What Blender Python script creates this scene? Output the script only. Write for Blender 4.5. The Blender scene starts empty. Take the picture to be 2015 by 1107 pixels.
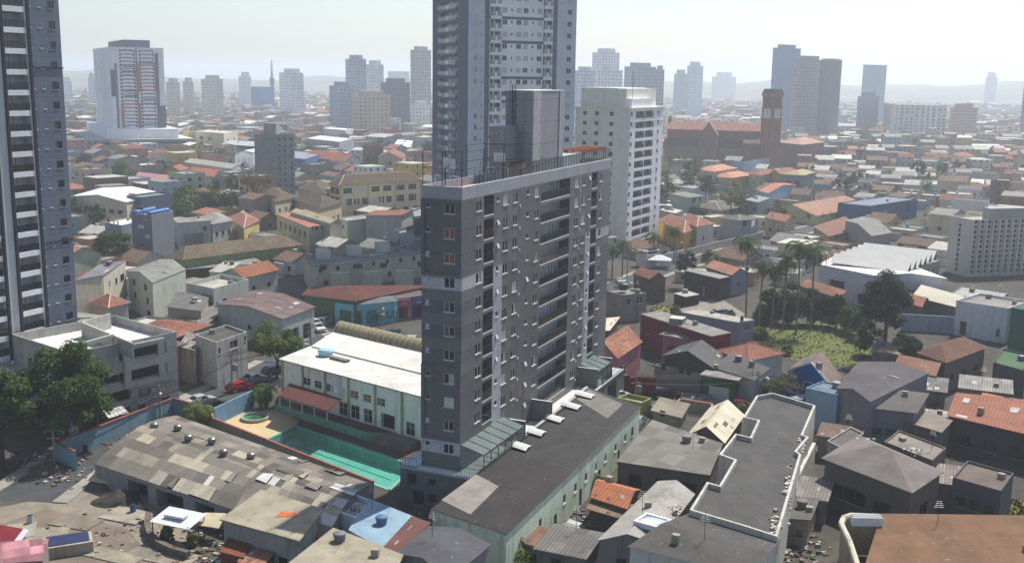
import bpy, math, random, os
import numpy as np
from mathutils import Vector, Matrix
R = random.Random(7)
scene = bpy.context.scene
COL = scene.collection
# ------------------------------------------------------------------ camera
FPX, PITCH, ROLL, CZ = 2120.0, math.radians(10.70), math.radians(0.92), 48.0
CX, CY = 1007.5, 553.5
_c, _s = math.cos(ROLL), math.sin(ROLL)
_fw = Vector((0, math.cos(PITCH), -math.sin(PITCH)))
_up0 = Vector((0, math.sin(PITCH), math.cos(PITCH)))
_rt0 = Vector((1, 0, 0))
_rt = _rt0 * _c + _up0 * _s
_up = -_rt0 * _s + _up0 * _c
cd = bpy.data.cameras.new('camera')
cam = bpy.data.objects.new('camera', cd)
COL.objects.link(cam)
cd.sensor_width = 36.0
cd.lens = 36.0 * FPX / 2015.0
cd.clip_start = 1.0
cd.clip_end = 30000.0
m = Matrix((( _rt.x, _up.x, -_fw.x, 0), (_rt.y, _up.y, -_fw.y, 0), (_rt.z, _up.z, -_fw.z, CZ), (0, 0, 0, 1)))
cam.matrix_world = m
scene.camera = cam
# ------------------------------------------------------------------ sky, sun, exposure
SUN_AZ, SUN_EL = 35.0, 55.0
w = bpy.data.worlds.new('World'); scene.world = w; w.use_nodes = True
nt = w.node_tree
sky = nt.nodes.new('ShaderNodeTexSky')
sky.sky_type = 'NISHITA'; sky.sun_disc = False
sky.sun_elevation = math.radians(SUN_EL); sky.sun_rotation = math.radians(SUN_AZ)
sky.altitude = 750; sky.air_density = 1.0; sky.dust_density = 2.2; sky.ozone_density = 1.0
nt.links.new(sky.outputs[0], nt.nodes['Background'].inputs[0])
nt.nodes['Background'].inputs[1].default_value = 0.107
sl = bpy.data.lights.new('sun', 'SUN'); sun = bpy.data.objects.new('sun', sl); COL.objects.link(sun)
sl.energy = 5.0; sl.angle = math.radians(0.55); sl.color = (1.0, 0.95, 0.87)
_az, _el = math.radians(SUN_AZ), math.radians(SUN_EL)
_sd = Vector((math.sin(_az) * math.cos(_el), math.cos(_az) * math.cos(_el), math.sin(_el)))
sun.rotation_euler = _sd.to_track_quat('Z', 'Y').to_euler(); sun.location = (0, 0, 300)
scene.view_settings.view_transform = 'Standard'; scene.view_settings.look = 'None'
scene.view_settings.exposure = 0.45; scene.view_settings.gamma = 1.0
scene.cycles.use_denoising = True
scene.cycles.max_bounces = 6; scene.cycles.diffuse_bounces = 3; scene.cycles.glossy_bounces = 2
scene.cycles.transparent_max_bounces = 8; scene.cycles.volume_bounces = 2

# ------------------------------------------------------------------ where a point of the photograph stands in the place
def ray(px, py):
    return _fw * FPX + _rt * (px - CX) + _up * (CY - py)
def P(px, py, h=0.0):
    d = ray(px, py); t = (h - CZ) / d.z
    return Vector((0, 0, CZ)) + d * t
def PD(px, py, y):
    d = ray(px, py)
    return Vector((0, 0, CZ)) + d * (y / d.y)
def proj(p):
    v = Vector(p) - Vector((0, 0, CZ)); z = v.dot(_fw)
    return CX + FPX * v.dot(_rt) / z, CY - FPX * v.dot(_up) / z
def zof(px, py, y): return PD(px, py, y).z
def hdv(deg):
    a = math.radians(deg); return Vector((math.sin(a), math.cos(a), 0))
GRID = 23.4
EX, EY = hdv(GRID + 90), hdv(GRID)
# ------------------------------------------------------------------ materials
def lin(h):
    h = h.lstrip('#'); o = []
    for i in (0, 2, 4):
        c = int(h[i:i+2], 16) / 255.0
        o.append(c / 12.92 if c <= 0.04045 else ((c + 0.055) / 1.055) ** 2.4)
    return (*[v * 0.80 for v in o], 1.0)
class NT:
    def __init__(s, name):
        s.m = bpy.data.materials.new(name); s.m.use_nodes = True; s.t = s.m.node_tree
        s.b = s.t.nodes['Principled BSDF']; s.out = s.t.nodes['Material Output']
    def n(s, typ, **kw):
        nd = s.t.nodes.new(typ)
        for k, v in kw.items(): setattr(nd, k, v)
        return nd
    def l(s, a, b): s.t.links.new(a, b)
    def math(s, op, a, b=None, c=None):
        nd = s.n('ShaderNodeMath', operation=op)
        for i, v in enumerate((a, b, c)):
            if v is None: continue
            if isinstance(v, (int, float)): nd.inputs[i].default_value = v
            else: s.l(v, nd.inputs[i])
        return nd.outputs[0]
    def pos(s, sx=1, sy=1, sz=1):
        g = s.n('ShaderNodeNewGeometry'); mp = s.n('ShaderNodeMapping')
        mp.inputs['Scale'].default_value = (sx, sy, sz); s.l(g.outputs['Position'], mp.inputs['Vector'])
        return mp.outputs[0]
    def noise(s, vec, scale, detail=3, rough=0.6):
        nd = s.n('ShaderNodeTexNoise'); nd.inputs['Scale'].default_value = scale
        nd.inputs['Detail'].default_value = detail; nd.inputs['Roughness'].default_value = rough
        s.l(vec, nd.inputs['Vector']); return nd.outputs['Fac']
    def rng(s, v, a, b, c, d):
        nd = s.n('ShaderNodeMapRange'); nd.clamp = True
        for i, x in enumerate((a, b, c, d)): nd.inputs[i + 1].default_value = x
        s.l(v, nd.inputs[0]); return nd.outputs[0]
    def mix(s, f, a, b, mode='MIX'):
        nd = s.n('ShaderNodeMix', data_type='RGBA', blend_type=mode)
        for i, v in ((0, f), (6, a), (7, b)):
            if isinstance(v, (int, float)): nd.inputs[i].default_value = v
            elif isinstance(v, tuple): nd.inputs[i].default_value = v
            else: s.l(v, nd.inputs[i])
        return nd.outputs[2]
    def val(s, col, v):
        nd = s.n('ShaderNodeHueSaturation')
        if isinstance(col, tuple): nd.inputs['Color'].default_value = col
        else: s.l(col, nd.inputs['Color'])
        s.l(v, nd.inputs['Value']); return nd.outputs[0]
    def uv(s):
        u = s.n('ShaderNodeTexCoord'); sp = s.n('ShaderNodeSeparateXYZ'); s.l(u.outputs['UV'], sp.inputs[0])
        return sp.outputs[0], sp.outputs[1]
    def white(s, a, b):
        cb = s.n('ShaderNodeCombineXYZ'); s.l(a, cb.inputs[0]); s.l(b, cb.inputs[1])
        w = s.n('ShaderNodeTexWhiteNoise', noise_dimensions='2D'); s.l(cb.outputs[0], w.inputs['Vector']); return w.outputs['Value']
    def bump(s, h, strength=0.4, dist=0.05):
        b = s.n('ShaderNodeBump'); b.inputs['Strength'].default_value = strength; b.inputs['Distance'].default_value = dist
        s.l(h, b.inputs['Height']); s.l(b.outputs[0], s.b.inputs['Normal'])
    def fin(s, col, rough=0.85, spec=0.3, metal=0.0):
        if isinstance(col, tuple): s.b.inputs['Base Color'].default_value = col
        else: s.l(col, s.b.inputs['Base Color'])
        if isinstance(rough, (int, float)): s.b.inputs['Roughness'].default_value = rough
        else: s.l(rough, s.b.inputs['Roughness'])
        s.b.inputs['Specular IOR Level'].default_value = spec; s.b.inputs['Metallic'].default_value = metal
        return s.m
_mc = {}
def memo(f):
    def g(*a, **k):
        key = (f.__name__, a, tuple(sorted(k.items())))
        if key not in _mc: _mc[key] = f(*a, **k)
        return _mc[key]
    return g
@memo
def plain(hexc, rough=0.6, metal=0.0, var=0.06):
    t = NT('paint ' + hexc)
    v = t.rng(t.noise(t.pos(), 0.9, 2), 0.3, 0.7, 1 - var, 1 + var)
    return t.fin(t.val(lin(hexc), v), rough, 0.4, metal)
@memo
def stucco(hexc, grime=0.25, var=0.1, gain=1.0):
    t = NT('stucco ' + hexc); c = (*[min(1, v * gain) for v in lin(hexc)[:3]], 1.0)
    big = t.rng(t.noise(t.pos(), 0.23, 4, 0.65), 0.3, 0.7, 1 - var, 1 + var)
    base = t.val(c, big)
    st = t.rng(t.noise(t.pos(1.1, 1.1, 0.1), 1.0, 4, 0.7), 0.5, 0.72, 0, grime)
    base = t.mix(st, base, (0.07, 0.065, 0.055, 1))
    sp = t.rng(t.noise(t.pos(), 0.7, 5, 0.75), 0.56, 0.74, 0, grime * 0.9)
    base = t.mix(sp, base, (0.10, 0.09, 0.075, 1))
    t.bump(t.noise(t.pos(), 9, 2), 0.15, 0.02)
    return t.fin(base, 0.9, 0.2)
@memo
def concrete(hexc, grime=0.4, panel=0.0):
    t = NT('concrete ' + hexc); c = lin(hexc)
    base = t.val(c, t.rng(t.noise(t.pos(), 0.4, 6, 0.7), 0.3, 0.7, 0.75, 1.2))
    st = t.rng(t.noise(t.pos(0.9, 0.9, 0.16), 1.0, 5, 0.7), 0.45, 0.75, 0, grime)
    base = t.mix(st, base, (0.06, 0.057, 0.05, 1))
    if panel:
        u, v = t.uv()
        a = t.math('LESS_THAN', t.math('FRACT', t.math('DIVIDE', v, panel)), 0.03)
        b = t.math('LESS_THAN', t.math('FRACT', t.math('DIVIDE', u, panel * 1.7)), 0.015)
        base = t.mix(t.math('MULTIPLY', t.math('MAXIMUM', a, b), 0.35), base, (0.05, 0.05, 0.05, 1))
    t.bump(t.noise(t.pos(), 5, 3), 0.2, 0.03)
    return t.fin(base, 0.92, 0.2)
@memo
def ceramic(hexc, fh=2.7):
    # small grey ceramic tiles with movement joints at each floor
    t = NT('ceramic tile ' + hexc); c = lin(hexc)
    u, v = t.uv()
    k = 0.1
    wn = t.white(t.math('FLOOR', t.math('DIVIDE', u, 0.2)), t.math('FLOOR', t.math('DIVIDE', v, k)))
    base = t.val(c, t.math('MULTIPLY', t.rng(wn, 0, 1, 0.82, 1.15), t.rng(t.noise(t.pos(), 0.18, 4), 0.3, 0.7, 0.88, 1.1)))
    j = t.math('LESS_THAN', t.math('FRACT', t.math('DIVIDE', t.math('ADD', v, 0.55), fh)), 0.03)
    base = t.mix(t.math('MULTIPLY', j, 0.45), base, (0.02, 0.02, 0.02, 1))
    gr = t.rng(t.noise(t.pos(1.1, 1.1, 0.06), 1.0, 5, 0.75), 0.45, 0.72, 0, 0.34)
    base = t.mix(gr, base, (0.04, 0.04, 0.04, 1))
    return t.fin(base, 0.5, 0.4)
@memo
def corr(hexc, pitch=0.24, var=0.16, sheet=1.05, length=2.3, wear=0.35, rough=0.8, metal=0.0, amp=0.0):
    t = NT('corrugated sheet ' + hexc); c = lin(hexc)
    u, v = t.uv()
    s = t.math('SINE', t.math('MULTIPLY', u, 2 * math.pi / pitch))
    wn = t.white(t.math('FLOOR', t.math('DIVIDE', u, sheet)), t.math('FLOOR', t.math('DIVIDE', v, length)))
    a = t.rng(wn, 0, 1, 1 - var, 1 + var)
    a = t.math('MULTIPLY', a, t.rng(s, -1, 1, 0.8 - amp, 1.1 + amp))  # rib shading put into the colour: paler crests, darker grooves
    a = t.math('MULTIPLY', a, t.rng(t.noise(t.pos(), 0.35, 5, 0.7), 0.3, 0.7, 0.82, 1.15))
    base = t.val(c, a)
    st = t.rng(t.noise(t.pos(), 0.8, 6, 0.75), 0.52, 0.72, 0, wear)
    base = t.mix(st, base, (0.05, 0.045, 0.04, 1))
    ln = t.math('LESS_THAN', t.math('FRACT', t.math('DIVIDE', v, length)), 0.035)
    base = t.mix(t.math('MULTIPLY', ln, 0.5), base, (0.03, 0.03, 0.03, 1))
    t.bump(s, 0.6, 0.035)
    return t.fin(base, rough, 0.3, metal)
@memo
def tile(hexa, hexb, pu=0.34, pv=0.5, age=0.45):
    t = NT('clay tile ' + hexa)
    u, v = t.uv()
    fu, fv = t.math('DIVIDE', u, pu), t.math('DIVIDE', v, pv)
    wn = t.white(t.math('FLOOR', fu), t.math('FLOOR', fv))
    base = t.mix(wn, lin(hexa), lin(hexb))
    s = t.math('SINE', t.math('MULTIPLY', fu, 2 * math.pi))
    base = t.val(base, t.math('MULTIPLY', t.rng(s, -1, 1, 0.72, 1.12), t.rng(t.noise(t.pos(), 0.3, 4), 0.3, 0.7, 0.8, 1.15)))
    ln = t.math('LESS_THAN', t.math('FRACT', fv), 0.16)
    base = t.mix(t.math('MULTIPLY', ln, 0.35), base, (0.03, 0.018, 0.012, 1))
    st = t.rng(t.noise(t.pos(), 0.55, 6, 0.75), 0.5, 0.72, 0, age)
    base = t.mix(st, base, (0.06, 0.048, 0.038, 1))
    t.bump(s, 0.6, 0.05)
    return t.fin(base, 0.88, 0.2)
@memo
def sheet(hexc, wear=0.45):
    # flat felt, membrane or bare slab seen from above
    t = NT('flat roof ' + hexc); c = lin(hexc)
    base = t.val(c, t.rng(t.noise(t.pos(), 0.22, 6, 0.7), 0.3, 0.7, 0.72, 1.25))
    st = t.rng(t.noise(t.pos(), 0.6, 6, 0.8), 0.5, 0.75, 0, wear)
    base = t.mix(st, base, (0.045, 0.042, 0.038, 1))
    wh = t.rng(t.noise(t.pos(1, 1, 1), 1.7, 3, 0.6), 0.66, 0.74, 0, 0.35)
    base = t.mix(wh, base, (0.5, 0.48, 0.44, 1))
    t.bump(t.noise(t.pos(), 3, 4), 0.3, 0.05)
    return t.fin(base, 0.9, 0.2)
@memo
def brick(hexa, hexb, bu=0.5, bv=0.24):
    t = NT('brick ' + hexa); u, v = t.uv()
    fv = t.math('DIVIDE', v, bv); row = t.math('FLOOR', fv)
    fu = t.math('ADD', t.math('DIVIDE', u, bu), t.math('MULTIPLY', t.math('MODULO', row, 2.0), 0.5))
    wn = t.white(t.math('FLOOR', fu), row)
    base = t.mix(wn, lin(hexa), lin(hexb))
    base = t.val(base, t.rng(t.noise(t.pos(1, 1, 0.4), 0.3, 5, 0.7), 0.3, 0.7, 0.7, 1.2))
    mo = t.math('MAXIMUM', t.math('LESS_THAN', t.math('FRACT', fv), 0.14), t.math('LESS_THAN', t.math('FRACT', fu), 0.06))
    base = t.mix(t.math('MULTIPLY', mo, 0.3), base, (0.2, 0.18, 0.16, 1))
    return t.fin(base, 0.9, 0.2)
@memo
def glass(hexc='#10161c', rough=0.08, spec=0.6):
    t = NT('window glass ' + hexc); c = lin(hexc)
    v = t.rng(t.noise(t.pos(), 0.5, 1), 0.35, 0.65, 0.5, 1.7)
    return t.fin(t.val(c, v), rough, spec)
@memo
def clear_glass(hexc='#9fb0b0', f=0.45):
    t = NT('clear pane ' + hexc)
    tr = t.n('ShaderNodeBsdfTransparent'); tr.inputs[0].default_value = (0.75, 0.8, 0.8, 1)
    t.b.inputs['Base Color'].default_value = lin(hexc); t.b.inputs['Roughness'].default_value = 0.1
    mx = t.n('ShaderNodeMixShader'); mx.inputs[0].default_value = f
    t.l(tr.outputs[0], mx.inputs[1]); t.l(t.b.outputs[0], mx.inputs[2]); t.l(mx.outputs[0], t.out.inputs[0])
    return t.m
@memo
def facade(wallc, glassc='#2a3038', pu=3.0, fh=2.9, a=0.3, b=0.72, c=0.35, d=0.78, band=None, every=5):
    # a distant wall: windows set in a regular grid, a third of them with pale blinds
    t = NT('facade ' + wallc); u, v = t.uv()
    fu, fv = t.math('DIVIDE', u, pu), t.math('DIVIDE', v, fh)
    x, y = t.math('FRACT', fu), t.math('FRACT', fv)
    inx = t.math('MULTIPLY', t.math('GREATER_THAN', x, a), t.math('LESS_THAN', x, b))
    iny = t.math('MULTIPLY', t.math('GREATER_THAN', y, c), t.math('LESS_THAN', y, d))
    mask = t.math('MULTIPLY', inx, iny)
    wn = t.white(t.math('FLOOR', fu), t.math('FLOOR', fv))
    gl = t.mix(t.math('GREATER_THAN', wn, 0.72), lin(glassc), t.mix(0.5, lin(wallc), lin(glassc)))
    base = t.val(lin(wallc), t.rng(t.noise(t.pos(1, 1, 0.15), 0.12, 4), 0.3, 0.7, 0.85, 1.12))
    if band:
        bm = t.math('LESS_THAN', t.math('FRACT', t.math('DIVIDE', fu, every)), 1.0 / every)
        base = t.mix(bm, base, lin(band))
    sl = t.math('LESS_THAN', y, 0.06)
    base = t.val(base, t.rng(sl, 0, 1, 1.0, 0.8))
    return t.fin(t.mix(mask, base, gl), t.rng(mask, 0, 1, 0.85, 0.25), 0.4)
@memo
def leaf(hexa, hexb, trans=0.3):
    t = NT('leaves ' + hexa)
    g = t.n('ShaderNodeNewGeometry')
    n = t.noise(t.pos(), 0.45, 3, 0.6)
    f = t.math('ADD', t.math('MULTIPLY', g.outputs['Random Per Island'], 0.55), t.rng(n, 0.3, 0.7, 0, 0.5))
    col = t.mix(f, lin(hexa), lin(hexb))
    t.l(col, t.b.inputs['Base Color']); t.b.inputs['Roughness'].default_value = 0.7; t.b.inputs['Specular IOR Level'].default_value = 0.12
    tr = t.n('ShaderNodeBsdfTranslucent'); t.l(col, tr.inputs[0])
    mx = t.n('ShaderNodeMixShader'); mx.inputs[0].default_value = trans
    t.l(t.b.outputs[0], mx.inputs[1]); t.l(tr.outputs[0], mx.inputs[2]); t.l(mx.outputs[0], t.out.inputs[0])
    return t.m
@memo
def bark(hexc='#4a4038'):
    t = NT('bark ' + hexc)
    return t.fin(t.val(lin(hexc), t.rng(t.noise(t.pos(6, 6, 1.2), 1.0, 4), 0.3, 0.7, 0.6, 1.4)), 0.95, 0.1)
# shared colours
GLASS = glass(); WHITE = plain('#e4e6e6'); ALU = plain('#c9cccd', 0.45); DARKM = plain('#23262a', 0.5); BLACK = plain('#0d0e10', 0.7)

# ------------------------------------------------------------------ mesh building
class MB:
    def __init__(s): s.v = []; s.f = []; s.fm = []; s.mats = []; s.smooth = False
    def mi(s, m):
        for i, x in enumerate(s.mats):
            if x is m: return i
        s.mats.append(m); return len(s.mats) - 1
    def poly(s, pts, m):
        b = len(s.v); s.v.extend([tuple(p) for p in pts]); s.f.append(tuple(range(b, b + len(pts)))); s.fm.append(s.mi(m))
    def box(s, x0, x1, y0, y1, z0, z1, m, top=None):
        p = [(x0,y0,z0),(x1,y0,z0),(x1,y1,z0),(x0,y1,z0),(x0,y0,z1),(x1,y0,z1),(x1,y1,z1),(x0,y1,z1)]
        b = len(s.v); s.v.extend(p); k = s.mi(m); kt = s.mi(top) if top else k
        for q, kk in (((0,3,2,1),k),((4,5,6,7),kt),((0,1,5,4),k),((1,2,6,5),k),((2,3,7,6),k),((3,0,4,7),k)):
            s.f.append(tuple(b + i for i in q)); s.fm.append(kk)
    def prism(s, pts, z0, z1, m, top=None, bottom=True):
        n = len(pts); b = len(s.v)
        s.v.extend([(p[0], p[1], z0) for p in pts]); s.v.extend([(p[0], p[1], z1) for p in pts])
        k = s.mi(m); kt = s.mi(top) if top else k
        for i in range(n):
            j = (i + 1) % n; s.f.append((b+i, b+j, b+n+j, b+n+i)); s.fm.append(k)
        s.f.append(tuple(b+n+i for i in range(n))); s.fm.append(kt)
        if bottom: s.f.append(tuple(b+i for i in reversed(range(n)))); s.fm.append(k)
    def slab(s, pts, th, m, edge=None):
        # a thin solid under a tilted polygon
        n = len(pts); b = len(s.v)
        s.v.extend([tuple(p) for p in pts]); s.v.extend([(p[0], p[1], p[2] - th) for p in pts])
        k = s.mi(m); ke = s.mi(edge or m)
        s.f.append(tuple(b+i for i in range(n))); s.fm.append(k)
        s.f.append(tuple(b+n+i for i in reversed(range(n)))); s.fm.append(ke)
        for i in range(n):
            j = (i + 1) % n; s.f.append((b+n+i, b+n+j, b+j, b+i)); s.fm.append(ke)
    def tube(s, p0, p1, r0, m, r1=None, n=6, cap=True):
        p0, p1 = Vector(p0), Vector(p1); r1 = r0 if r1 is None else r1
        d = (p1 - p0)
        if d.length < 1e-6: return
        d.normalize(); a = d.orthogonal().normalized(); c = d.cross(a)
        b = len(s.v); k = s.mi(m)
        for p, r in ((p0, r0), (p1, r1)):
            for i in range(n):
                t = 2 * math.pi * i / n; s.v.append(tuple(p + (a * math.cos(t) + c * math.sin(t)) * r))
        for i in range(n):
            j = (i + 1) % n; s.f.append((b+i, b+j, b+n+j, b+n+i)); s.fm.append(k)
        if cap:
            s.f.append(tuple(b+n+i for i in range(n))); s.fm.append(k)
            s.f.append(tuple(b+i for i in reversed(range(n)))); s.fm.append(k)
    def lathe(s, prof, m, c=(0,0), n=12, cap=True):
        b = len(s.v); k = s.mi(m); q = len(prof)
        for r, z in prof:
            for i in range(n):
                t = 2 * math.pi * i / n; s.v.append((c[0] + r*math.cos(t), c[1] + r*math.sin(t), z))
        for a in range(q - 1):
            for i in range(n):
                j = (i + 1) % n; s.f.append((b+a*n+i, b+a*n+j, b+(a+1)*n+j, b+(a+1)*n+i)); s.fm.append(k)
        if cap: s.f.append(tuple(b+(q-1)*n+i for i in range(n))); s.fm.append(k)
    def add(s, o, M4):
        b = len(s.v); s.v.extend([tuple(M4 @ Vector(p)) for p in o.v])
        mm = [s.mi(m) for m in o.mats]
        s.f.extend([tuple(b + i for i in q) for q in o.f]); s.fm.extend([mm[k] for k in o.fm])
    def wall(s, p0, p1, z0, z1, holes, m, depth=0.14, reveal=None, matfn=None, us=(), zs=(), back=None, gable=None, deep=None):
        # a wall seen from outside left to right, with real openings; back: material that closes an opening at its depth
        p0, p1 = Vector((p0[0], p0[1], 0)), Vector((p1[0], p1[1], 0)); L = (p1 - p0).length
        if L < 0.05: return
        d = (p1 - p0) / L; inn = Vector((-d.y, d.x, 0))
        def pt(u, z, dep=0.0): return tuple(p0 + d * u + inn * dep + Vector((0, 0, z)))
        hs = [(max(0, h[0]), min(L, h[1]), max(z0, h[2]), min(z1, h[3]), h[4] if len(h) > 4 else depth) for h in holes]
        hs = [h for h in hs if h[1] > h[0] and h[3] > h[2]]
        U = sorted(set([0, L] + [round(x, 3) for h in hs for x in h[:2]] + [u for u in us if 0 < u < L]))
        # one column strip at a time, cut only by the openings it meets
        for ua, ub in zip(U, U[1:]):
            if ub - ua < 1e-4: continue
            um = (ua + ub) / 2
            col = [h for h in hs if h[0] < um < h[1]]
            Z = sorted(set([z0, z1] + [x for h in col for x in h[2:4]] + [z for z in zs if z0 < z < z1]))
            for za, zb in zip(Z, Z[1:]):
                zm = (za + zb) / 2
                if zb - za < 1e-4 or any(h[2] < zm < h[3] for h in col): continue
                s.poly([pt(ua, za), pt(ub, za), pt(ub, zb), pt(ua, zb)], matfn(um, zm) if matfn else m)
        for ua, ub, za, zb, dp in hs:
            rv = reveal or (matfn((ua + ub) / 2, zb + 0.05) if matfn else m)
            s.poly([pt(ua, za), pt(ub, za), pt(ub, za, dp), pt(ua, za, dp)], rv)
            s.poly([pt(ub, zb), pt(ua, zb), pt(ua, zb, dp), pt(ub, zb, dp)], rv)
            s.poly([pt(ua, zb), pt(ua, za), pt(ua, za, dp), pt(ua, zb, dp)], rv)
            s.poly([pt(ub, za), pt(ub, zb), pt(ub, zb, dp), pt(ub, za, dp)], rv)
            if back or dp > 0.5: s.poly([pt(ua, za, dp), pt(ub, za, dp), pt(ub, zb, dp), pt(ua, zb, dp)], back or (deep if deep and dp > 1 else rv))
        if gable: s.poly([pt(0, z1), pt(L, z1), pt(gable[0], z1 + gable[1])], m)
    def mesh(s, name):
        me = bpy.data.meshes.new(name)
        me.from_pydata(s.v, [], s.f)
        for m in s.mats: me.materials.append(m)
        nf = len(s.f)
        if nf:
            me.polygons.foreach_set('material_index', np.array(s.fm, dtype=np.int32))
            if s.smooth: me.polygons.foreach_set('use_smooth', np.ones(nf, dtype=bool))
            me.update()
            nrm = np.zeros(nf * 3); me.polygons.foreach_get('normal', nrm); nrm = nrm.reshape(-1, 3)
            tot = np.zeros(nf, dtype=np.int32); me.polygons.foreach_get('loop_total', tot)
            lv = np.zeros(len(me.loops), dtype=np.int32); me.loops.foreach_get('vertex_index', lv)
            co = np.array(s.v, dtype=float)[lv]
            h = np.hypot(nrm[:, 0], nrm[:, 1]); flat = h < 0.02; hh = np.where(flat, 1, h)
            ua = np.stack([-nrm[:, 1] / hh, nrm[:, 0] / hh, np.zeros(nf)], 1); ua[flat] = (1, 0, 0)
            va = np.cross(nrm, ua)
            ua, va = np.repeat(ua, tot, 0), np.repeat(va, tot, 0)
            uv = np.stack([(co * ua).sum(1), (co * va).sum(1)], 1)
            me.uv_layers.new(name='UVMap').data.foreach_set('uv', uv.ravel())
        return me
    def build(s, name, parent=None, label=None, kind=None, loc=None, rz=None):
        o = bpy.data.objects.new(name, s.mesh(name)); COL.objects.link(o)
        if parent is not None: o.parent = parent
        if loc is not None: o.location = loc
        if rz is not None: o.rotation_euler = (0, 0, rz)
        if label: o['label'] = label
        if kind: o['kind'] = kind
        return o
def tag(o, label, cat, group=None):
    o['label'] = label; o['category'] = cat
    if group: o['group'] = group
    return o
def thing(name, label, cat, loc, rz=0.0, group=None):
    o = bpy.data.objects.new(name, None); COL.objects.link(o)
    o.location = loc; o.rotation_euler = (0, 0, rz); o.empty_display_size = 0.5
    return tag(o, label, cat, group)
def struct(mb, name):
    return mb.build(name, kind='structure')
def inst(name, mesh, parent, loc, rz=0.0, scale=None):
    o = bpy.data.objects.new(name, mesh); COL.objects.link(o); o.parent = parent
    o.location = loc; o.rotation_euler = (0, 0, rz)
    if scale: o.scale = scale
    return o
# ------------------------------------------------------------------ windows (x along the wall, y inwards, z up; origin at the opening's lower left)
CURT = ['#c8bfae', '#8d5a3c', '#d9d7d0', '#5a6068']
_wc = {}
def win(w, h, style='slide', var=0):
    key = (round(w, 2), round(h, 2), style, var)
    if key in _wc: return _wc[key]
    b = MB(); fr = {'dark': DARKM, 'door': DARKM}.get(style, ALU); t = 0.06; y0, y1 = 0.03, 0.09
    gl = GLASS
    if style == 'shut':
        b.box(0, w, 0.05, 0.11, 0, h, plain('#c3c7cc', 0.6))
        for k in range(1, int(h / 0.22)): b.box(0, w, 0.035, 0.05, k * 0.22, k * 0.22 + 0.03, ALU)
        b.box(-0.06, w + 0.06, -0.06, 0.06, -0.06, 0, ALU)
    elif style == 'tilt':
        for q in ((0, t, 0, h), (w - t, w, 0, h), (0, w, 0, t), (0, w, h - t, h)): b.box(q[0], q[1], y0, y1, q[2], q[3], fr)
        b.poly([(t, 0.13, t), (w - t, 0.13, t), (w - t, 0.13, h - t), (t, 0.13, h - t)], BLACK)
        b.slab([(t, -0.2, 0.07), (w - t, -0.2, 0.07), (w - t, 0.02, h - t), (t, 0.02, h - t)], 0.035, plain('#b9c2c8', 0.15))
        b.box(-0.05, w + 0.05, -0.05, 0.05, -0.05, 0, WHITE)
    elif style == 'slot':
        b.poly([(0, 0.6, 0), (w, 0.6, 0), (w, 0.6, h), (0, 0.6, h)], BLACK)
        b.box(0, w, 0.05, 0.12, h * 0.45, h * 0.45 + 0.06, DARKM)
    else:
        for q in ((0, t, 0, h), (w - t, w, 0, h), (t, w - t, 0, t), (t, w - t, h - t, h)): b.box(q[0], q[1], y0, y1, q[2], q[3], fr)
        if style == 'grid':
            n = max(2, int(w / 0.6))
            for k in range(1, n): b.box(w*k/n - 0.03, w*k/n + 0.03, y0, y1, t, h - t, fr)
            b.box(t, w - t, y0 + 0.005, y1 - 0.005, h * 0.55, h * 0.55 + 0.05, fr)
            n2 = n
        else:
            if w > 0.9: b.box(w/2 - 0.04, w/2 + 0.04, y0, y1, t, h - t, fr)
            n2 = 2
        for k in range(n2):
            m = gl
            if var == 1 and k == 1: m = plain(CURT[0], 0.3)
            if var == 2: m = plain(CURT[1], 0.25)
            if var == 3 and k == 0: m = plain(CURT[3], 0.2)
            if var == 4: m = plain(CURT[2], 0.3)
            b.poly([(w*k/n2, 0.075, 0), (w*(k+1)/n2, 0.075, 0), (w*(k+1)/n2, 0.075, h), (w*k/n2, 0.075, h)], m)
        if style != 'door': b.box(-0.06, w + 0.06, -0.07, 0.04, -0.07, 0, WHITE if fr is ALU else plain('#a9a9a4'))
    me = b.mesh('window')
    _wc[key] = (b, me); return _wc[key]
class Parts:
    # keeps the windows (or railings) of one thing: the hundred nearest the camera become parts, the rest one part
    def __init__(s, root, name='window'): s.root = root; s.name = name; s.it = []
    def put(s, bm, loc, rz): s.it.append((bm, Vector(loc), rz))
    def done(s, most=100):
        M = Matrix.Translation(s.root.location) @ Matrix.Rotation(s.root.rotation_euler.z, 4, 'Z')
        s.it.sort(key=lambda q: ((M @ q[1]) - Vector((0, 0, CZ))).length)
        for bm, l, rz in s.it[:most]: inst(s.name, bm[1], s.root, l, rz)
        if s.it[most:]:
            b = MB()
            for bm, l, rz in s.it[most:]: b.add(bm[0], Matrix.Translation(l) @ Matrix.Rotation(rz, 4, 'Z'))
            b.build(s.name, s.root, kind='stuff')
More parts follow.
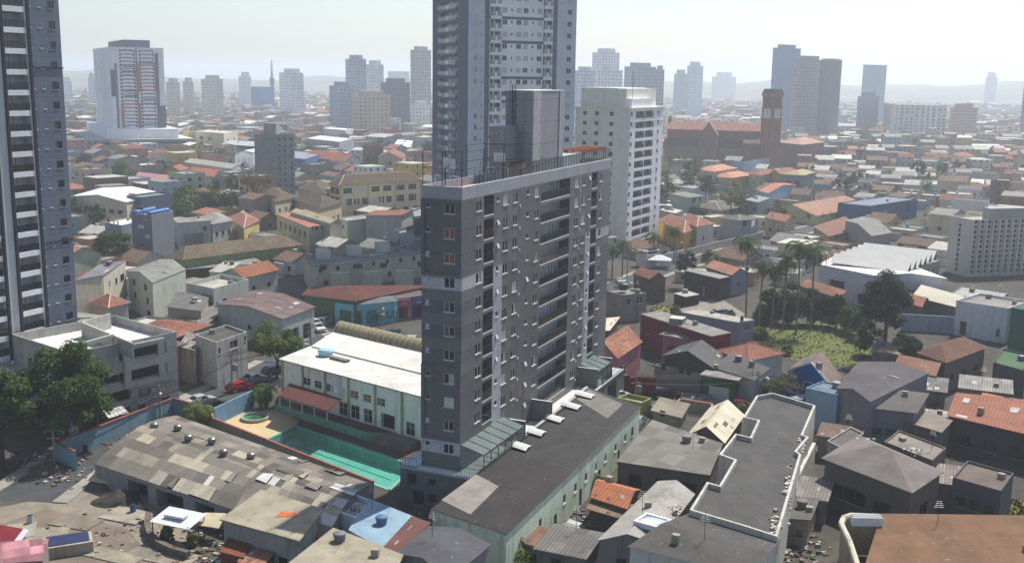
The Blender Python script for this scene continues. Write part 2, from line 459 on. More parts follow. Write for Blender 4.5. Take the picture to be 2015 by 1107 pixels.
# ------------------------------------------------------------------ buildings
MEND = [corr(c, .3, .1, 1.1, 9, .3) for c in ('#8a857d', '#5f5b57', '#a8a399', '#7a6a5c', '#c2beb4')]; MEND2 = [sheet(c, .4) for c in ('#8f8a80', '#65625e', '#a9a396')]
WALL_GAIN = 1.0
OCC = []      # ground already built on
def lrot(v, a):
    c, s = math.cos(a), math.sin(a); return Vector((v[0]*c - v[1]*s, v[0]*s + v[1]*c, 0))
def offset(pts, ov):
    n = len(pts); out = []
    for i in range(n):
        p, a, b = pts[i], pts[i-1], pts[(i+1) % n]
        d1 = (p - a).normalized(); d2 = (b - p).normalized()
        n1 = Vector((d1.y, -d1.x, 0)); n2 = Vector((d2.y, -d2.x, 0))
        k = n1 + n2; q = 1 + n1.dot(n2)
        out.append(p + k * (ov / max(q, 0.3)))
    return out
class Bld: pass
def bld(name, label, B, A=8.0, D=10.0, C=None, h=None, yb=None, cat='house', group=None, hd=GRID + 90, wall='#c8c4b8', roof='flat', rm=None,
        rise=1.6, ov=0.35, par=0.5, wins=None, grime=0.3, z0=0.0, cap=None, wm=None, occ=True, trim=None, maxh=None):
    # B near roof corner in the photograph, A its left and D its right neighbour (a pixel or a length in metres), yb the foot of B
    if h is None:
        g = P(B[0], yb, z0); h = PD(B[0], B[1], g.y).z
    if maxh: h = min(h, maxh)
    b = P(B[0], B[1], h); ex = hdv(hd)
    a = P(A[0], A[1], h) if isinstance(A, tuple) else b - ex * A
    ex = (b - a); ex.z = 0; ex.normalize(); ey = Vector((-ex.y, ex.x, 0))
    d = P(D[0], D[1], h) if isinstance(D, tuple) else b + ey * D
    c = P(C[0], C[1], h) if C else a + (d - b)
    rz = math.atan2(ex.y, ex.x)
    root = thing(name, label, cat, (b.x, b.y, z0), rz, group)
    loc = [lrot(q - b, -rz) for q in (a, b, d, c)]
    for q in loc: q.z = 0
    H = h - z0
    if occ: OCC.append([Vector((q.x, q.y, 0)) for q in (a, b, d, c)])
    W = wm or stucco(wall, grime, .1, WALL_GAIN)
    R_ = rm or sheet('#6e6c68')
    o = Bld(); o.root, o.pts, o.h, o.W, o.rz, o.z0 = root, loc, H, W, rz, z0
    o.w = (loc[1] - loc[0]).length; o.d = (loc[2] - loc[1]).length
    wl = {'f': (0, 1), 'r': (1, 2), 'b': (2, 3), 'l': (3, 0)}
    pw = Parts(root); holes = {k: [] for k in wl}
    for side, lst in (wins or {}).items():
        i, j = wl[side]; p0, p1 = loc[i], loc[j]; L = (p1 - p0).length; dr = (p1 - p0) / L; ang = math.atan2(dr.y, dr.x)
        for it in lst:
            if it[0] == 'row':
                _, n, z, ww, hh, st = it[:6]; ua, ub = (it[6] if len(it) > 6 else (0.05, 0.95))
                items = [(L * (ua + (ub - ua) * (k + 0.5) / n) - ww / 2, z, ww, hh, st) for k in range(n)]
            else:
                u, z, ww, hh, st = it; items = [(u * L - ww / 2, z, ww, hh, st)]
            for u, z, ww, hh, st in items:
                if u < 0.1 or u + ww > L - 0.1: continue
                holes[side].append((u, u + ww, z, z + hh, 0.62 if st == 'slot' else 0.14))
                pw.put(win(ww, hh, st, R.choice((0, 0, 0, 1, 3, 4)) if st in ('slide', 'grid') else 0), p0 + dr * u + Vector((0, 0, z)), ang)
    mb = MB(); A_, B_, D_, C_ = loc
    mid = lambda p, q: (p + q) / 2
    gx = roof == 'gable_x'; gy = roof == 'gable_y'
    top = {'f': H, 'r': H, 'b': H, 'l': H}
    for k, (i, j) in wl.items():
        L = (loc[j] - loc[i]).length; g = None
        if (gx and k in 'rl') or (gy and k in 'fb'): g = (L / 2, rise)
        mb.wall(loc[i], loc[j], 0, H, holes[k], W, gable=g)
    z = lambda p, zz: Vector((p.x, p.y, zz))
    if roof.startswith('shed'):
        s_ = roof[-1]; hi = {'f': (2, 3), 'b': (0, 1), 'l': (1, 2), 'r': (3, 0)}[s_]
        T = [H + (rise if i in hi else 0) for i in range(4)]
        for (i, j) in wl.values():
            if T[i] + T[j] > 2 * H: mb.poly([z(loc[i], H), z(loc[j], H), z(loc[j], T[j]), z(loc[i], T[i])] if T[i] > H and T[j] > H else
                                            ([z(loc[i], H), z(loc[j], H), z(loc[j], T[j])] if T[j] > H else [z(loc[i], H), z(loc[j], H), z(loc[i], T[i])]), W)
    rb = MB(); planes = []; cr = random.Random(int(B[0]) * 7 + int(B[1]))
    if roof == 'flat':
        if par > 0:
            tt = 0.16; inn = offset(loc, -tt)
            for i in range(4):
                j = (i + 1) % 4
                mb.poly([z(loc[i], H), z(loc[j], H), z(inn[j], H), z(inn[i], H)], trim or W)
                mb.poly([z(inn[i], H - par), z(inn[i], H), z(inn[j], H), z(inn[j], H - par)], W)
            rb.poly([z(p, H - par) for p in inn], R_); planes.append([z(p, H - par) for p in inn])
        else:
            rb.slab([z(p, H + 0.14) for p in offset(loc, ov)], 0.137, R_, trim or W); planes.append([z(p, H + .14) for p in loc])
    else:
        E = offset(loc, ov); e = ov
        if gx or gy:
            if gx: q = [E[0], E[1], E[2], E[3]]; L0, L1 = loc[0], loc[3]
            else: q = [E[1], E[2], E[3], E[0]]; L0, L1 = loc[1], loc[0]
            half = (L1 - L0).length / 2; dz = rise / half * ov; hz = H + 0.09
            r0, r1 = mid(q[0], q[3]), mid(q[1], q[2])
            rb.slab([z(q[0], hz - dz), z(q[1], hz - dz), z(r1, hz + rise), z(r0, hz + rise)], 0.09, R_, trim)
            rb.slab([z(q[2], hz - dz), z(q[3], hz - dz), z(r0, hz + rise), z(r1, hz + rise)], 0.09, R_, trim)
            planes += [[z(q[0], hz - dz), z(q[1], hz - dz), z(r1, hz + rise), z(r0, hz + rise)], [z(q[2], hz - dz), z(q[3], hz - dz), z(r0, hz + rise), z(r1, hz + rise)]]
            if cap: rb.tube(z(r0, hz + rise), z(r1, hz + rise), 0.12, cap)
        elif roof == 'hip':
            hz = H + 0.07
            if o.w >= o.d: lo, q = True, E
            else: lo, q = False, [E[1], E[2], E[3], E[0]]
            m0, m1 = mid(q[0], q[3]), mid(q[1], q[2]); ll = (m1 - m0).length; run = min((q[3] - q[0]).length / 2, ll * 0.48)
            dd = (m1 - m0) / ll; r0, r1 = m0 + dd * run, m1 - dd * run
            zz = hz - rise / max(run, .5) * 0; 
            for pl in ([q[0], q[1], r1, r0], [q[2], q[3], r0, r1]):
                rb.slab([z(pl[0], zz), z(pl[1], zz), z(pl[2], hz + rise), z(pl[3], hz + rise)], 0.08, R_, trim)
            for pl in ([q[1], q[2], r1], [q[3], q[0], r0]):
                rb.slab([z(pl[0], zz), z(pl[1], zz), z(pl[2], hz + rise)], 0.08, R_, trim)
            if cap:
                for p_, r_ in ((q[0], r0), (q[3], r0), (q[1], r1), (q[2], r1)): rb.tube(z(p_, zz), z(r_, hz + rise), 0.1, cap)
                rb.tube(z(r0, hz + rise), z(r1, hz + rise), 0.1, cap)
        elif roof.startswith('shed'):
            hi = {'f': (2, 3), 'b': (0, 1), 'l': (1, 2), 'r': (3, 0)}[roof[-1]]
            rb.slab([z(E[i], H + 0.09 + (rise if i in hi else 0)) for i in range(4)], 0.085, R_, trim); planes.append([z(E[i], H + 0.09 + (rise if i in hi else 0)) for i in range(4)])
    flatish = R_.name.split('#')[0]
    for pl in planes:
        if o.w * o.d > 700 or 'corr' not in flatish or cat in ('tenement', 'clubhouse', 'row house'): continue
        for _ in range(cr.randint(1, 4)):      # mended sheets and stained squares, 2 cm proud
            u, v, du, dv = cr.uniform(.05, .8), cr.uniform(.05, .75), cr.uniform(.06, .16), cr.uniform(.08, .22)
            f = lambda a, b_: pl[0].lerp(pl[1], a).lerp(pl[3].lerp(pl[2], a), b_) + Vector((0, 0, .03))
            rb.slab([f(u, v), f(u + du, v), f(u + du, v + dv), f(u, v + dv)], .02, cr.choice(MEND if 'corr' in flatish else MEND2))
    mb.build('wall', root); o.roof = rb.build('roof', root) if rb.f else None
    pw.done(); o.pw = pw
    if cat in ('house', 'shed', 'workshop', 'store', 'block', 'terrace') and planes and o.w > 4 and o.d > 4:
        pl = cr.choice(planes); f = lambda a, b_: pl[0].lerp(pl[1], a).lerp(pl[3].lerp(pl[2], a), b_)
        if cr.random() < .5 and roof in ('flat', 'shed_f', 'shed_l'):
            q = MB(); m = cr.choice((plain('#4d6f94', .5), plain('#6d7276', .6), plain('#8f9596', .6), concrete('#8a857c', .4))); c = f(cr.uniform(.15, .85), cr.uniform(.5, .85))
            q.lathe([(.5, 0), (.62, .7), (.66, .72), (.6, .82), (.15, .92)], m, n=10); q.build('water_tank', o.roof, loc=c)
        if cr.random() < .45:
            q = MB(); c = f(cr.uniform(.1, .9), cr.uniform(.4, .9)); q.tube((0, 0, -.1), (0, 0, 2.6), .03, DARKM, n=4)
            for k in range(4): q.tube((-.5 + .08 * k, 0, 1.9 + .2 * k), (.5 - .08 * k, 0, 1.9 + .2 * k), .02, ALU, n=3)
            q.build('antenna', o.roof, loc=c)
        if cr.random() < .5:
            q = MB(); q.box(-.35, .35, -.3, .3, -.1, cr.uniform(.4, .9), stucco('#a59c8c', .5)); q.build('chimney', o.roof, loc=f(cr.uniform(.1, .9), cr.uniform(.3, .9)))
    return o
def boxpart(o, name, x0, x1, y0, y1, z0, z1, m, top=None):
    b = MB(); b.box(x0, x1, y0, y1, z0, z1, m, top); return b.build(name, o.root if isinstance(o, Bld) else o)
# ------------------------------------------------------------------ ground, roads, pool basin, hills
def ground_mat():
    t = NT('ground')
    n = t.noise(t.pos(), 0.05, 6, 0.7); n2 = t.noise(t.pos(), 0.5, 5, 0.7)
    c = t.mix(t.rng(n, 0.35, 0.65, 0, 1), lin('#5f5b54'), lin('#47443f'))
    c = t.val(c, t.rng(n2, 0.3, 0.7, 0.7, 1.25))
    c = t.mix(t.rng(t.noise(t.pos(), 0.09, 4), 0.6, 0.7, 0, 0.5), c, lin('#5b5f3c'))
    return t.fin(c, 0.95, 0.1)
def asphalt_mat(hexc='#4a4b4d'):
    t = NT('asphalt ' + hexc)
    c = t.val(lin(hexc), t.rng(t.noise(t.pos(), 0.3, 6, 0.7), 0.3, 0.7, 0.75, 1.25))
    c = t.mix(t.rng(t.noise(t.pos(), 0.8, 6, 0.8), 0.55, 0.75, 0, 0.35), c, (0.03, 0.03, 0.03, 1))
    t.bump(t.noise(t.pos(), 14, 2), 0.15, 0.02)
    return t.fin(c, 0.9, 0.2)
def grass_mat(a='#566530', b='#77754a', name='grass'):
    t = NT(name)
    c = t.mix(t.rng(t.noise(t.pos(), 0.22, 6, 0.75), 0.38, 0.62, 0, 1), lin(a), lin(b))
    c = t.val(c, t.rng(t.noise(t.pos(), 2.2, 5, 0.8), 0.3, 0.7, 0.6, 1.35))
    t.bump(t.noise(t.pos(), 4, 4), 0.6, 0.2)
    return t.fin(c, 0.95, 0.1)
GROUND, ASPH = ground_mat(), asphalt_mat()
XY = lambda q, z=0.0: Vector((P(q[0], q[1], 0).x, P(q[0], q[1], 0).y, z))
POOL = [XY(q) for q in ((520, 868), (766, 962), (812, 916), (582, 839))]
b = MB()
OUT = [Vector((-9000, -300, 0)), Vector((9000, -300, 0)), Vector((9000, 12500, 0)), Vector((-9000, 12500, 0))]
for i in range(4):
    j = (i + 1) % 4; b.poly([OUT[i], OUT[j], POOL[j], POOL[i]], GROUND)
struct(b, 'ground')
# a road is a strip along points of the photograph, with a raised pavement on either side
PAVE = concrete('#9a968d', 0.3)
def strip(pts, w0, w1):
    n = len(pts); L, Rr = [], []
    for i in range(n):
        d = (pts[min(i+1, n-1)] - pts[max(i-1, 0)]); d.z = 0; d.normalize(); nn = Vector((-d.y, d.x, 0))
        L.append(pts[i] + nn * w0); Rr.append(pts[i] + nn * w1)
    return L, Rr
def road(px, w, pave=(1.6, 1.6)):
    pts = [XY(q) for q in px]; rb = MB()
    L, Rr = strip(pts, w/2, -w/2)
    for i in range(len(pts) - 1):
        rb.poly([Rr[i] + Vector((0,0,.02)), Rr[i+1] + Vector((0,0,.02)), L[i+1] + Vector((0,0,.02)), L[i] + Vector((0,0,.02))], ASPH)
    struct(rb, 'road'); 
    for s, pw in zip((1, -1), pave):
        if not pw: continue
        a, c = strip(pts, s * w/2, s * (w/2 + pw)); pb = MB()
        if s < 0: a, c = c, a
        for i in range(len(pts) - 1):
            q = [a[i], c[i], c[i+1], a[i+1]]
            q = [Vector((p.x, p.y, 0)) for p in (c[i], c[i+1], a[i+1], a[i])]
            pb.prism([(p.x, p.y) for p in reversed(q)] if s > 9 else [(p.x, p.y) for p in (c[i], c[i+1], a[i+1], a[i])][::-1], -0.05, 0.14, PAVE)
        struct(pb, 'pavement')
    return pts
S3 = road([(40, 985), (160, 902), (345, 822), (470, 762), (560, 715)], 7.5, (1.8, 1.8))
S4 = road([(560, 715), (640, 655), (720, 666), (830, 690), (990, 720)], 9.0, (0, 2.0))
S5 = road([(640, 655), (560, 560), (330, 470), (180, 430), (60, 402)], 8.0, (0, 0))
S1 = road([(1130, 752), (1225, 775), (1390, 800), (1540, 822), (1700, 850)], 8.0, (1.6, 1.4))
S2 = road([(1130, 600), (1205, 568), (1300, 532), (1420, 500), (1530, 466), (1640, 440)], 7.0, (1.5, 1.5))
S6 = road([(1225, 775), (1238, 740), (1250, 690)], 4.0, (0, 0))
def patch(name, px, m, z=0.012, kind='structure'):
    pb = MB(); pb.poly([XY(q, z) for q in px], m); o = pb.build(name, kind=kind); return o
# swimming pool basin under a thin sheet of water
SAND = stucco('#c9b48c', 0.15); BRK = brick('#6d5f50', '#5b4f44', 0.5, 0.25)
tl = NT('pool tile'); u, v = tl.uv()
_pc = tl.val(lin('#8cbcb2'), tl.rng(tl.noise(tl.pos(), 0.25, 4), 0.3, 0.7, 0.85, 1.1))
PTILE = tl.fin(_pc, 0.5, 0.3)
pb = MB(); fl = [p + Vector((0, 0, -1.35)) for p in POOL]
pb.poly(fl, PTILE)
for i in range(4):
    j = (i + 1) % 4; pb.poly([POOL[i], POOL[j], fl[j], fl[i]], PTILE)
for f in (0.3, 0.62):      # lane lines on the floor
    a = POOL[0].lerp(POOL[3], f).lerp(POOL[1].lerp(POOL[2], f), 0.08); c = POOL[0].lerp(POOL[3], f).lerp(POOL[1].lerp(POOL[2], f), 0.9)
    d = (c - a).normalized(); n = Vector((-d.y, d.x, 0)) * 0.14
    pb.poly([q + Vector((0, 0, -1.346)) for q in (a - n, c - n, c + n, a + n)], plain('#1f6f63'))
struct(pb, 'pool_basin')
wt = NT('pool water'); wt.t.nodes.remove(wt.b)
tr = wt.n('ShaderNodeBsdfTransparent'); tr.inputs[0].default_value = (0.66, 0.95, 0.9, 1)
gl = wt.n('ShaderNodeBsdfGlossy'); gl.inputs['Roughness'].default_value = 0.06
bp = wt.n('ShaderNodeBump'); bp.inputs['Strength'].default_value = 0.12; bp.inputs['Distance'].default_value = 0.05
wt.l(wt.noise(wt.pos(), 2.2, 3), bp.inputs['Height']); wt.l(bp.outputs[0], gl.inputs['Normal'])
fr = wt.n('ShaderNodeFresnel'); fr.inputs[0].default_value = 1.33
mx = wt.n('ShaderNodeMixShader'); wt.l(fr.outputs[0], mx.inputs[0]); wt.l(tr.outputs[0], mx.inputs[1]); wt.l(gl.outputs[0], mx.inputs[2]); wt.l(mx.outputs[0], wt.out.inputs[0])
WATER = wt.m
pb = MB(); pb.poly([p + Vector((0, 0, -0.14)) for p in POOL], WATER); struct(pb, 'pool_water')
# paving round the pool: sandy sun deck, dark brick walk
d = MB()
ring = [XY(q, 0.03) for q in ((424, 838), (505, 800), (548, 806), (600, 826))]
P3 = [p + Vector((0, 0, 0.03)) for p in POOL]
d.poly([XY((424, 838), .03), P3[0], P3[3], XY((590, 822), .03), XY((546, 806), .03), XY((492, 802), .03)], SAND)
struct(d, 'pool_deck')
d = MB(); d.poly([P3[3], P3[2], XY((822, 885), .03), XY((722, 866), .03), XY((540, 806), .03), XY((590, 822), .031)], BRK); struct(d, 'brick_walk')
cp = MB()   # pale coping round the pool
for i in range(4):
    j = (i + 1) % 4; dd = (POOL[j] - POOL[i]).normalized(); n = Vector((dd.y, -dd.x, 0))
    a, c = POOL[i], POOL[j]
    cp.prism([(q.x, q.y) for q in (a + n * 0.35 - dd * 0.35, c + n * 0.35 + dd * 0.0, c + n*0.0, a - dd * 0.0)], 0.0, 0.075, stucco('#7fb3ac', 0.2))
struct(cp, 'pool_coping')
patch('yard_ground', [(-60, 1010), (60, 985), (150, 935), (420, 1000), (330, 1170), (-80, 1180)], concrete('#8d8475', 0.35), 0.010)
patch('dirt_path', [(-80, 1060), (90, 1000), (250, 1040), (330, 1130), (200, 1180), (-90, 1180)], asphalt_mat('#7a6f62'), 0.022)
GR = grass_mat()
patch('grass', [(1455, 668), (1490, 640), (1610, 632), (1700, 655), (1725, 690), (1690, 722), (1600, 716), (1530, 700)], GR, 0.02, 'stuff')
patch('grass', [(1262, 628), (1290, 600), (1330, 606), (1350, 622), (1330, 645), (1290, 640)], grass_mat('#77713c', '#a08d52'), 0.02, 'stuff')
patch('paved_yard', [(1330, 610), (1370, 596), (1420, 588), (1470, 620), (1440, 640), (1360, 632)], concrete('#8f897e', 0.4), 0.024)
patch('grass', [(1850, 1000), (1850, 985), (1940, 978), (2030, 985), (2040, 1018), (1900, 1018)], grass_mat('#6d6a25', '#8a8436'), 0.02, 'stuff')
# white road markings at the crossing
mk = MB(); WM = plain('#d8d8d4', 0.8, var=0.2)
for k in range(5):
    a = XY((628 + k * 4.5, 655 + k * 3.2)); dd = (S4[2] - S4[1]).normalized(); n = Vector((-dd.y, dd.x, 0))
    mk.poly([Vector((q.x, q.y, 0.026)) for q in (a, a + n * 2.6, a + n * 2.6 + dd * 0.4, a + dd * 0.4)], WM)
for k in range(7):
    a = XY((748 + k * 11, 672 + k * 1.5)); dd = (S4[3] - S4[2]).normalized(); n = Vector((-dd.y, dd.x, 0))
    mk.poly([Vector((q.x, q.y, 0.026)) for q in (a, a + n * 4.2, a + n * 4.2 + dd * 0.12, a + dd * 0.12)], WM)
struct(mk, 'road_markings')
# far hills closing the horizon
ht = NT('hillside')
_hc = ht.mix(ht.rng(ht.noise(ht.pos(), 0.006, 6, 0.7), 0.4, 0.6, 0, 1), lin('#4b5a3d'), lin('#7d7768'))
HILL = ht.fin(ht.val(_hc, ht.rng(ht.noise(ht.pos(), 0.03, 5, 0.8), 0.3, 0.7, 0.5, 1.5)), 0.95, 0.1)
hb = MB(); hb.smooth = True
NA, rows = 140, ((3000, 0), (3500, .55), (4100, 1.0), (4900, .7), (6200, -.05))
hr = random.Random(3)
prof = []
for i in range(NA + 1):
    a = -42 + 84 * i / NA
    base = 40 + 10 * math.sin(a * 0.21 + 1) + 8 * math.sin(a * 0.53) + 5 * math.sin(a * 1.3 + 2)
    if a > 6: base += 18 * min(1, (a - 6) / 6) * (0.8 + 0.2 * math.sin(a))
    if a > 20: base += 6
    prof.append((a, max(10, base + hr.uniform(-3, 3))))
idx = len(hb.v)
for a, hh in prof:
    for r, f in rows:
        v = hdv(a) * (r + 160 * math.sin(a * 0.37)); hb.v.append((v.x, v.y, hh * f if f > 0 else -1.0 if f < 0 else -0.5))
k = hb.mi(HILL); q = len(rows)
for i in range(NA):
    for j in range(q - 1): hb.f.append((i*q+j, (i+1)*q+j, (i+1)*q+j+1, i*q+j+1)); hb.fm.append(k)
struct(hb, 'hills')
# the air: one even haze round the camera and everything built
hz = NT('haze'); hz.t.nodes.remove(hz.b)
pv = hz.n('ShaderNodeVolumePrincipled')
pv.inputs['Color'].default_value = (0.84, 0.91, 0.985, 1); pv.inputs['Density'].default_value = 0.00032; pv.inputs['Anisotropy'].default_value = 0.35
hz.l(pv.outputs[0], hz.out.inputs['Volume'])
b = MB(); b.box(-9100, 9100, -400, 12600, -3.0, 125.0, hz.m); ho = b.build('haze', kind='stuff')
# ------------------------------------------------------------------ main grey tower
C0 = PD(908, 600, 114.5); C0.z = 0
GRZ = math.radians(-GRID)
FH = 2.7
CD, CM, CL, CP = ceramic('#6c6b6c'), ceramic('#797878'), ceramic('#c0c1c4'), stucco('#adaeb0', 0.25)
CF = ceramic('#66686d')
T = thing('apartment_building', 'long grey tiled apartment slab with stacked balconies and a fenced sports court on its roof', 'apartment building', C0, GRZ)
OCC.append([C0 + EX * a + EY * c for a, c in ((-8, -2), (4, -2), (4, 52), (-8, 52))])
ZB, ZP, ZT = 6.0, 35.05, 36.4
zt = [34.65 - FH * k for k in range(11)]
pw, pb_, pd = Parts(T), Parts(T, 'balcony_railing'), Parts(T, 'balcony_door')
hL, hN = [], []
def rail(w, h=1.05, n=None):
    key = ('rail', round(w, 2), h)
    if key not in _wc:
        q = MB(); n = n or max(2, int(w / 0.85))
        q.box(0, w, 0.02, 0.06, h - 0.06, h, DARKM)
        q.box(0, w, -0.02, 0.16, -0.16, 0.0, WHITE)
        for k in range(n + 1): q.box(w * k / n - 0.025 if k else 0, w * k / n + 0.025 if k < n else w, 0.025, 0.055, 0, h - 0.06, DARKM)
        q.poly([(0, 0.04, 0), (w, 0.04, 0), (w, 0.04, h), (0, 0.04, h)], clear_glass('#20262b', 0.72))
        _wc[key] = (q, q.mesh('balcony_railing'))
    return _wc[key]
cols = [(3.62, 1.42, 1.2, 'slide'), (10.86, 1.4, 1.24, 'slide'), (13.75, 1.36, 1.24, 'slide'), (20.5, 1.3, 1.22, 'slide'), (34.9, 1.4, 1.22, 'slide'), (37.7, 1.4, 1.22, 'slide'), (45.0, 1.3, 1.22, 'slide'),
        (9.0, 0.72, 0.62, 'small'), (17.85, 0.8, 0.66, 'small'), (40.3, 0.75, 0.62, 'small')]
wr = random.Random(11)
for k, z in enumerate(zt):
    for u, ww, hh, st in cols:
        if k == 10 and u in (10.86, 13.75, 20.5): continue
        s2 = st
        if st == 'small': s2 = 'tilt' if wr.random() < 0.45 else 'slide'
        bm = win(ww, hh, s2, wr.choice((0, 0, 0, 0, 3, 1, 4)) if st == 'slide' else 0)
        hL.append((u, u + ww, z - hh, z)); pw.put(bm, (0, u, z - hh), math.radians(90))
    for u0, u1, zz in ((5.57, 8.2, 35.0), (22.5, 32.9, 34.94), (41.65, 44.05, 34.95)):
        zz -= FH * k; zlo = zz - 2.2
        if k == 10 and u0 < 6: continue
        hL.append((u0, u1, zlo, zz, 1.45)); pb_.put(rail(u1 - u0), (0, u0, zlo), math.radians(90))
        dw = 1.9 if u1 - u0 < 4 else 2.2
        for uu in ([u0 + 0.35] if u1 - u0 < 4 else [u0 + 1.0, u0 + 6.8]): pd.put(win(dw, 1.98, 'door', wr.choice((0, 1, 4, 0))), (-1.38, uu, zlo + 0.02), math.radians(90))
    # narrow face
    for u0, ww, hh, st in ((-4.42, 0.56, 0.56, 'small'), (-2.12, 1.28, 1.14, 'slide')):
        s2 = 'slide' if st == 'slide' else ('tilt' if k in (2, 3, 4, 5, 6, 9) else 'slide')
        z2 = z if st == 'slide' else z + 0.02
        hN.append((4.9 + u0, 4.9 + u0 + ww, z2 - hh, z2)); pw.put(win(ww, hh, s2, (0, 2, 2, 0, 3, 3, 0, 1, 4, 0, 0)[k] if st == 'slide' else 0), (u0, 0, z2 - hh), 0)
def mL(u, z):
    if z > ZP: return CP
    if z < 26.6 and (8.25 < u < 10.8 or 39.6 < u < 41.6): return CL
    if 25.15 < z < 26.6 and (u < 5.5 or u > 44.1): return CL
    if 15.3 < u < 22.4: return CD
    if u < 8.3 and z < 25.15: return (CM, CD)[int((25.15 - z) / 1.35) % 2] if z > 16 else CD
    return CM if int((u * 1.3 + z * 0.37) / 3.1) % 2 else CD
def mN(u, z):
    if z > ZP: return CP
    if 25.15 < z < 26.6 or 6.4 < z < 7.9: return CL
    if 16.6 < z < 25.15: return (CM, CF)[int((25.15 - z) / 1.35) % 2]
    return CD
bandz = [ZP, 26.6, 25.15, 7.9, 6.4] + [25.15 - 1.35 * k for k in range(8)]
b = MB()
b.wall((0, 0), (0, 50), ZB - 6, ZT, hL, CD, 0.13, None, mL, deep=stucco('#c9c8c6', .1), us=(5.5, 8.25, 8.3, 10.8, 15.3, 22.4, 33, 36.6, 39.6, 41.6, 44.1), zs=bandz)  # deep: recess backs painted paler, in place of sunlight that misses them
b.wall((-4.9, 0), (0, 0), 0, ZT, hN, CD, 0.13, None, mN, zs=bandz)
b.wall((0, 50), (-4.9, 50), 0, ZT, [], CD, matfn=mL); b.wall((-4.9, 50), (-4.9, 0), 0, ZT, [], CM)
ZR = 35.55
for q in ((-4.9, -4.72, 0, 50), (-0.18, 0, 0, 50)):      # parapet tops, 2 mm proud
    b.box(q[0] - .03, q[1], q[2], q[3], ZT, ZT + 0.06, WHITE if q[0] > -1 else CP)
b.box(-4.72, -0.18, -0.03, 0.18, ZT, ZT + 0.06, WHITE)
b.poly([(-0.18, 0.18, ZR), (-0.18, 50, ZR), (-0.18, 50, ZT), (-0.18, 0.18, ZT)], CP); b.poly([(-4.72, 50, ZR), (-4.72, 0.18, ZR), (-4.72, 0.18, ZT), (-4.72, 50, ZT)], CP)
b.build('wall', T)
b = MB(); b.poly([(-4.72, 0.18, ZR), (-0.18, 0.18, ZR), (-0.18, 17, ZR), (-4.72, 17, ZR)], stucco('#b08a86', 0.15)); b.poly([(-4.72, 17, ZR), (-0.18, 17, ZR), (-0.18, 49.9, ZR), (-4.72, 49.9, ZR)], concrete('#a8a6a2', 0.25)); b.build('roof', T)
# proud dark frames on the narrow face
for z0, z1 in ((26.6, 35.05), (7.95, 16.6)):
    b = MB()
    for q in ((-4.9, -4.45, z0, z1), (-0.5, 0.0, z0, z1), (-4.45, -0.5, z1 - 0.55, z1), (-4.45, -0.5, z0, z0 + 0.4)): b.box(q[0], q[1], -0.16, -0.003, q[2], q[3], CF)
    b.build('facade_frame', T)
pw.done(); pb_.done(40); pd.done(40)
b = MB()   # air-conditioning pipes, vent grilles and small white sleeves on the long face
for k, z in enumerate(zt):
    for u in (15.6, 36.7): b.box(0.003, 0.1, u, u + 0.22, z - 1.9, z - 1.62, WHITE)
b.build('wall_vent', T)
# podium with terraces
b = MB(); PO = concrete('#6f6e6e', 0.45); TF = stucco('#e2e2de', 0.08)
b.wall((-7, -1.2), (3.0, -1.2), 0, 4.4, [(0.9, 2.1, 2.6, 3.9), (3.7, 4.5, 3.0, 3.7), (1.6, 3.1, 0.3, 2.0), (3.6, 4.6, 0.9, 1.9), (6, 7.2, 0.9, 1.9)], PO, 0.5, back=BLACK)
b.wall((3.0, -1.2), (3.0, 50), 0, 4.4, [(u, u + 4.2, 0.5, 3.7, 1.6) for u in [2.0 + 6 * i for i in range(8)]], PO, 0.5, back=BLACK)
b.wall((3.0, 50), (-7, 50), 0, 4.4, [], PO); b.wall((-7, 50), (-7, -1.2), 0, 4.4, [], PO)
b.build('podium', T)
b = MB(); b.box(-7.1, 3.1, -1.3, 50.1, 4.4, 4.62, CP, TF); b.build('terrace_slab', T)
b = MB(); b.box(-6.9, -4.92, -1.1, 16, 4.62, 4.9, stucco('#bfd2e0', 0.05)); b.build('side_terrace', T)
for (x0, y0), (x1, y1) in (((-7.0, -1.2), (-4.9, -1.2)), ((-7.0, -1.2), (-7.0, 16)), ((3.0, -1.2), (3.0, 13)), ((3.0, 13.5), (3.0, 27)), ((0.1, -1.2), (3.0, -1.2)), ((3.0, 40), (3.0, 50))):
    L = math.hypot(x1 - x0, y1 - y0); q = MB(); n = int(L / 0.3)
    q.box(0, L, 0.0, 0.05, 1.05, 1.1, DARKM); q.box(0, L, 0.0, 0.05, 0.05, 0.09, DARKM)
    for k in range(n + 1): q.box(L*k/n - 0.015, L*k/n + 0.015, 0.01, 0.04, 0.09, 1.05, DARKM)
    if y1 - y0 > 12 and x0 > 0: q.poly([(0, 0.025, 0.1), (L, 0.025, 0.1), (L, 0.025, 1.05), (0, 0.025, 1.05)], clear_glass('#9fb4b6', 0.25))
    q.build('terrace_railing', T, loc=(x0, y0, 4.62), rz=math.atan2(y1 - y0, x1 - x0))
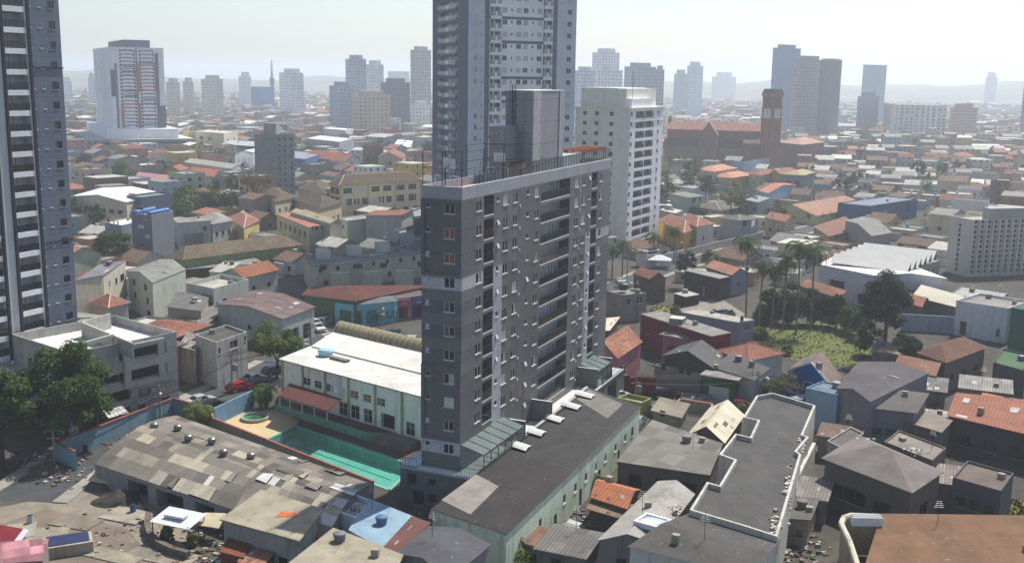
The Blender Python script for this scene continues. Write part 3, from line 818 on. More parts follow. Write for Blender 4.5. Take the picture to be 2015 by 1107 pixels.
for y0, y1 in ((0.0, 11.5), (38.5, 44.5)):      # glazed terrace covers
    q = MB(); cg = clear_glass('#aebdb9', 0.3)
    q.slab([(0.03, y0, 7.75), (2.95, y0, 7.0), (2.95, y1, 7.0), (0.03, y1, 7.75)], 0.05, cg)
    n = int((y1 - y0) / 1.9)
    for k in range(n + 1):
        y = y0 + (y1 - y0) * k / n
        q.tube((0.05, y, 7.78), (2.95, y, 7.03), 0.05, DARKM, n=4); q.box(2.88, 2.96, y - .04, y + .04, 4.62, 6.98, DARKM)
    q.box(2.86, 2.98, y0, y1, 6.93, 7.06, DARKM)
    q.poly([(2.92, y0, 4.65), (2.92, y1, 4.65), (2.92, y1, 6.95), (2.92, y0, 6.95)], cg); q.poly([(0.05, y0, 4.65), (2.92, y0, 4.65), (2.92, y0, 7.0), (0.05, y0, 7.7)], cg)
    q.build('glass_canopy', T)
for y in (11.7, 20.5, 38.0, 44.8):
    q = MB(); q.box(0.01, 2.9, y, y + 0.22, 4.62, 7.5, CD, WHITE); q.build('partition_wall', T)
q = MB()
for k, c in enumerate(('#d9a441', '#4f86b4', '#d9a441', '#4f86b4')): q.box(0.5 + 0.4 * (k % 2), 2.4, 2.6 + 1.5 * k, 2.9 + 1.5 * k, 4.63, 4.66, plain(c))
q.build('play_mat', T)
# roof: glass parapet rail, court cage, lift core, pergola
q = MB(); CG2 = clear_glass('#8fa0a4', 0.3)
for k in range(45):
    y = 4.5 + 45.4 * k / 44; q.box(-0.13, -0.08, y - .03, y + .03, ZT + .06, ZT + 1.5, DARKM)
q.box(-0.14, -0.07, 4.5, 49.95, ZT + 1.5, ZT + 1.56, DARKM); q.poly([(-0.105, 4.5, ZT + .08), (-0.105, 49.9, ZT + .08), (-0.105, 49.9, ZT + 1.5), (-0.105, 4.5, ZT + 1.5)], CG2)
q.build('roof_railing', T)
q = MB()
FZ = ZT + 3.75
posts = [(-4.8, 0.1), (-2.45, 0.1), (-0.1, 0.1), (-0.1, 5.5), (-0.1, 11), (-0.1, 16.2), (-4.8, 5.5), (-4.8, 11), (-4.8, 16.2), (-2.4, 16.2)]
for x, y in posts: q.tube((x, y, ZR), (x, y, FZ), 0.05, DARKM, n=5)
for a, c in (((-4.8, .1), (-.1, .1)), ((-.1, .1), (-.1, 16.2)), ((-.1, 16.2), (-4.8, 16.2)), ((-4.8, 16.2), (-4.8, .1))):
    for zz in (FZ, ZT + 1.9): q.tube((*a, zz), (*c, zz), 0.035, DARKM, n=4)
q.build('court_cage', T)
def hoop(y, ang, x):
    r = thing('basketball_hoop', 'white basketball backboard on a black bracket ' + ('at the near end of the roof court' if y < 5 else 'at the far end of the roof court'), 'basketball hoop', C0 + EX * x + EY * y + Vector((0, 0, ZR)), GRZ + ang, 'roof court hoops')
    q = MB(); q.tube((0, 0, 0), (0, 0, 2.9), 0.07, DARKM); q.tube((0, 0, 2.7), (0, 0.9, 3.0), 0.05, DARKM); q.build('post', r)
    q = MB(); q.box(-0.75, 0.75, 0.9, 0.94, 2.6, 3.65, WHITE)
    for bx in ((-.3, .3, 2.75, 2.79), (-.3, .3, 3.2, 3.24), (-.3, -.26, 2.79, 3.2), (.26, .3, 2.79, 3.2)): q.box(bx[0], bx[1], 0.945, 0.955, bx[2], bx[3], plain('#b5402f'))
    q.build('backboard', r)
    q = MB()
    for k in range(10):
        a0, a1 = 2*math.pi*k/10, 2*math.pi*(k+1)/10; q.tube((.23*math.cos(a0), 1.2+.23*math.sin(a0), 2.8), (.23*math.cos(a1), 1.2+.23*math.sin(a1), 2.8), .02, plain('#c4542f'), n=4)
    q.build('rim', r)
hoop(0.9, 0, -2.5); hoop(15.4, math.pi, -2.2)
for y, s, nm in ((1.3, 1, 'white tubular goal at the near end of the roof court'), (14.6, -1, 'white tubular goal at the far end of the roof court beside the core')):
    r = thing('football_goal', nm, 'goal', C0 + EX * -2.5 + EY * y + Vector((0, 0, ZR)), GRZ, 'roof court goals')
    q = MB(); 
    for a, c in (((-1.4, 0, 0), (-1.4, 0, 1.9)), ((1.4, 0, 0), (1.4, 0, 1.9)), ((-1.4, 0, 1.9), (1.4, 0, 1.9))): q.tube(a, c, .05, WHITE)
    q.build('frame', r)
    q = MB()
    for a, c in (((-1.4, 0, 1.9), (-1.4, -.9*s, 0)), ((1.4, 0, 1.9), (1.4, -.9*s, 0)), ((-1.4, -.9*s, 0), (1.4, -.9*s, 0))): q.tube(a, c, .03, WHITE)
    for k in range(1, 6): q.tube((-1.4 + .47*k, 0, 1.9), (-1.4 + .47*k, -.9*s, 0), .012, WHITE, n=3)
    q.build('net', r)
CORE, CORE2 = ceramic('#a09fa0'), ceramic('#b7b6b8')
q = MB(); q.box(-4.65, -2.3, 16.8, 19.94, ZR, 42.2, CORE, CP); q.build('core_block', T)
q = MB(); q.box(-3.95, -0.35, 20.0, 30.5, ZR, 46.4, CORE, CP); q.box(-0.349, -0.2, 20.0, 22.4, ZR, 46.3, CORE2); q.box(-0.349, -0.24, 29.0, 30.4, ZR, 46.3, CORE2); q.box(-4.0, -0.3, 19.95, 30.55, 46.4, 46.52, WHITE)
q.build('core_tower', T)
q = MB()
for x in (-3.0, -2.6): q.tube((x, 19.88, 42.2), (x, 19.88, 47.2), .04, BLACK)
for k in range(16): q.tube((-3.0, 19.9, 42.4 + .3*k), (-2.6, 19.9, 42.4 + .3*k), .025, BLACK, n=4)
for k in range(7):
    zz = 43.2 + .65*k
    q.tube((-3.15, 19.5, zz), (-2.45, 19.5, zz), .025, BLACK, n=4); q.tube((-3.15, 19.5, zz), (-3.0, 19.9, zz), .025, BLACK, n=4); q.tube((-2.45, 19.5, zz), (-2.6, 19.9, zz), .025, BLACK, n=4)
for x in (-3.15, -2.8, -2.45): q.tube((x, 19.5, 43.2), (x, 19.5, 47.2), .025, BLACK, n=4)
q.build('ladder_cage', T)
for u, z, ww, hh in ((23.5, 38.5, .5, 1.6),):
    inst('window', win(ww, hh, 'shut')[1], T, (-0.33, u, z), math.radians(90))
q = MB(); q.box(-3.4, -0.4, 31, 37, ZR, 37.9, stucco('#c9cdd0', .15), CP); q.build('service_room', T)
pg = thing('pergola', 'orange timber pergola at the far end of the grey tower roof', 'pergola', C0 + EX * -1.6 + EY * 43 + Vector((0, 0, ZR)), GRZ)
q = MB(); WD = plain('#b5603a', .6)
for x in (-1.9, 1.2):
    for y in (-4.5, 0, 4.5): q.box(x, x + .14, y, y + .14, 0, 2.4, WD)
q.build('post', pg)
q = MB()
for x in (-2.0, 1.2): q.box(x, x + .16, -5, 5.2, 2.4, 2.58, WD)
for k in range(16): q.box(-2.2, 1.6, -4.9 + .65*k, -4.78 + .65*k, 2.583, 2.74, WD)
q.build('beam', pg)
bq = thing('roof_kiosk', 'small brown tiled shelter beside the sports court on the tower roof', 'shelter', C0 + EX * -1.5 + EY * 14.0 + Vector((0, 0, ZR)), GRZ)
bq.location = C0 + EX * -1.2 + EY * 18.4 + Vector((0, 0, ZR)); q = MB(); q.box(-.9, .9, -1, 1, 0, 1.7, stucco('#9a6a55', .2)); q.build('wall', bq)
q = MB(); TB = tile('#9a5a44', '#7d4636', .3, .3); q.slab([(-1.1, -1.3, 1.7), (1.1, -1.3, 1.7), (1.1, 0, 2.4), (-1.1, 0, 2.4)], .08, TB); q.slab([(1.1, 1.3, 1.7), (-1.1, 1.3, 1.7), (-1.1, 0, 2.4), (1.1, 0, 2.4)], .08, TB); q.build('roof', bq)

# ------------------------------------------------------------------ dark tower at the left edge of the photograph
CL2 = PD(*(400 / 2.913, 360 + 775 / 2.913), 156.15); CL2.z = 0
L = thing('apartment_building', 'dark blue grey high-rise with white balcony bands at the left edge', 'apartment building', CL2, GRZ)
LTOWER = L
OCC.append([CL2 + EX * a + EY * c for a, c in ((-16, -26), (2, -26), (2, 3), (-16, 3))])
B1, B2, B3, WB = ceramic('#6a7486', 2.8), stucco('#343841', .1), stucco('#c9cbce', .2), stucco('#f0f1f3', .1)
pw, pr, pdo = Parts(L), Parts(L, 'balcony_railing'), Parts(L, 'balcony_door')
ZL0, ZL1, F2 = 8.0, 86.0, 2.8
holes = []
y_e, y_w = 1.5, -26.0
zs_ = [11.85 + F2 * k - 0.15 for k in range(-1, 26)]
off = -y_w
for z in zs_:
    zz = z
    holes.append((off - .62, off + .6, zz, zz + 1.08)); pw.put(win(1.22, 1.08, 'dark', wr.choice((0, 0, 3))), (0, -.62, zz), math.radians(90))
    for u in (-3.85, -2.1):
        holes.append((off + u - .24, off + u + .26, zz + .1, zz + .62)); pw.put(win(.5, .52, 'shut' if False else 'slide', 2), (0, u - .24, zz + .1), math.radians(90))
def bal(u0, u1):
    for k in range(-1, 27):
        zl = 12.2 + F2 * k - 0.55
        if zl < 8.6: continue
        holes.append((off + u0, off + u1, zl, zl + 2.05, 1.5)); pr.put(railb(u1 - u0), (0, u0, zl), math.radians(90))
        pdo.put(win(1.7, 1.9, 'door', 0), (-1.44, u0 + .25, zl + .02), math.radians(90))
def railb(w):
    key = ('railb', round(w, 2))
    if key not in _wc:
        q = MB(); h = 1.0
        q.box(0, w, 0.0, .05, h - .05, h, BLACK); q.box(0, w, -.12, .0, -.72, .02, WB)
        for k in range(4): q.box(w*k/3 - .02 if k else 0, w*k/3 + .02 if k < 3 else w, .01, .04, 0, h - .05, BLACK)
        q.poly([(0, .02, 0), (w, .02, 0), (w, .02, h), (0, .02, h)], clear_glass('#15181c', .7))
        _wc[key] = (q, q.mesh('balcony_railing'))
    return _wc[key]
bal(-8.45, -4.75); bal(-15.0, -11.2); bal(-19.5, -16.3)
def mB(u, z):
    s = u - off
    if z < ZL0: return B3
    if s > -4.05: return B1
    if s > -4.45 or -9.0 < s < -8.5 or -11.15 < s < -10.6 or -15.6 < s < -15.05: return B2
    return B3
b = MB()
b.wall((0, y_w), (0, y_e), ZL0 - 8, ZL1, holes, B1, .22, None, mB, us=[off + q for q in (-4.05, -4.45, -8.5, -9.0, -10.6, -11.15, -15.05, -15.6)], zs=(ZL0,))
b.wall((0, y_e), (-16, y_e), 0, ZL1, [], B1); b.wall((-16, y_e), (-16, y_w), 0, ZL1, [], B1); b.wall((-16, y_w), (0, y_w), 0, ZL1, [], B1)
b.build('wall', L)
q = MB()
for z in (23.56, 23.56 + 9 * 2.8 * .98): q.box(.003, .16, -4.0, y_e + .12, z, z + .16, B2)
for s in (-8.75, -4.25, -10.85): q.box(.003, .25, s - .2, s + .2, ZL0, ZL1, B2)
q.build('facade_ledge', L)
b = MB(); b.box(-16, .02, y_w, y_e, ZL1, ZL1 + .3, B3); b.build('roof', L)
pw.done(); pr.done(60); pdo.done(60)

# ------------------------------------------------------------------ generic tall block with real windows, faces meeting at a near corner
def tower(name, label, B, depth, wl, wr_, ztop, hd, mat, fw=None, rw=None, roofm=None, cat='apartment building', group=None, extra=None, winf=(), winr=(), matf=None, matr=None, usf=(), usr=(), zsf=(), zsr=(), base=None):
    # B: the pixel of any point on the near vertical edge; wl, wr_: widths of the left and right faces in metres
    c = PD(B[0], B[1], depth); c.z = 0; ex, ey = hdv(hd), hdv(hd - 90)
    r = thing(name, label, cat, c, math.atan2(ex.y, ex.x), group)
    OCC.append([c - ex * wl, c, c + ey * wr_, c - ex * wl + ey * wr_])
    p = [Vector((-wl, 0, 0)), Vector((0, 0, 0)), Vector((0, wr_, 0)), Vector((-wl, wr_, 0))]
    pw = Parts(r); hf, hr = [], []
    for u, z, w_, h_, st, va in winf: hf.append((u, u + w_, z, z + h_, .9 if st == 'bal' else .14)); (pw.put(win(w_, h_, st, va), (-wl + u, 0, z), 0) if st != 'bal' else None)
    for u, z, w_, h_, st, va in winr: hr.append((u, u + w_, z, z + h_, .9 if st == 'bal' else .14)); (pw.put(win(w_, h_, st, va), (0, u, z), math.radians(90)) if st != 'bal' else None)
    b = MB()
    b.wall(p[0], p[1], 0, ztop, hf, mat, .14, None, matf, us=usf, zs=zsf); b.wall(p[1], p[2], 0, ztop, hr, mat, .14, None, matr, us=usr, zs=zsr)
    b.wall(p[2], p[3], 0, ztop, [], mat); b.wall(p[3], p[0], 0, ztop, [], mat)
    b.build('wall', r)
    q = MB(); q.prism([(v.x, v.y) for v in offset(p, .25)], ztop, ztop + .5, roofm or mat, sheet('#8b8984')); q.build('roof', r)
    pw.done(); return r
# ------------------------------------------------------------------ tall pale tower behind the main one (its top is out of the frame)
F3, DG, LG, WW = 2.8, stucco('#747a86', .12), stucco('#d6dae2', .1), stucco('#ffffff', .08)
ND = 262.0
HD3 = 158.0
wf, wr2, bals = [], [], []
zz3 = [4.4 + F3 * k for k in range(28)]
WL, WR = 31.0, 24.0
def fx(px): # distance along the left face seen at photo column px
    a = PD(px, 150, 100); c = PD(957, 150, ND); ex = hdv(HD3); d = Vector((a.x, a.y)); 
    # solve c - ex*s on the ray (0,0)->a
    s = (c.x * d.y - c.y * d.x) / (ex.x * d.y - ex.y * d.x); return WL - s
def rx(px):
    a = PD(px, 100, 100); c = PD(957, 150, ND); ey = hdv(HD3 - 90); d = Vector((a.x, a.y))
    return -(c.x * d.y - c.y * d.x) / (ey.x * d.y - ey.y * d.x)
E1, E2, E3, E4 = fx(864), fx(901), fx(921), fx(953)
G1, G2, G3, G4, G5, WR = rx(963), rx(986), rx(1068), rx(1087), rx(1096), rx(1133)
WL = WL - fx(851); dl = fx(851) * 0
E1, E2, E3, E4 = [e - (31.0 - WL) for e in (E1, E2, E3, E4)]
for z in zz3:
    v = wr.choice((0, 0, 4, 4, 3))
    wf.append(((E3 + E4) / 2 - 1.4, z, 2.2, 1.25, wr.choice(('slide', 'slide', 'shut')), v)); wf.append((E4 - 2.4, z, .7, .9, 'slide', 0))
    wf.append((E1 + .3, z - .9, E2 - E1 - .6, 2.35, 'bal', 0))
    wr2.append((G1 + .2, z - .9, G2 - G1 - .3, 2.2, 'bal', 0)); wr2.append((G3 + .1, z - .9, G4 - G3 - .3, 2.2, 'bal', 0))
    n = 6
    for k in range(n):
        if k in (1, 4): wr2.append((G2 + (G3 - G2) * (k + .5) / n - .25, z + .3, .45, .6, 'slide', 0))
        else: wr2.append((G2 + (G3 - G2) * (k + .5) / n - .65, z, 1.25, 1.15, 'shut' if wr.random() < .25 else 'slide', wr.choice((0, 0, 3, 4))))
    wr2.append((G5 + 2.6, z, 1.2, 1.2, 'shut' if wr.random() < .25 else 'slide', 0))
def mF(u, z):
    if u < E1 or E2 < u < E3 or u > E4: return DG
    if E1 <= u <= E2: return LG
    return LG
GB = {zz3[k] for k in (9, 11, 14, 16, 19, 21, 24)}
def mR(u, z):
    if u < G1 or G4 < u < G5: return DG
    if u > G5: return LG
    for gz in GB:
        if gz - 1.6 < z < gz - .92 and u < G4: return DG
    return WW
# split faces so the colour changes fall on cuts
bands = sorted({gz - 1.6 for gz in GB} | {gz - .92 for gz in GB})
ctower = tower('apartment_building', 'very tall white and grey tower rising out of the frame behind the fenced roof', (957, 150), ND, WL, WR, 88.0, HD3, DG, winf=wf, winr=wr2, matf=mF, matr=mR, usf=(E1, E2, E3, E4), usr=(G1, G2, G3, G4, G5), zsr=bands)
pr = Parts(ctower, 'balcony_railing')
def raile(w, mt):
    key = ('raile', round(w, 2), mt.name)
    if key not in _wc:
        q = MB(); q.box(0, w, -.55, -.0, -.75, .0, mt); q.box(0, w, -.55, -.5, 1.0, 1.06, ALU)
        q.poly([(0, -.52, 0), (w, -.52, 0), (w, -.52, 1.0), (0, -.52, 1.0)], clear_glass('#c3c9cc', .55))
        q.box(w*.42, w*.6, -.54, -.46, 0, 1.0, WW); q.poly([(0, .88, .02), (w*.9, .88, .02), (w*.9, .88, 2.1), (0, .88, 2.1)], glass('#59626a', .3))
        q.box(w*.38, w*.55, .78, .87, 0, 2.2, WW)
        _wc[key] = (q, q.mesh('balcony_railing'))
    return _wc[key]
for z in zz3:
    pr.put(raile(E2 - E1 - .6, DG), (-WL + E1 + .3, 0, z - .9), 0)
    pr.put(raile(G2 - G1 - .3, WW), (0, G1 + .2, z - .9), math.radians(90)); pr.put(raile(G4 - G3 - .3, WW), (0, G3 + .1, z - .9), math.radians(90))
pr.done(84)
# ------------------------------------------------------------------ white residential tower right of the main one
DW = 300.0
c = PD(1236, 350, DW); HW = 118.0
def fxw(px, hd, side, B, dep):
    a = PD(px, 300, 100); cc = PD(*B, dep); e = hdv(hd) if side == 'f' else hdv(hd - 90); d = Vector((a.x, a.y))
    s = (cc.x * d.y - cc.y * d.x) / (e.x * d.y - e.y * d.x); return s if side == 'f' else -s
WLw = fxw(1131, HW, 'f', (1236, 350), DW); WRw = fxw(1302, HW, 'r', (1236, 350), DW)
RU = lambda px: fxw(px, HW, 'r', (1236, 350), DW)
FU = lambda px: WLw - fxw(px, HW, 'f', (1236, 350), DW)
wf, wr2 = [], []
zw = [1.9 + 2.78 * k for k in range(14)]
for k, z in enumerate(zw):
    for u in (FU(1149), FU(1172), FU(1201)): wf.append((u - .6, z, 1.2, 1.15, 'slide', 3 if wr.random() < .3 else 0))
    wr2.append((RU(1240) - .6, z, 1.5, 1.2, 'slide', 0)); wr2.append((RU(1291), z, 1.5, 1.2, 'slide', 3))
    a0, a1, a2 = RU(1248.5), RU(1267.5), RU(1284)
    wr2.append((a0, z - .7, a1 - a0 - .35, 1.95, 'bal', 0)); wr2.append((a1, z - .7, a2 - a1 - .2, 1.95, 'bal', 0))
CW, CW2 = stucco('#fffcee', .2), stucco('#fcfeff', .1)
wt_ = tower('apartment_building', 'white tower with dark paired balconies between the grey slab and the brick church', (1236, 350), DW, WLw, WRw, 39.6, HW, CW, winf=wf, winr=wr2, matf=lambda u, z: CW, matr=lambda u, z: CW2)
pr = Parts(wt_, 'balcony_railing')
def rails(w):
    key = ('rails', round(w, 2))
    if key not in _wc:
        q = MB(); q.poly([(0, .1, 0), (w, .1, 0), (w, .1, 1.0), (0, .1, 1.0)], clear_glass('#14181c', .8)); q.box(0, w, .07, .13, .98, 1.04, BLACK)
        q.poly([(0, .85, 0), (w, .85, 0), (w, .85, 1.95), (0, .85, 1.95)], glass('#343a42', .2)); q.box(w*.5, w*.56, .78, .84, 0, 1.95, DARKM); q.box(w*.0, w*.5, .79, .84, .1, 1.7, plain('#6b7076'))
        _wc[key] = (q, q.mesh('balcony_railing'))
    return _wc[key]
for z in zw:
    pr.put(rails(a1 - a0 - .35), (0, a0, z - .7), math.radians(90)); pr.put(rails(a2 - a1 - .2), (0, a1, z - .7), math.radians(90))
pr.done(60)
q = MB(); q.box(-WLw - .15, .15, -.15, WRw + .15, 36.4, 36.7, CW); q.box(-WLw - .12, .12, -.12, WRw + .12, 2.2, 2.45, CW); q.box(-WLw - .4, .4, -.4, WRw + .4, 40.1, 40.4, CW); q.build('cornice', wt_)
q = MB(); q.box(-WLw * .95, -WLw * .12, 1.5, WRw * .95, 40.1, 45.5, CW); q.box(-WLw * .9, -WLw * .3, 1.8, WRw * .9, 45.5, 45.7, CW2); q.box(-2.5, -.5, 2, WRw * .7, 40.1, 42.8, CW2); q.build('roof_block', wt_)
q = MB()
for k in range(8):
    a0_, a1_ = math.pi * k / 8, math.pi * (k + 1) / 8
    q.slab([(-WLw + 1.6 - 1.5*math.cos(a0_), 1, 40.4 + 1.9*math.sin(a0_)), (-WLw + 1.6 - 1.5*math.cos(a1_), 1, 40.4 + 1.9*math.sin(a1_)), (-WLw + 1.6 - 1.5*math.cos(a1_), 1.5, 40.4 + 1.9*math.sin(a1_)), (-WLw + 1.6 - 1.5*math.cos(a0_), 1.5, 40.4 + 1.9*math.sin(a0_))], .3, CW)
q.tube((-1.2, 4, 42.8), (-1.2, 4, 50.5), .06, DARKM); q.build('roof_arch', wt_)
WALL_GAIN = 1.45
# ------------------------------------------------------------------ sports club behind the pool
TZ = 1.25
terr = [XY(q) for q in ((540, 808), (724, 868), (812, 892), (840, 870), (700, 800), (560, 775))]
b = MB(); GW = stucco('#7fae98', .35)
for k in range(len(terr)): pass
b.prism([(p.x, p.y) for p in (XY((540, 808)), XY((724, 868)), XY((800, 868)), XY((690, 800)), XY((560, 772)))], 0, TZ, GW, BRK)
o = b.build('garden_wall'); tag(o, 'green rendered retaining wall and terrace between club and swimming pool', 'retaining wall')
b = MB()
s0, s1 = XY((726, 869)), XY((800, 893)); dd = (s1 - s0).normalized(); nn = Vector((-dd.y, dd.x, 0)); Ls = (s1 - s0).length
for k in range(4): 
    a = s0 + nn * (0.35 * k); c = s1 + nn * (0.35 * k); e = s1 + nn * 3.2; f = s0 + nn * 3.2
    b.prism([(q.x, q.y) for q in (a, c, e, f)], 0.3 * k, 0.3 * (k + 1), concrete('#8d857a', .4))
o = b.build('garden_steps'); tag(o, 'worn concrete steps beside the deep end of the pool', 'steps')
CLB = stucco('#fffaec', .4)
e0 = P(799, 854, TZ); hcl = PD(799, 770, e0.y).z
club = bld('sports_club', 'two storey pale clubhouse with a vaulted skylight beside the pool', (829, 780), (553, 707), (960, 705), h=hcl, z0=0, cat='clubhouse', wm=CLB, roof='flat', par=0.0, ov=0.3, rm=sheet('#d2d0ca', .25), trim=plain('#7d5548'),
    wins={'f': [(u, hcl - 2.75, 1.55, 1.05, 'grid') for u in (.20, .285, .375, .46, .55, .64, .735)] + [(u, TZ + .25, 1.7, 1.9, 'grid') for u in (.47, .555, .645)] + [(.78, TZ + .1, 2.6, 2.1, 'slot'), (.93, TZ + .2, 1.6, 1.8, 'grid')]})
q = MB(); L0 = club.w; dirx = (club.pts[1] - club.pts[0]).normalized(); fo = Vector((dirx.y, -dirx.x, 0)); A0 = club.pts[0]
GP = plain('#a7b07c', .7)
for u in (.005, .165, .335, .505, .69, .87):
    p_ = A0 + dirx * (L0 * u); c_ = p_ + dirx * .42 + fo * .16
    q2 = MB(); q2.prism([(v_.x, v_.y) for v_ in (p_ + fo * .003, p_ + fo * .16, p_ + dirx * .38 + fo * .16, p_ + dirx * .38 + fo * .003)][::1], 0, hcl - .003, GP); q2.build('pilaster', club.root)
# roof: brighter upper sheets and the corrugated vault
yb_ = (club.pts[2] - club.pts[1])
q = MB(); RW = corr('#e8e6de', .3, .05, 1.0, 60, .12)
def cp_(u, v, z): return tuple(A0 + dirx * (L0 * u) + (club.pts[3] - club.pts[0]) * v + Vector((0, 0, z)))
q.slab([cp_(.01, .36, hcl + .35), cp_(1, .36, hcl + .35), cp_(1, .66, hcl + 1.3), cp_(.01, .66, hcl + 1.3)], .18, RW)
q.slab([cp_(1, .995, hcl + .5), cp_(.01, .995, hcl + .5), cp_(.01, .8, hcl + 1.2), cp_(1, .8, hcl + 1.2)], .18, RW)
q.poly([cp_(.01, .36, hcl + .16), cp_(.01, .36, hcl + .33), cp_(.01, .66, hcl + 1.25), cp_(.01, .8, hcl + 1.2), cp_(.01, .995, hcl + .5), cp_(.01, .995, hcl + .16)][::-1], CLB)
q.build('roof_sheet', club.root)
q = MB(); VT = corr('#8f8768', 1.1, .05, 1.1, 90, .3); n = 12
dv = (cp_(0, .66, 0), cp_(0, .8, 0)); wv = (Vector(dv[1]) - Vector(dv[0])).length
for k in range(n):
    t0, t1 = math.pi * k / n, math.pi * (k + 1) / n
    f0, f1 = .73 - .085 * math.cos(t0), .73 - .085 * math.cos(t1); z0_, z1_ = hcl + 1.0 + 1.6 * math.sin(t0), hcl + 1.0 + 1.6 * math.sin(t1)
    q.poly([cp_(.02, f0, z0_), cp_(.99, f0, z0_), cp_(.99, f1, z1_), cp_(.02, f1, z1_)], VT)
for k in range(24):
    u = .02 + .97 * k / 23
    for j in range(n):
        t0, t1 = math.pi * j / n, math.pi * (j + 1) / n
        q.tube(cp_(u, .73 - .087 * math.cos(t0), hcl + 1.0 + 1.64 * math.sin(t0)), cp_(u, .73 - .087 * math.cos(t1), hcl + 1.0 + 1.64 * math.sin(t1)), .05, plain('#b5ab8c'), n=4, cap=False)
q.poly([cp_(.02, .73 - .085 * math.cos(math.pi * k / n), hcl + 1.0 + 1.6 * math.sin(math.pi * k / n)) for k in range(n + 1)], plain('#857c61'))
q.build('vault_skylight', club.root)
q = MB(); q.lathe([(.9, 0), (1.05, .1), (1.2, .7), (1.0, .95), (.3, 1.1)], plain('#9ccbdc', .4), n=14)
wt1 = q.build('water_tank'); tag(wt1, 'pale blue water tank on the front slope of the clubhouse roof', 'water tank'); wt1.location = P(641, 699, hcl + .16)
q = MB(); q.box(-.3, 3.2, -.4, .4, 0, .35, concrete('#8a8578')); ob = q.build('roof_plinth'); tag(ob, 'low concrete plinth beside the pale blue tank on the clubhouse roof', 'plinth'); ob.location = P(655, 705, hcl + .15); ob.rotation_euler.z = club.rz
# canopy
cn = thing('canopy', 'dark red flat canopy on white posts in front of the clubhouse', 'canopy', P(620, 800, TZ), club.rz)
inv = Matrix.Rotation(-club.rz, 4, 'Z')
def lc(px, z): return inv @ (P(px[0], px[1], z) - Vector(cn.location))
q = MB(); q.slab([lc(p_, h_) for p_, h_ in (((549, 778), 3.9), ((645, 808), 3.9), ((672, 784), 4.6), ((570, 753), 4.6))], .12, corr('#5c2a28', .3, .08, 1, 30, .3), plain('#5d2a26')); q.build('roof', cn)
for px in ((551, 800), (571, 806), (595, 812), (619, 819), (644, 828)):
    q = MB(); t = lc(px, TZ); q.box(t.x - .06, t.x + .06, t.y - .06, t.y + .06, 0, 2.6, WHITE); q.build('post', cn)
# paddling pool
kp = thing('paddling_pool', 'round blue rimmed paddling pool with green water on the sandy deck', 'paddling pool', XY((502, 824)))
q = MB(); rr = (XY((530, 824)) - XY((474, 824))).length / 2; q.smooth = False
q.lathe([(rr, 0), (rr, .45), (rr - .3, .45), (rr - .32, .12)], stucco('#c9a877', .2), n=28); q.build('rim', kp)
q = MB(); q.lathe([(rr - .33, .13), (.01, .13)], glass('#3c6b4c', .06), n=28); q.build('water', kp)
q = MB(); q.lathe([(rr - .28, .451), (rr - .3, .47), (rr - .05, .47), (rr - .2, .455)], plain('#7fb4c8'), n=28, cap=False); q.build('coping', kp)
# painted boundary walls
def wallrun(name, label, px, h, th, m, capm=None, z0=0, cat='wall'):
    pts = [XY(q) for q in px]; base = pts[0]; q = MB(); qc = MB()
    for i in range(len(pts) - 1):
        a, c = pts[i] - base, pts[i+1] - base; d = (c - a).normalized(); n = Vector((-d.y, d.x, 0)) * th / 2
        e = d * (th / 2 - .003 if i < len(pts) - 2 else 0)
        q.prism([(v.x, v.y) for v in (a - n, c + e - n, c + e + n, a + n)], z0 - .05, h, m)
        if capm: n2 = n * 1.5; qc.prism([(v.x, v.y) for v in (a - n2, c + e - n2, c + e + n2, a + n2)], h + .002, h + .12, capm)
    if capm:
        r = thing(name, label, cat, base); q.build('wall', r); qc.build('coping', r); return r
    o = q.build(name); tag(o, label, cat); o.location = base; return o
RC = plain('#9a5247', .8)
wallrun('boundary_wall', 'sky blue wall with red coping along the patched warehouse by the street', [(150, 925), (113, 906), (343, 815), (400, 832)], 2.4, .25, stucco('#86a9b8', .3), RC)
wallrun('boundary_wall', 'thin red topped wall between patched warehouse and the pool', [(398, 832), (522, 882), (735, 968)], 1.3, .2, stucco('#a49a88', .4), RC)
wallrun('boundary_wall', 'blue painted pool wall with a wave mural beside the paddling pool', [(422, 838), (500, 800)], 2.6, .2, stucco('#7ea6c6', .3))
# ------------------------------------------------------------------ patched warehouse in the foreground
SHT = [corr(c, .42, .08, 1.05, 30, .45) for c in ('#7d766c', '#8b857a', '#6b655d', '#98917f', '#a39c8c', '#777169')] + [corr('#c6c5c0', .28, .05, 1.05, 30, .2), corr('#d9d8d4', .28, .05, 1.05, 30, .2), corr('#5d584f', .28, .1, 1.05, 30, .4), corr('#b3aa96', .28, .1, 1.05, 30, .4)]
A_, B_, D_, C_ = P(186, 912, 2.7), P(640, 1062, 2.7), P(735, 955, 2.7), P(345, 818, 2.7)
ctr = (A_ + B_ + D_ + C_) / 4; ctr.z = 0
wh = thing('warehouse', 'wide low warehouse under a curved patchwork of corrugated sheets', 'warehouse', ctr)
OCC.append([A_, B_, D_, C_])
q = MB(); pr2 = random.Random(5)
def wp(u, v):
    p = (A_.lerp(B_, u)).lerp(C_.lerp(D_, u), v); return p - ctr + Vector((0, 0, 1.35 * math.sin(math.pi * min(max(v, 0), 1)) ** .9))
nu, nv = 24, 9
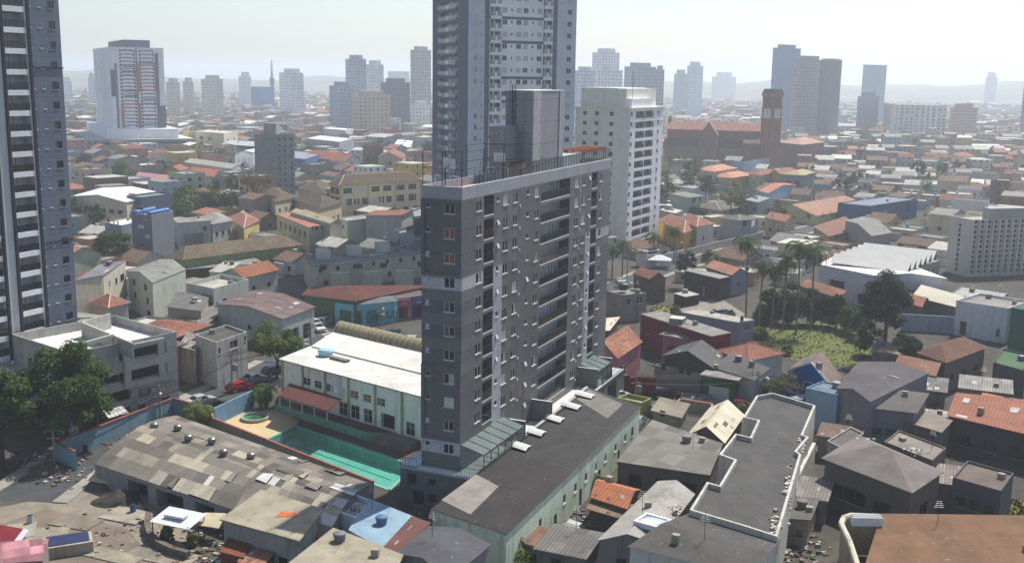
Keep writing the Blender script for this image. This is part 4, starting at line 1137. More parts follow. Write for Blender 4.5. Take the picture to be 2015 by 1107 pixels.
for j in range(nv):
    u0 = 0.0
    while u0 < 1:
        u1 = min(1.0, u0 + pr2.choice((.025, .025, .04, .05, .075, .1)) * pr2.uniform(.8, 1.2)); v0, v1 = j / nv, (j + 1) / nv
        if u1 > .97: u1 = 1.0
        if j >= 6: m = pr2.choices(SHT, (14, 5, 9, 1, 1, 9, 1.6, 1.2, 2.5, .5))[0]
        elif u0 > .62 and j < 5: m = pr2.choices(SHT, (4, 5, 3, 3, 4, 4, 4, 2.5, 4, 3))[0]
        else: m = pr2.choices(SHT, (7, 6, 5, 4, 3, 6, 2.6, 1.6, 4, 3))[0]
        lift = Vector((0, 0, pr2.uniform(0, .02) + (pr2.uniform(.05, .35) if pr2.random() < (.16 if u0 > .55 else .05) else 0)))
        q.slab([wp(u0, v0) + lift, wp(u1, v0) + lift * .6, wp(u1, v1 + .012) + lift + Vector((0, 0, .05)), wp(u0, v1 + .012) + Vector((0, 0, .05))], .03, m)
        u0 = u1
q.build('roof', wh)
q = MB(); WWL = stucco('#8d8f8c', .5)
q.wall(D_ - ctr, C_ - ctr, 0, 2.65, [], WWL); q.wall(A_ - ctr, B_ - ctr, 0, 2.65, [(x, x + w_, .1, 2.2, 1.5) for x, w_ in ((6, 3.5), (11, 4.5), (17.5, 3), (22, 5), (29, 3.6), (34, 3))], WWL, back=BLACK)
for u in (0, 1):
    n = 10; pts = [wp(u, k / n) for k in range(n + 1)]
    if u: q.poly([Vector((pts[0].x, pts[0].y, 0)), Vector((pts[-1].x, pts[-1].y, 0))] + [p - Vector((0, 0, .05)) for p in reversed(pts)], WWL)
    else: q.poly([Vector((pts[-1].x, pts[-1].y, 0)), Vector((pts[0].x, pts[0].y, 0))] + [p - Vector((0, 0, .05)) for p in pts], WWL)
q.build('wall', wh)
TV = plain('#8a8582', .4, .6)
def vent(px, h, lab):
    r = thing('roof_vent', lab, 'roof vent', P(px[0], px[1], h), 0, 'turbine vents on the patched warehouse')
    q = MB(); q.lathe([(.26, -.5), (.26, .25)], TV, n=14); q.build('pipe', r)
    q = MB(); q.lathe([(.25, .25), (.42, .35), (.52, .62), (.44, .9), (.24, 1.02), (.02, 1.05)], TV, n=18)
    for k in range(18):
        t = 2 * math.pi * k / 18; q.tube((.47*math.cos(t), .47*math.sin(t), .4), (.45*math.cos(t+.2), .45*math.sin(t+.2), .88), .025, plain('#5d5957', .5, .5), n=3)
    q.build('turbine', r)
VL = ['farthest turbine vent, first behind the street wall', 'turbine vent second from the street on the warehouse ridge', 'small dark vent pipe low between two turbines', 'turbine vent in the middle of the warehouse roof', 'turbine vent by pale sheets right of the middle', 'turbine vent closest to the pool wall corner']
for (px, hh), lb in zip((((304, 846), 3.6), ((350, 850), 3.7), ((371, 870), 3.9), ((417, 876), 3.8), ((440, 899), 3.9), ((494, 906), 3.7)), VL): vent(px, hh, lb)
# ------------------------------------------------------------------ foreground roofs in front of the pool and tower
SLB = sheet('#a09884', .55)
b1 = bld('workshop', 'low workshop with a bare beige roof slab and an orange patch', (586, 1062), (440, 1022), (632, 1004), C=(515, 968), h=4.6, rm=SLB, wall='#8b8a84', roof='flat', par=0, ov=.3, grime=.6, cat='workshop', trim=concrete('#8f897c', .5), wins={'f': [('row', 3, 1.2, 1.1, 1.2, 'dark')], 'r': [('row', 2, 1.2, 1.2, 1.2, 'dark')]})
q = MB(); t = P(563, 1011, 4.76); q.prism([(-.9, -.7), (1.1, -.5), (.9, .6), (.1, .45), (-.7, .7)], 0, .02, plain('#c4602f', .8)); o = q.build('rubber_mat'); tag(o, 'torn orange sheet lying on the beige workshop roof', 'sheet'); o.location = t
b2 = bld('workshop', 'cracked beige flat roof at the bottom edge beside the blue roof', (770, 1135), (560, 1120), (788, 1094), C=(657, 1043), h=5.2, rm=SLB, wall='#8d887c', roof='flat', par=0, ov=.25, grime=.6, cat='workshop', trim=concrete('#8f897c', .5))
b3 = bld('shed', 'shed with a faded blue roof in the shade of the grey slab', (754, 1080), (690, 1043), (812, 1019), C=(728, 985), h=4.2, rm=sheet('#8aa3b4', .5), wall='#b9c0c4', roof='flat', par=0, ov=.2, cat='shed', wins={'l': [(.5, 1.2, 1.0, 1.0, 'dark')]})
b4 = bld('shed', 'narrow lean-to with a rusty brown roof right of the blue roof', (778, 1090), (758, 1076), (846, 1030), C=(811, 1018), h=4.5, rm=corr('#6b4238', .28, .15), wall='#5d5652', roof='flat', par=0, ov=.1, cat='shed', wins={'f': [(.5, 1.0, .9, 1.0, 'dark')]})
b5 = bld('house', 'house under dark smooth grey roofing below the tower podium', (885, 1135), (782, 1088), (962, 1072), C=(845, 1037), h=5.0, rm=sheet('#55555a', .4), wall='#77767a', roof='gable_y', rise=.7, ov=.2, grime=.5, wins={'r': [('row', 3, 1.4, 1.1, 1.1, 'dark')]})
b6 = bld('house', 'small white walled annex stepped against the patched warehouse end', (700, 1018), (655, 1000), (735, 985), h=3.8, wall='#c3c9cf', rm=sheet('#9fa8b0', .4), grime=.35, wins={'f': [(.3, 1.2, .9, 1.0, 'dark')]})
# tenement with the dark corrugated roof
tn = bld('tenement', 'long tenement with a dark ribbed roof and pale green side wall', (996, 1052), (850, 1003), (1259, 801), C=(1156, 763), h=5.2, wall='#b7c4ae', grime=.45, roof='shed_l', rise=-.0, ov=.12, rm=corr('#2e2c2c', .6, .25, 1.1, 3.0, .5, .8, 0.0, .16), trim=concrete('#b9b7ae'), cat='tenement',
    wins={'r': [(u, 2.4, .8, 1.0, 'slide') for u in (.2, .36, .44, .52, .6, .68, .77, .86)] + [(u, .05, .9, 2.1, 'door') for u in (.3, .48, .63, .8)] + [(.93, 2.2, 1.0, 1.2, 'dark')]})
q = MB(); dl_ = (tn.pts[3] - tn.pts[0])
def tp(u, v, z=0): return tn.pts[0].lerp(tn.pts[1], u).lerp(tn.pts[3].lerp(tn.pts[2], u), v) + Vector((0, 0, tn.h + .1 + z))
q.slab([tp(-.01, 0, .02), tp(1.01, 0, .02), tp(1.01, .4, .02), tp(-.01, .4, .02)], .02, sheet('#393635', .35)); q.slab([tp(-.02, .05, .06), tp(.45, .03, .06), tp(.4, .2, .06), tp(.0, .22, .06)], .02, sheet('#8d8780', .5)); q.build('roof_felt', tn.root)
q = MB(); q.slab([tp(.05, .88, .03), tp(.75, .82, .03), tp(.75, .97, .03), tp(.05, .99, .03)], .02, corr('#77726d', .42, .15, 1.1, 4, .3)); q.build('roof_sheet', tn.root)
CS = corr('#dcdcda', .3, .05, 1, 30, .15)
for v, u, ln in ((.415, .09, .26), (.53, .08, .24), (.655, .09, .26), (.78, .07, .30), (.895, .07, .30)):
    q = MB(); a_ = tp(u - .1, v); ux = (tn.pts[1] - tn.pts[0]).normalized(); vy = dl_.normalized(); wdt = 1.9; n = 6; Lx = ln * (tn.pts[1] - tn.pts[0]).length
    for k in range(n):
        z0_, z1_ = .35 + .28 * math.sin(math.pi * k / n), .35 + .28 * math.sin(math.pi * (k + 1) / n)
        y0_, y1_ = wdt * k / n, wdt * (k + 1) / n
        q.slab([a_ + vy * y0_ + Vector((0, 0, z0_)), a_ + ux * Lx + vy * y0_ + Vector((0, 0, z0_ * .7)), a_ + ux * Lx + vy * y1_ + Vector((0, 0, z1_ * .7)), a_ + vy * y1_ + Vector((0, 0, z1_))], .03, CS)
    q.build('skylight_sheet', tn.root)
q = MB(); q.slab([tp(-.03, .33, .12), tp(.02, .33, .12), tp(.02, 1.0, .12), tp(-.03, 1.0, .12)], .3, concrete('#b3b1aa', .3)); q.build('coping', tn.root)
# small orange sheds, huts and sheds between tenement and stepped roof
OT = corr('#b06a45', .5, .12, 1.2, 3, .25)
bld('shed', 'small shed with an orange corrugated roof beside the tenement', (1232, 998), (1166, 977), (1257, 963), C=(1184, 945), h=3.4, rm=OT, wall='#6d5a4e', roof='gable_x', rise=.9, ov=.25, grime=.6, cat='shed', wins={'f': [(.5, .1, 1.0, 2.0, 'door')], 'r': [(.5, 1.2, .8, .8, 'dark')]})
bld('shed', 'dark lean-to with a collapsed tan roof in front of the orange shed', (1228, 1020), (1160, 1000), (1240, 1003), h=2.6, rm=corr('#8a7358', .5, .2), wall='#4d4743', roof='shed_f', rise=.5, grime=.6, cat='shed')
bld('concrete_hut', 'square bare concrete hut with a flat roof behind the sheds', (1338, 821), (1285, 808), (1353, 796), yb=850, wall='#7c766c', rm=sheet('#8d8577', .5), roof='flat', par=0, ov=.35, grime=.6, cat='hut', wins={'f': [(.35, 1.6, .9, .9, 'dark'), (.75, 1.4, .6, .7, 'grid')], 'r': [(.5, 1.4, .5, .7, 'dark')]})
q = MB(); q.box(-1.1, 1.1, -.7, .7, 0, .03, plain('#d9d3c6', .8)); t = P(1322, 806, 6.0); 
bld('shed', 'shed with a bright cream ribbed gable roof beside the concrete hut', (1423, 868), (1357, 853), (1461, 815), h=3.6, rm=corr('#d6cdb6', .9, .08, .9, 6, .25), wall='#5d554d', roof='gable_y', rise=1.5, ov=.3, grime=.5, cat='shed', trim=plain('#9a5c40'), wins={'f': [(.4, .2, .9, 2, 'door')]})
PATCH = corr('#7a766f', .3, .30, 2.2, 3.2, .45)
bld('shed', 'long shed roofed in mismatched grey and brown corrugated sheets', (1394, 934), (1216, 908), (1419, 884), C=(1284, 838), h=3.4, rm=PATCH, wall='#57524c', roof='shed_f', rise=.7, ov=.2, grime=.6, cat='shed', wins={'f': [('row', 3, .3, 1.6, 1.8, 'slot')]})
bld('house', 'house with a smooth pale grey roof and a rooftop skylight', (1290, 1068), (1180, 1062), (1364, 972), C=(1296, 948), h=4.2, rm=sheet('#a09c96', .4), wall='#7d7871', roof='gable_y', rise=.8, ov=.2, grime=.5, wins={'f': [(.4, 1.4, 1.0, 1.0, 'dark')]})
sk = thing('skylight', 'white framed skylight on the smooth pale grey roof', 'skylight', P(1285, 1027, 5.2), math.radians(-35))
q = MB(); 
for x0,x1,y0,y1 in ((-1.5,1.5,-1.3,-1.0),(-1.5,1.5,1.0,1.3),(-1.5,-1.2,-1.0,1.0),(1.2,1.5,-1.0,1.0)): q.box(x0,x1,y0,y1,-.3,.25,WHITE)
q.build('frame', sk)
q = MB(); q.box(-1.2,1.2,-1.0,1.0,.05,.15, glass('#aab4bd', .2)); q.build('pane', sk)
q = MB(); q.slab([(-.8, -1.7, .1), (.8, -1.7, .1), (.8, 1.7, .5), (-.8, 1.7, .5)], .04, corr('#b9bcbb', .3, .05, 1, 30, .2)); o = q.build('metal_sheet'); tag(o, 'loose pale metal sheet lying on rubble beside the tenement wall', 'metal sheet'); o.location = P(1115, 1043, 2.0); o.rotation_euler.z = math.radians(-38)
# stepped grey roof with white parapets
def polyb(name, label, px, h, par, wm, rm, trim, cat='building', wins=()):
    pts = [P(x, y, h) for x, y in px]; c = pts[0].copy(); c.z = 0; l = [Vector((p.x - c.x, p.y - c.y, 0)) for p in pts]
    r = thing(name, label, cat, c); n = len(l); inn = offset(l, -.28); mb, tb, rb = MB(), MB(), MB(); pw = Parts(r)
    z = lambda p, q: Vector((p.x, p.y, q))
    for i in range(n):
        j = (i + 1) % n; hl = []; L = (l[j] - l[i]).length; d = (l[j] - l[i]).normalized(); ang = math.atan2(d.y, d.x)
        for w_ in wins:
            if w_[0] == i: hl.append((w_[1] * L, w_[1] * L + w_[3], w_[2], w_[2] + w_[4])); pw.put(win(w_[3], w_[4], w_[5]), l[i] + d * (w_[1] * L) + Vector((0, 0, w_[2])), ang)
        mb.wall(l[i], l[j], 0, h - .003, hl, wm); tb.poly([z(l[i], h), z(l[j], h), z(inn[j], h), z(inn[i], h)], trim); tb.poly([z(inn[i], h - par), z(inn[i], h), z(inn[j], h), z(inn[j], h - par)], trim)
        tb.poly([z(l[i], h - .5), z(l[j], h - .5), z(l[j], h), z(l[i], h)], trim) if False else None
    rb.poly([z(p, h - par) for p in inn], rm)
    mb.build('wall', r); tb.build('parapet', r); rb.build('roof', r); pw.done(); OCC.append(pts); return r
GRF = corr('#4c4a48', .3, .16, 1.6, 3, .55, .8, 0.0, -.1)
PW = stucco('#c4c2ba', .5)
polyb('row_house', 'stepped row of houses with grey ribbed roofs and white parapets', [(1357, 1002), (1465, 1034), (1530, 1055), (1577, 893), (1568, 887), (1592, 859), (1580, 855), (1605, 797), (1520, 772), (1488, 778), (1462, 820), (1491, 826), (1476, 859), (1447, 852), (1415, 893), (1445, 904), (1415, 954), (1391, 947)], 6.2, .55, stucco('#cfcbbd', .35), GRF, PW, 'row house',
    [(5, .2, 3.0, 1.0, 1.2, 'dark'), (3, .5, 3.0, 1.0, 1.2, 'dark'), (6, .3, 2.8, 1.2, 1.2, 'dark')])
bld('row_house', 'near end of the stepped row under smooth dark grey roofing', (1480, 1135), (1240, 1075), (1535, 1062), C=(1362, 1010), h=5.4, rm=sheet('#55534f', .45), wall='#b9b6ac', roof='gable_x', rise=.5, ov=.15, grime=.5, trim=PW, wins={'r': [(.5, 2.5, 1.0, 1.1, 'dark')]})
wallrun('parapet_wall', 'white stained parapet wall running down to the bottom edge right of the grey roofs', [(1598, 930), (1560, 1010), (1500, 1110)], 4.0, .4, stucco('#cfcabd', .6))
# ------------------------------------------------------------------ right foreground
DR = sheet('#5a5759', .35)
bld('warehouse', 'windowless dark grey warehouse with a wide smooth roof on the right', (1712, 790), (1647, 764), (1826, 734), C=(1690, 712), h=6.8, rm=DR, wall='#6f7072', roof='gable_y', rise=.8, ov=.15, grime=.35, cat='warehouse')
bld('house', 'long annex with a sagging grey roof before the dark warehouse', (1800, 812), (1712, 802), (1822, 786), h=5.6, rm=sheet('#615d5b', .5), wall='#69676a', roof='shed_f', rise=.8, grime=.4, wins={'f': [('row', 3, 2.0, 1.2, 1.0, 'dark')]})
bld('house', 'house with a grey hipped roof and dark glazed front at lower right', (1792, 966), (1624, 902), (1850, 928), C=(1692, 860), h=5.6, rm=sheet('#7d7671', .35), wall='#55504c', roof='hip', rise=1.9, ov=.4, grime=.45, wins={'f': [(.14, 1.6, 2.2, 1.6, 'dark'), (.38, 1.6, 3.0, 1.7, 'dark'), (.7, 1.6, 2.2, 1.6, 'dark')], 'r': [(.5, 1.6, 2.0, 1.6, 'dark')]})
bld('house', 'house with a flat stained roof behind the grey hipped roof', (1835, 905), (1740, 868), (1862, 880), h=5.0, rm=sheet('#8b8078', .5), wall='#5f5854', par=.2, grime=.5)
q = MB(); FN = [plain(c, .85, var=.2) for c in ('#6b5a50', '#7a6558', '#5c4c45')]
p0, p1 = XY((1800, 1008)), XY((1945, 985)); dd = (p1 - p0).normalized(); n = int((p1 - p0).length / .45)
for k in range(n): a_ = p0 + dd * (.45 * k) - p0; q.prism([(v.x, v.y) for v in (a_, a_ + dd * .42, a_ + dd * .42 + Vector((-dd.y, dd.x, 0)) * .06, a_ + Vector((-dd.y, dd.x, 0)) * .06)], 0, 2.9 + .08 * (k % 3), FN[k % 3])
o = q.build('plank_fence'); tag(o, 'tall brown plank fence behind the strip of olive grass', 'fence'); o.location = p0
bld('house', 'long house with a bright orange clay roof at the right edge', (2040, 858), (1869, 818), (2055, 806), C=(1884, 788), h=4.6, rm=corr('#93593f', .5, .08, 1.2, 4, .2), wall='#3f3c3a', roof='shed_f', rise=1.0, ov=.35, grime=.5, wins={'f': [('row', 3, 1.0, 1.6, 1.5, 'dark')]})
bld('house', 'low house with a rust coloured slab roof behind the orange roof', (1962, 800), (1925, 792), (1972, 782), h=4.4, rm=sheet('#a86b48', .4), wall='#6b625c', par=0, ov=.2)
bld('house', 'house with a broad brown hipped roof behind the vacant lot', (1860, 712), (1809, 694), (1938, 683), C=(1884, 668), h=5.2, rm=tile('#7d5b48', '#6b4e40', .5, .6, .3), wall='#5f5a58', roof='hip', rise=1.6, ov=.5, grime=.4, wins={'f': [('row', 2, 1.6, 1.2, 1.2, 'dark')], 'r': [('row', 3, 1.6, 1.2, 1.2, 'dark')]})
bld('house', 'low house with a faded brown roof in front of the brown hipped roof', (1838, 738), (1762, 722), (1855, 715), h=4.2, rm=sheet('#8a6552', .4), wall='#5b5654', roof='gable_x', rise=1.0, grime=.4, wins={'f': [('row', 3, 1.3, 1.0, 1.0, 'dark')]})
bld('apartment_block', 'blank pale two storey block at the right edge above the brown roofs', (1984, 606), (1882, 590), 11.0, yb=676, wall='#c9c6c6', rm=sheet('#8d8880', .4), par=.5, grime=.3, cat='block', hd=99, wins={'f': [(.18, .3, 1.2, 2.6, 'dark'), (.85, 1.2, .7, 1.4, 'dark')]})
bld('shed', 'dark green metal shed at the right edge beside the blank pale block', (2060, 618), (1990, 606), 9.0, yb=702, wall='#2f5f4c', rm=corr('#3a5b4c', .3), roof='flat', par=0, ov=.1, cat='shed', hd=99)
bld('house', 'house with a mossy green roof terrace by the right edge', (2040, 735), (1955, 712), (2055, 705), h=4.0, wall='#4b4f52', rm=sheet('#4a6b48', .4), par=.3, grime=.5)
bld('terrace_house', 'terracotta roof terrace with a rounded cream parapet at the lower right corner', (2060, 1150), (1690, 1150), (2060, 1016), C=(1735, 1012), h=4.2, wall='#8d6048', rm=sheet('#785a42', .5), par=0, ov=.02, grime=.4)
cv = thing('parapet_wall', 'rounded cream parapet wrapping the terracotta terrace', 'parapet', P(1690, 1030, 4.3))
q = MB(); pts = [P(x, y, 4.4) - Vector(cv.location) for x, y in ((1690, 1120), (1672, 1065), (1655, 1030), (1660, 1018), (1675, 1013), (1733, 1016))]
for a_, c_ in zip(pts, pts[1:]): q.tube(a_, c_, .3, stucco('#cfc6ad', .6), n=8)
q.smooth = False; q.build('coping', cv)
q = MB()
for a_, c_ in zip(pts, pts[1:]):
    d = (c_ - a_).normalized(); q.poly([a_ - Vector((0,0,4.3)), c_ - Vector((0,0,4.3)), c_, a_], stucco('#b8aa92', .5))
q.build('wall', cv)
lg = thing('window_frame', 'white leaning window frames stored on the terracotta terrace', 'window frames', P(1702, 1030, 4.35))
q = MB()
for k in range(3): q.box(-1.5 + .1*k, 1.6, -.6 + .5*k, -.5 + .5*k, 0, .9, WHITE)
q.build('frame', lg)
bld('warehouse', 'grey store with a dark flat roof left of the hipped roof house', (1655, 880), (1628, 866), (1700, 852), h=4.5, rm=sheet('#6a6463', .4), wall='#8d8a88', par=.2, grime=.5, cat='store')
bld('house', 'low dark house with a black roof behind the plank fence', (1970, 965), (1875, 938), (1995, 930), h=4.4, wall='#4f4d55', rm=sheet('#6f6259', .5), par=.25, grime=.4, wins={'f': [('row', 3, 1.2, 1.2, 1.2, 'dark')]})
bld('house', 'house with a bare concrete roof slab between warehouse and orange roof', (1850, 850), (1790, 832), (1872, 826), h=4.2, wall='#5d5a58', rm=sheet('#857c73', .5), par=0, ov=.3, grime=.5, wins={'f': [('row', 2, 1.3, 1.1, 1.1, 'dark')]})
# ------------------------------------------------------------------ rubble yard and sheds at lower left
tc = thing('tarpaulin_stall', 'white sheet canopy on thin posts beside the patched warehouse', 'canopy', XY((352, 1062)), math.radians(-20))
q = MB(); q.slab([(-2.4, -1.5, 2.3), (2.4, -1.5, 2.2), (2.5, 1.6, 2.7), (-2.3, 1.6, 2.8)], .06, plain('#d8dade', .6, var=.12)); q.box(-1.4, 1.0, -.5, .4, 2.62, 2.85, plain('#e3e5e8', .5)); q.build('roof', tc)
for x in (-2.2, 2.2):
    for y in (-1.3, 1.4): q = MB(); q.tube((x, y, 0), (x, y, 2.35), .06, DARKM); q.build('post', tc)
sh2 = thing('tarpaulin_stall', 'cream cloth awning sagging right of the white canopy', 'awning', XY((418, 1058)), math.radians(-10))
q = MB(); q.slab([(-1.2, -1, 1.8), (1.3, -1.1, 1.7), (1.2, 1, 2.5), (-1.3, 1.1, 2.3)], .05, stucco('#cdbf9f', .3)); q.build('roof', sh2)
for x in (-1.1, 1.1): q = MB(); q.tube((x, -.9, 0), (x, -.9, 1.7), .05, DARKM); q.build('post', sh2)
bld('shed', 'brown shed with a rust red tarred roof at the bottom edge', (478, 1096), (436, 1085), (500, 1062), C=(458, 1052), h=2.6, wall='#6b3f2c', rm=sheet('#7f4a34', .35), roof='shed_f', rise=.3, ov=.15, cat='shed', wins={'f': [(.5, .05, 1.0, 1.9, 'door')]})
bld('shed', 'shed with pinkish brown boards for a roof beside the rust red one', (512, 1118), (470, 1105), (540, 1090), C=(500, 1070), h=2.4, wall='#5a4438', rm=corr('#a3735c', .8, .15, 1.2, 3, .4), roof='shed_f', rise=.3, ov=.15, cat='shed', wins={'f': [(.5, .05, 1.0, 1.9, 'door')]})
sp = thing('skip', 'open skip with a dark blue tarpaulin at the lower left', 'skip', XY((135, 1083)), math.radians(25))
q = MB(); q.box(-2.3, 2.3, -1.4, 1.4, 0, 1.2, stucco('#b1a794', .5)); q.build('body', sp); q = MB(); q.slab([(-2.0, -1.1, 1.3), (2.0, -1.1, 1.22), (2.0, 1.1, 1.35), (-2.0, 1.1, 1.42)], .1, plain('#1d2c57', .5)); q.build('tarpaulin', sp)
hs = thing('market_stall', 'stall covered in red and white sheeting in the lower left corner', 'stall', XY((8, 1128)), math.radians(15))
q = MB(); q.slab([(-4, -2.5, 2.3), (4, -2.5, 2.1), (4, 1.5, 2.6), (-4, 1.5, 2.8)], .08, corr('#a8757c', 2.2, .5, 1.2, 1.5, .3)); q.build('cover', hs)
q = MB(); q.box(-3.9, 3.9, -2.3, 1.4, 0, 2.0, stucco('#8d8880', .5)); q.build('body', hs)
cn2 = thing('canopy', 'small red awning with a white edge at the left edge of the yard', 'awning', XY((8, 1082)), math.radians(-15))
q = MB(); q.slab([(-1.6, -.9, 1.5), (1.8, -.9, 1.3), (1.8, .9, 2.2), (-1.6, .9, 2.3)], .06, plain('#8f2c33', .6)); q.slab([(1.8, -.9, 1.35), (2.4, -.9, 1.2), (2.4, .9, 2.1), (1.8, .9, 2.25)], .06, WHITE); q.build('roof', cn2)
q = MB(); q.box(-1.5, -1.4, -.8, .8, 0, 1.5, DARKM); q.box(1.6, 1.7, -.8, .8, 0, 1.3, DARKM); q.build('post', cn2)
dc_ = thing('shade_roof', 'tilted cream sheet on a heap beside the warehouse corner', 'sheet', XY((205, 955)), math.radians(-15))
q = MB(); q.slab([(-1.8, -1, .9), (1.8, -1.1, .8), (1.7, 1, 1.7), (-1.6, 1.1, 1.6)], .06, stucco('#d0c4a6', .3)); q.build('sheet', dc_)
q = MB(); q.lathe([(2.2, -.1), (1.7, .5), (.8, .85), (.1, .95)], concrete('#5d554c', .5), n=11); q.build('mound', dc_)
# rubble: what nobody could count, one mesh
rb = MB(); rr_ = random.Random(21)
RM = [concrete(c, .4) for c in ('#8f887c', '#6f675d', '#a59d8e', '#5a534b')] + [concrete('#7d6552', .4), plain('#b9b5aa', .9)]
def rubble(cx, cy, sx, sy, n, smin=.08, smax=.45, z=0, ms=None):
    for _ in range(n):
        p = P(cx + rr_.gauss(0, sx), cy + rr_.gauss(0, sy), z); s = rr_.uniform(smin, smax); t = rr_.uniform(0, 6.3); m = rr_.choice(ms or RM)
        c = [(s*math.cos(t+k*1.57)*rr_.uniform(.5,1), s*math.sin(t+k*1.57)*rr_.uniform(.4,1)) for k in range(4)]; hh = s*rr_.uniform(.2,.9)
        rb.prism([(p.x+a, p.y+b_) for a, b_ in c], z - .05, z + hh, m, bottom=False)
for a in ((215, 945, 40, 12, 160), (100, 920, 50, 18, 120), (330, 1000, 40, 22, 180), (400, 1080, 45, 18, 190), (205, 1050, 60, 25, 90, .05, .3), (560, 1085, 20, 14, 90), (1140, 1050, 30, 25, 220), (1230, 1030, 25, 20, 120), (1560, 1085, 30, 20, 160), (1840, 870, 50, 14, 140), (1700, 735, 60, 8, 70), (240, 858, 50, 14, 140, .05, .35), (850, 1000, 30, 10, 60), (1350, 735, 14, 3, 20), (1640, 880, 30, 20, 90)): rubble(*a)
PALE = [stucco(c, .4) for c in ('#cfc9bc', '#b5aea2', '#dcd8ce', '#8f8a82')]
for a in ((1578, 876, 3, 8, 24, .1, .4, 5.68), (1552, 960, 3.5, 22, 60, .1, .45, 5.68), (1524, 1028, 4, 12, 40, .1, .4, 5.68), (1698, 866, 7, 2, 30, .08, .3, 5.8), (1800, 888, 12, 4, 40, .08, .3, 4.82), (1330, 1000, 6, 4, 26, .08, .3, 4.75), (1745, 742, 14, 4, 30, .08, .3, 7.25), (698, 1000, 8, 4, 24, .1, .3, 3.34)): rubble(*a, PALE)
for k, (lb, Bq, w_, d_, hh, c, rk) in enumerate((('low shed with a tin roof between stepped row and hipped roof house', (1625, 985), 5.5, 5, 2.8, '#7d7871', 'shed_f'), ('small grey lean-to at the foot of the stepped row', (1590, 1030), 4, 6, 2.6, '#5f5c58', 'shed_l'), ('low tin roofed shed below the plank fence', (1905, 958), 6, 5, 3.2, '#8a7f74', 'shed_f'), ('shed with a pale sheet roof left of the orange roof house', (1862, 838), 5, 5, 3.0, '#a5a099', 'shed_f'), ('little brown tin shed in front of the dark windowless warehouse', (1690, 868), 5, 4, 3.0, '#6b564a', 'shed_f'), ('patched tin shed before the dark annex with the sagging roof', (1772, 838), 7, 5, 3.2, '#77726c', 'shed_l'), ('low grey shed at the bottom between the two smooth roofs', (1150, 1098), 5, 5, 2.6, '#6b6863', 'shed_f'), ('rusty lean-to against the tenement end near the treetop', (1075, 1080), 5, 4, 2.4, '#7a5443', 'shed_r'), ('tin shed in the shade behind the long annex', (1860, 772), 6, 6, 3.4, '#6f6b68', 'shed_f'), ('weathered shed with a pinkish roof left of the brown hipped roof', (1790, 700), 6, 6, 3.2, '#8d7468', 'shed_f'), ('grey tin shed by the lane behind the orange roof house', (1990, 775), 7, 6, 3.4, '#8b8882', 'shed_f'))):
    bld('shed', lb, Bq, w_, d_, h=hh, wall=('#6d6862', '#857d72', '#5f5a55')[k % 3], rm=corr(c, .4, .25, 1.3, 2.2, .5), roof=rk, rise=.5, ov=.3, grime=.6, cat='shed', wins={'f': [(.4, .1, 1.0, 1.9, 'door'), (.8, 1.0, .7, .7, 'dark')]})
rb.build('rubble', kind='stuff')

# slabs, low walls and heaps of the yard
SLAB = [concrete(c, .45) for c in ('#99917f', '#857d6f', '#a39b8c')]
for k, (x, y, w_, d_, rz_) in enumerate(((95, 1050, 4, 3, 10), (150, 1028, 5, 3, -18), (250, 1015, 5, 3.4, -20), (225, 1095, 6, 2.2, -22), (300, 1085, 4, 3, -25), (40, 1045, 3, 4, 20), (340, 1098, 5, 3, -20))):
    q = MB(); q.box(-w_ / 2, w_ / 2, -d_ / 2, d_ / 2, .0, .1 + .02 * (k % 3), SLAB[k % 3]); o = q.build('paved_slab', kind='structure'); o.location = XY((x, y), .02); o.rotation_euler.z = math.radians(rz_)
st = thing('stone_wall', 'curved low stone wall in the yard before the white canopy', 'stone wall', XY((300, 1040)))
q = MB(); pts = [XY(p_) - XY((300, 1040)) for p_ in ((292, 1022), (289, 1040), (294, 1060), (312, 1078), (340, 1092), (370, 1100))]
for a_, c_ in zip(pts, pts[1:]):
    d = (c_ - a_).normalized(); n_ = Vector((-d.y, d.x, 0)) * .28; q.prism([(v.x, v.y) for v in (a_ - n_, c_ - n_ + d * .1, c_ + n_ + d * .1, a_ + n_)], -.05, .9, concrete('#6f675b', .6))
q.build('wall', st)
for lb, px, sx, hh, c in (('dark heap of spoil between warehouse corner and yard', (232, 985), 3.2, 1.3, '#4a443d'), ('brown heap of earth under the street wall corner', (95, 925), 3.0, .9, '#5f5549'), ('heap of broken concrete by the pavement in front of the garage', (262, 842), 2.0, .8, '#8a8377'), ('rubbish heap below the beige workshop slab', (470, 1062), 1.6, .9, '#5c5148')):
    q = MB(); g = random.Random(int(px[0])); n = 14
    for lv in range(4):
        for i in range(n): t = 6.283 * i / n; r_ = sx * (1 - lv * .27) * g.uniform(.8, 1.15); q.v.append((r_ * math.cos(t), r_ * .7 * math.sin(t), hh * (lv / 3) ** .8 * g.uniform(.85, 1.1) - .05))
    k = q.mi(concrete(c, .6))
    for lv in range(3):
        for i in range(n): j = (i + 1) % n; q.f.append((lv*n+i, lv*n+j, lv*n+n+j, lv*n+n+i)); q.fm.append(k)
    q.f.append(tuple(3 * n + i for i in range(n))); q.fm.append(k)
    o = q.build('spoil_heap'); tag(o, lb, 'heap'); o.location = XY(px)
def drum(px, c, lb):
    r = thing('drum', lb, 'drum', XY(px)); q = MB(); q.lathe([(.32, 0), (.32, .3), (.34, .32), (.32, .34), (.32, .62), (.34, .64), (.32, .66), (.32, .95)], plain(c, .5), n=12); q.build('body', r); q = MB(); q.lathe([(.3, .951), (.28, .98), (.02, .98)], DARKM, n=12); q.build('lid', r)
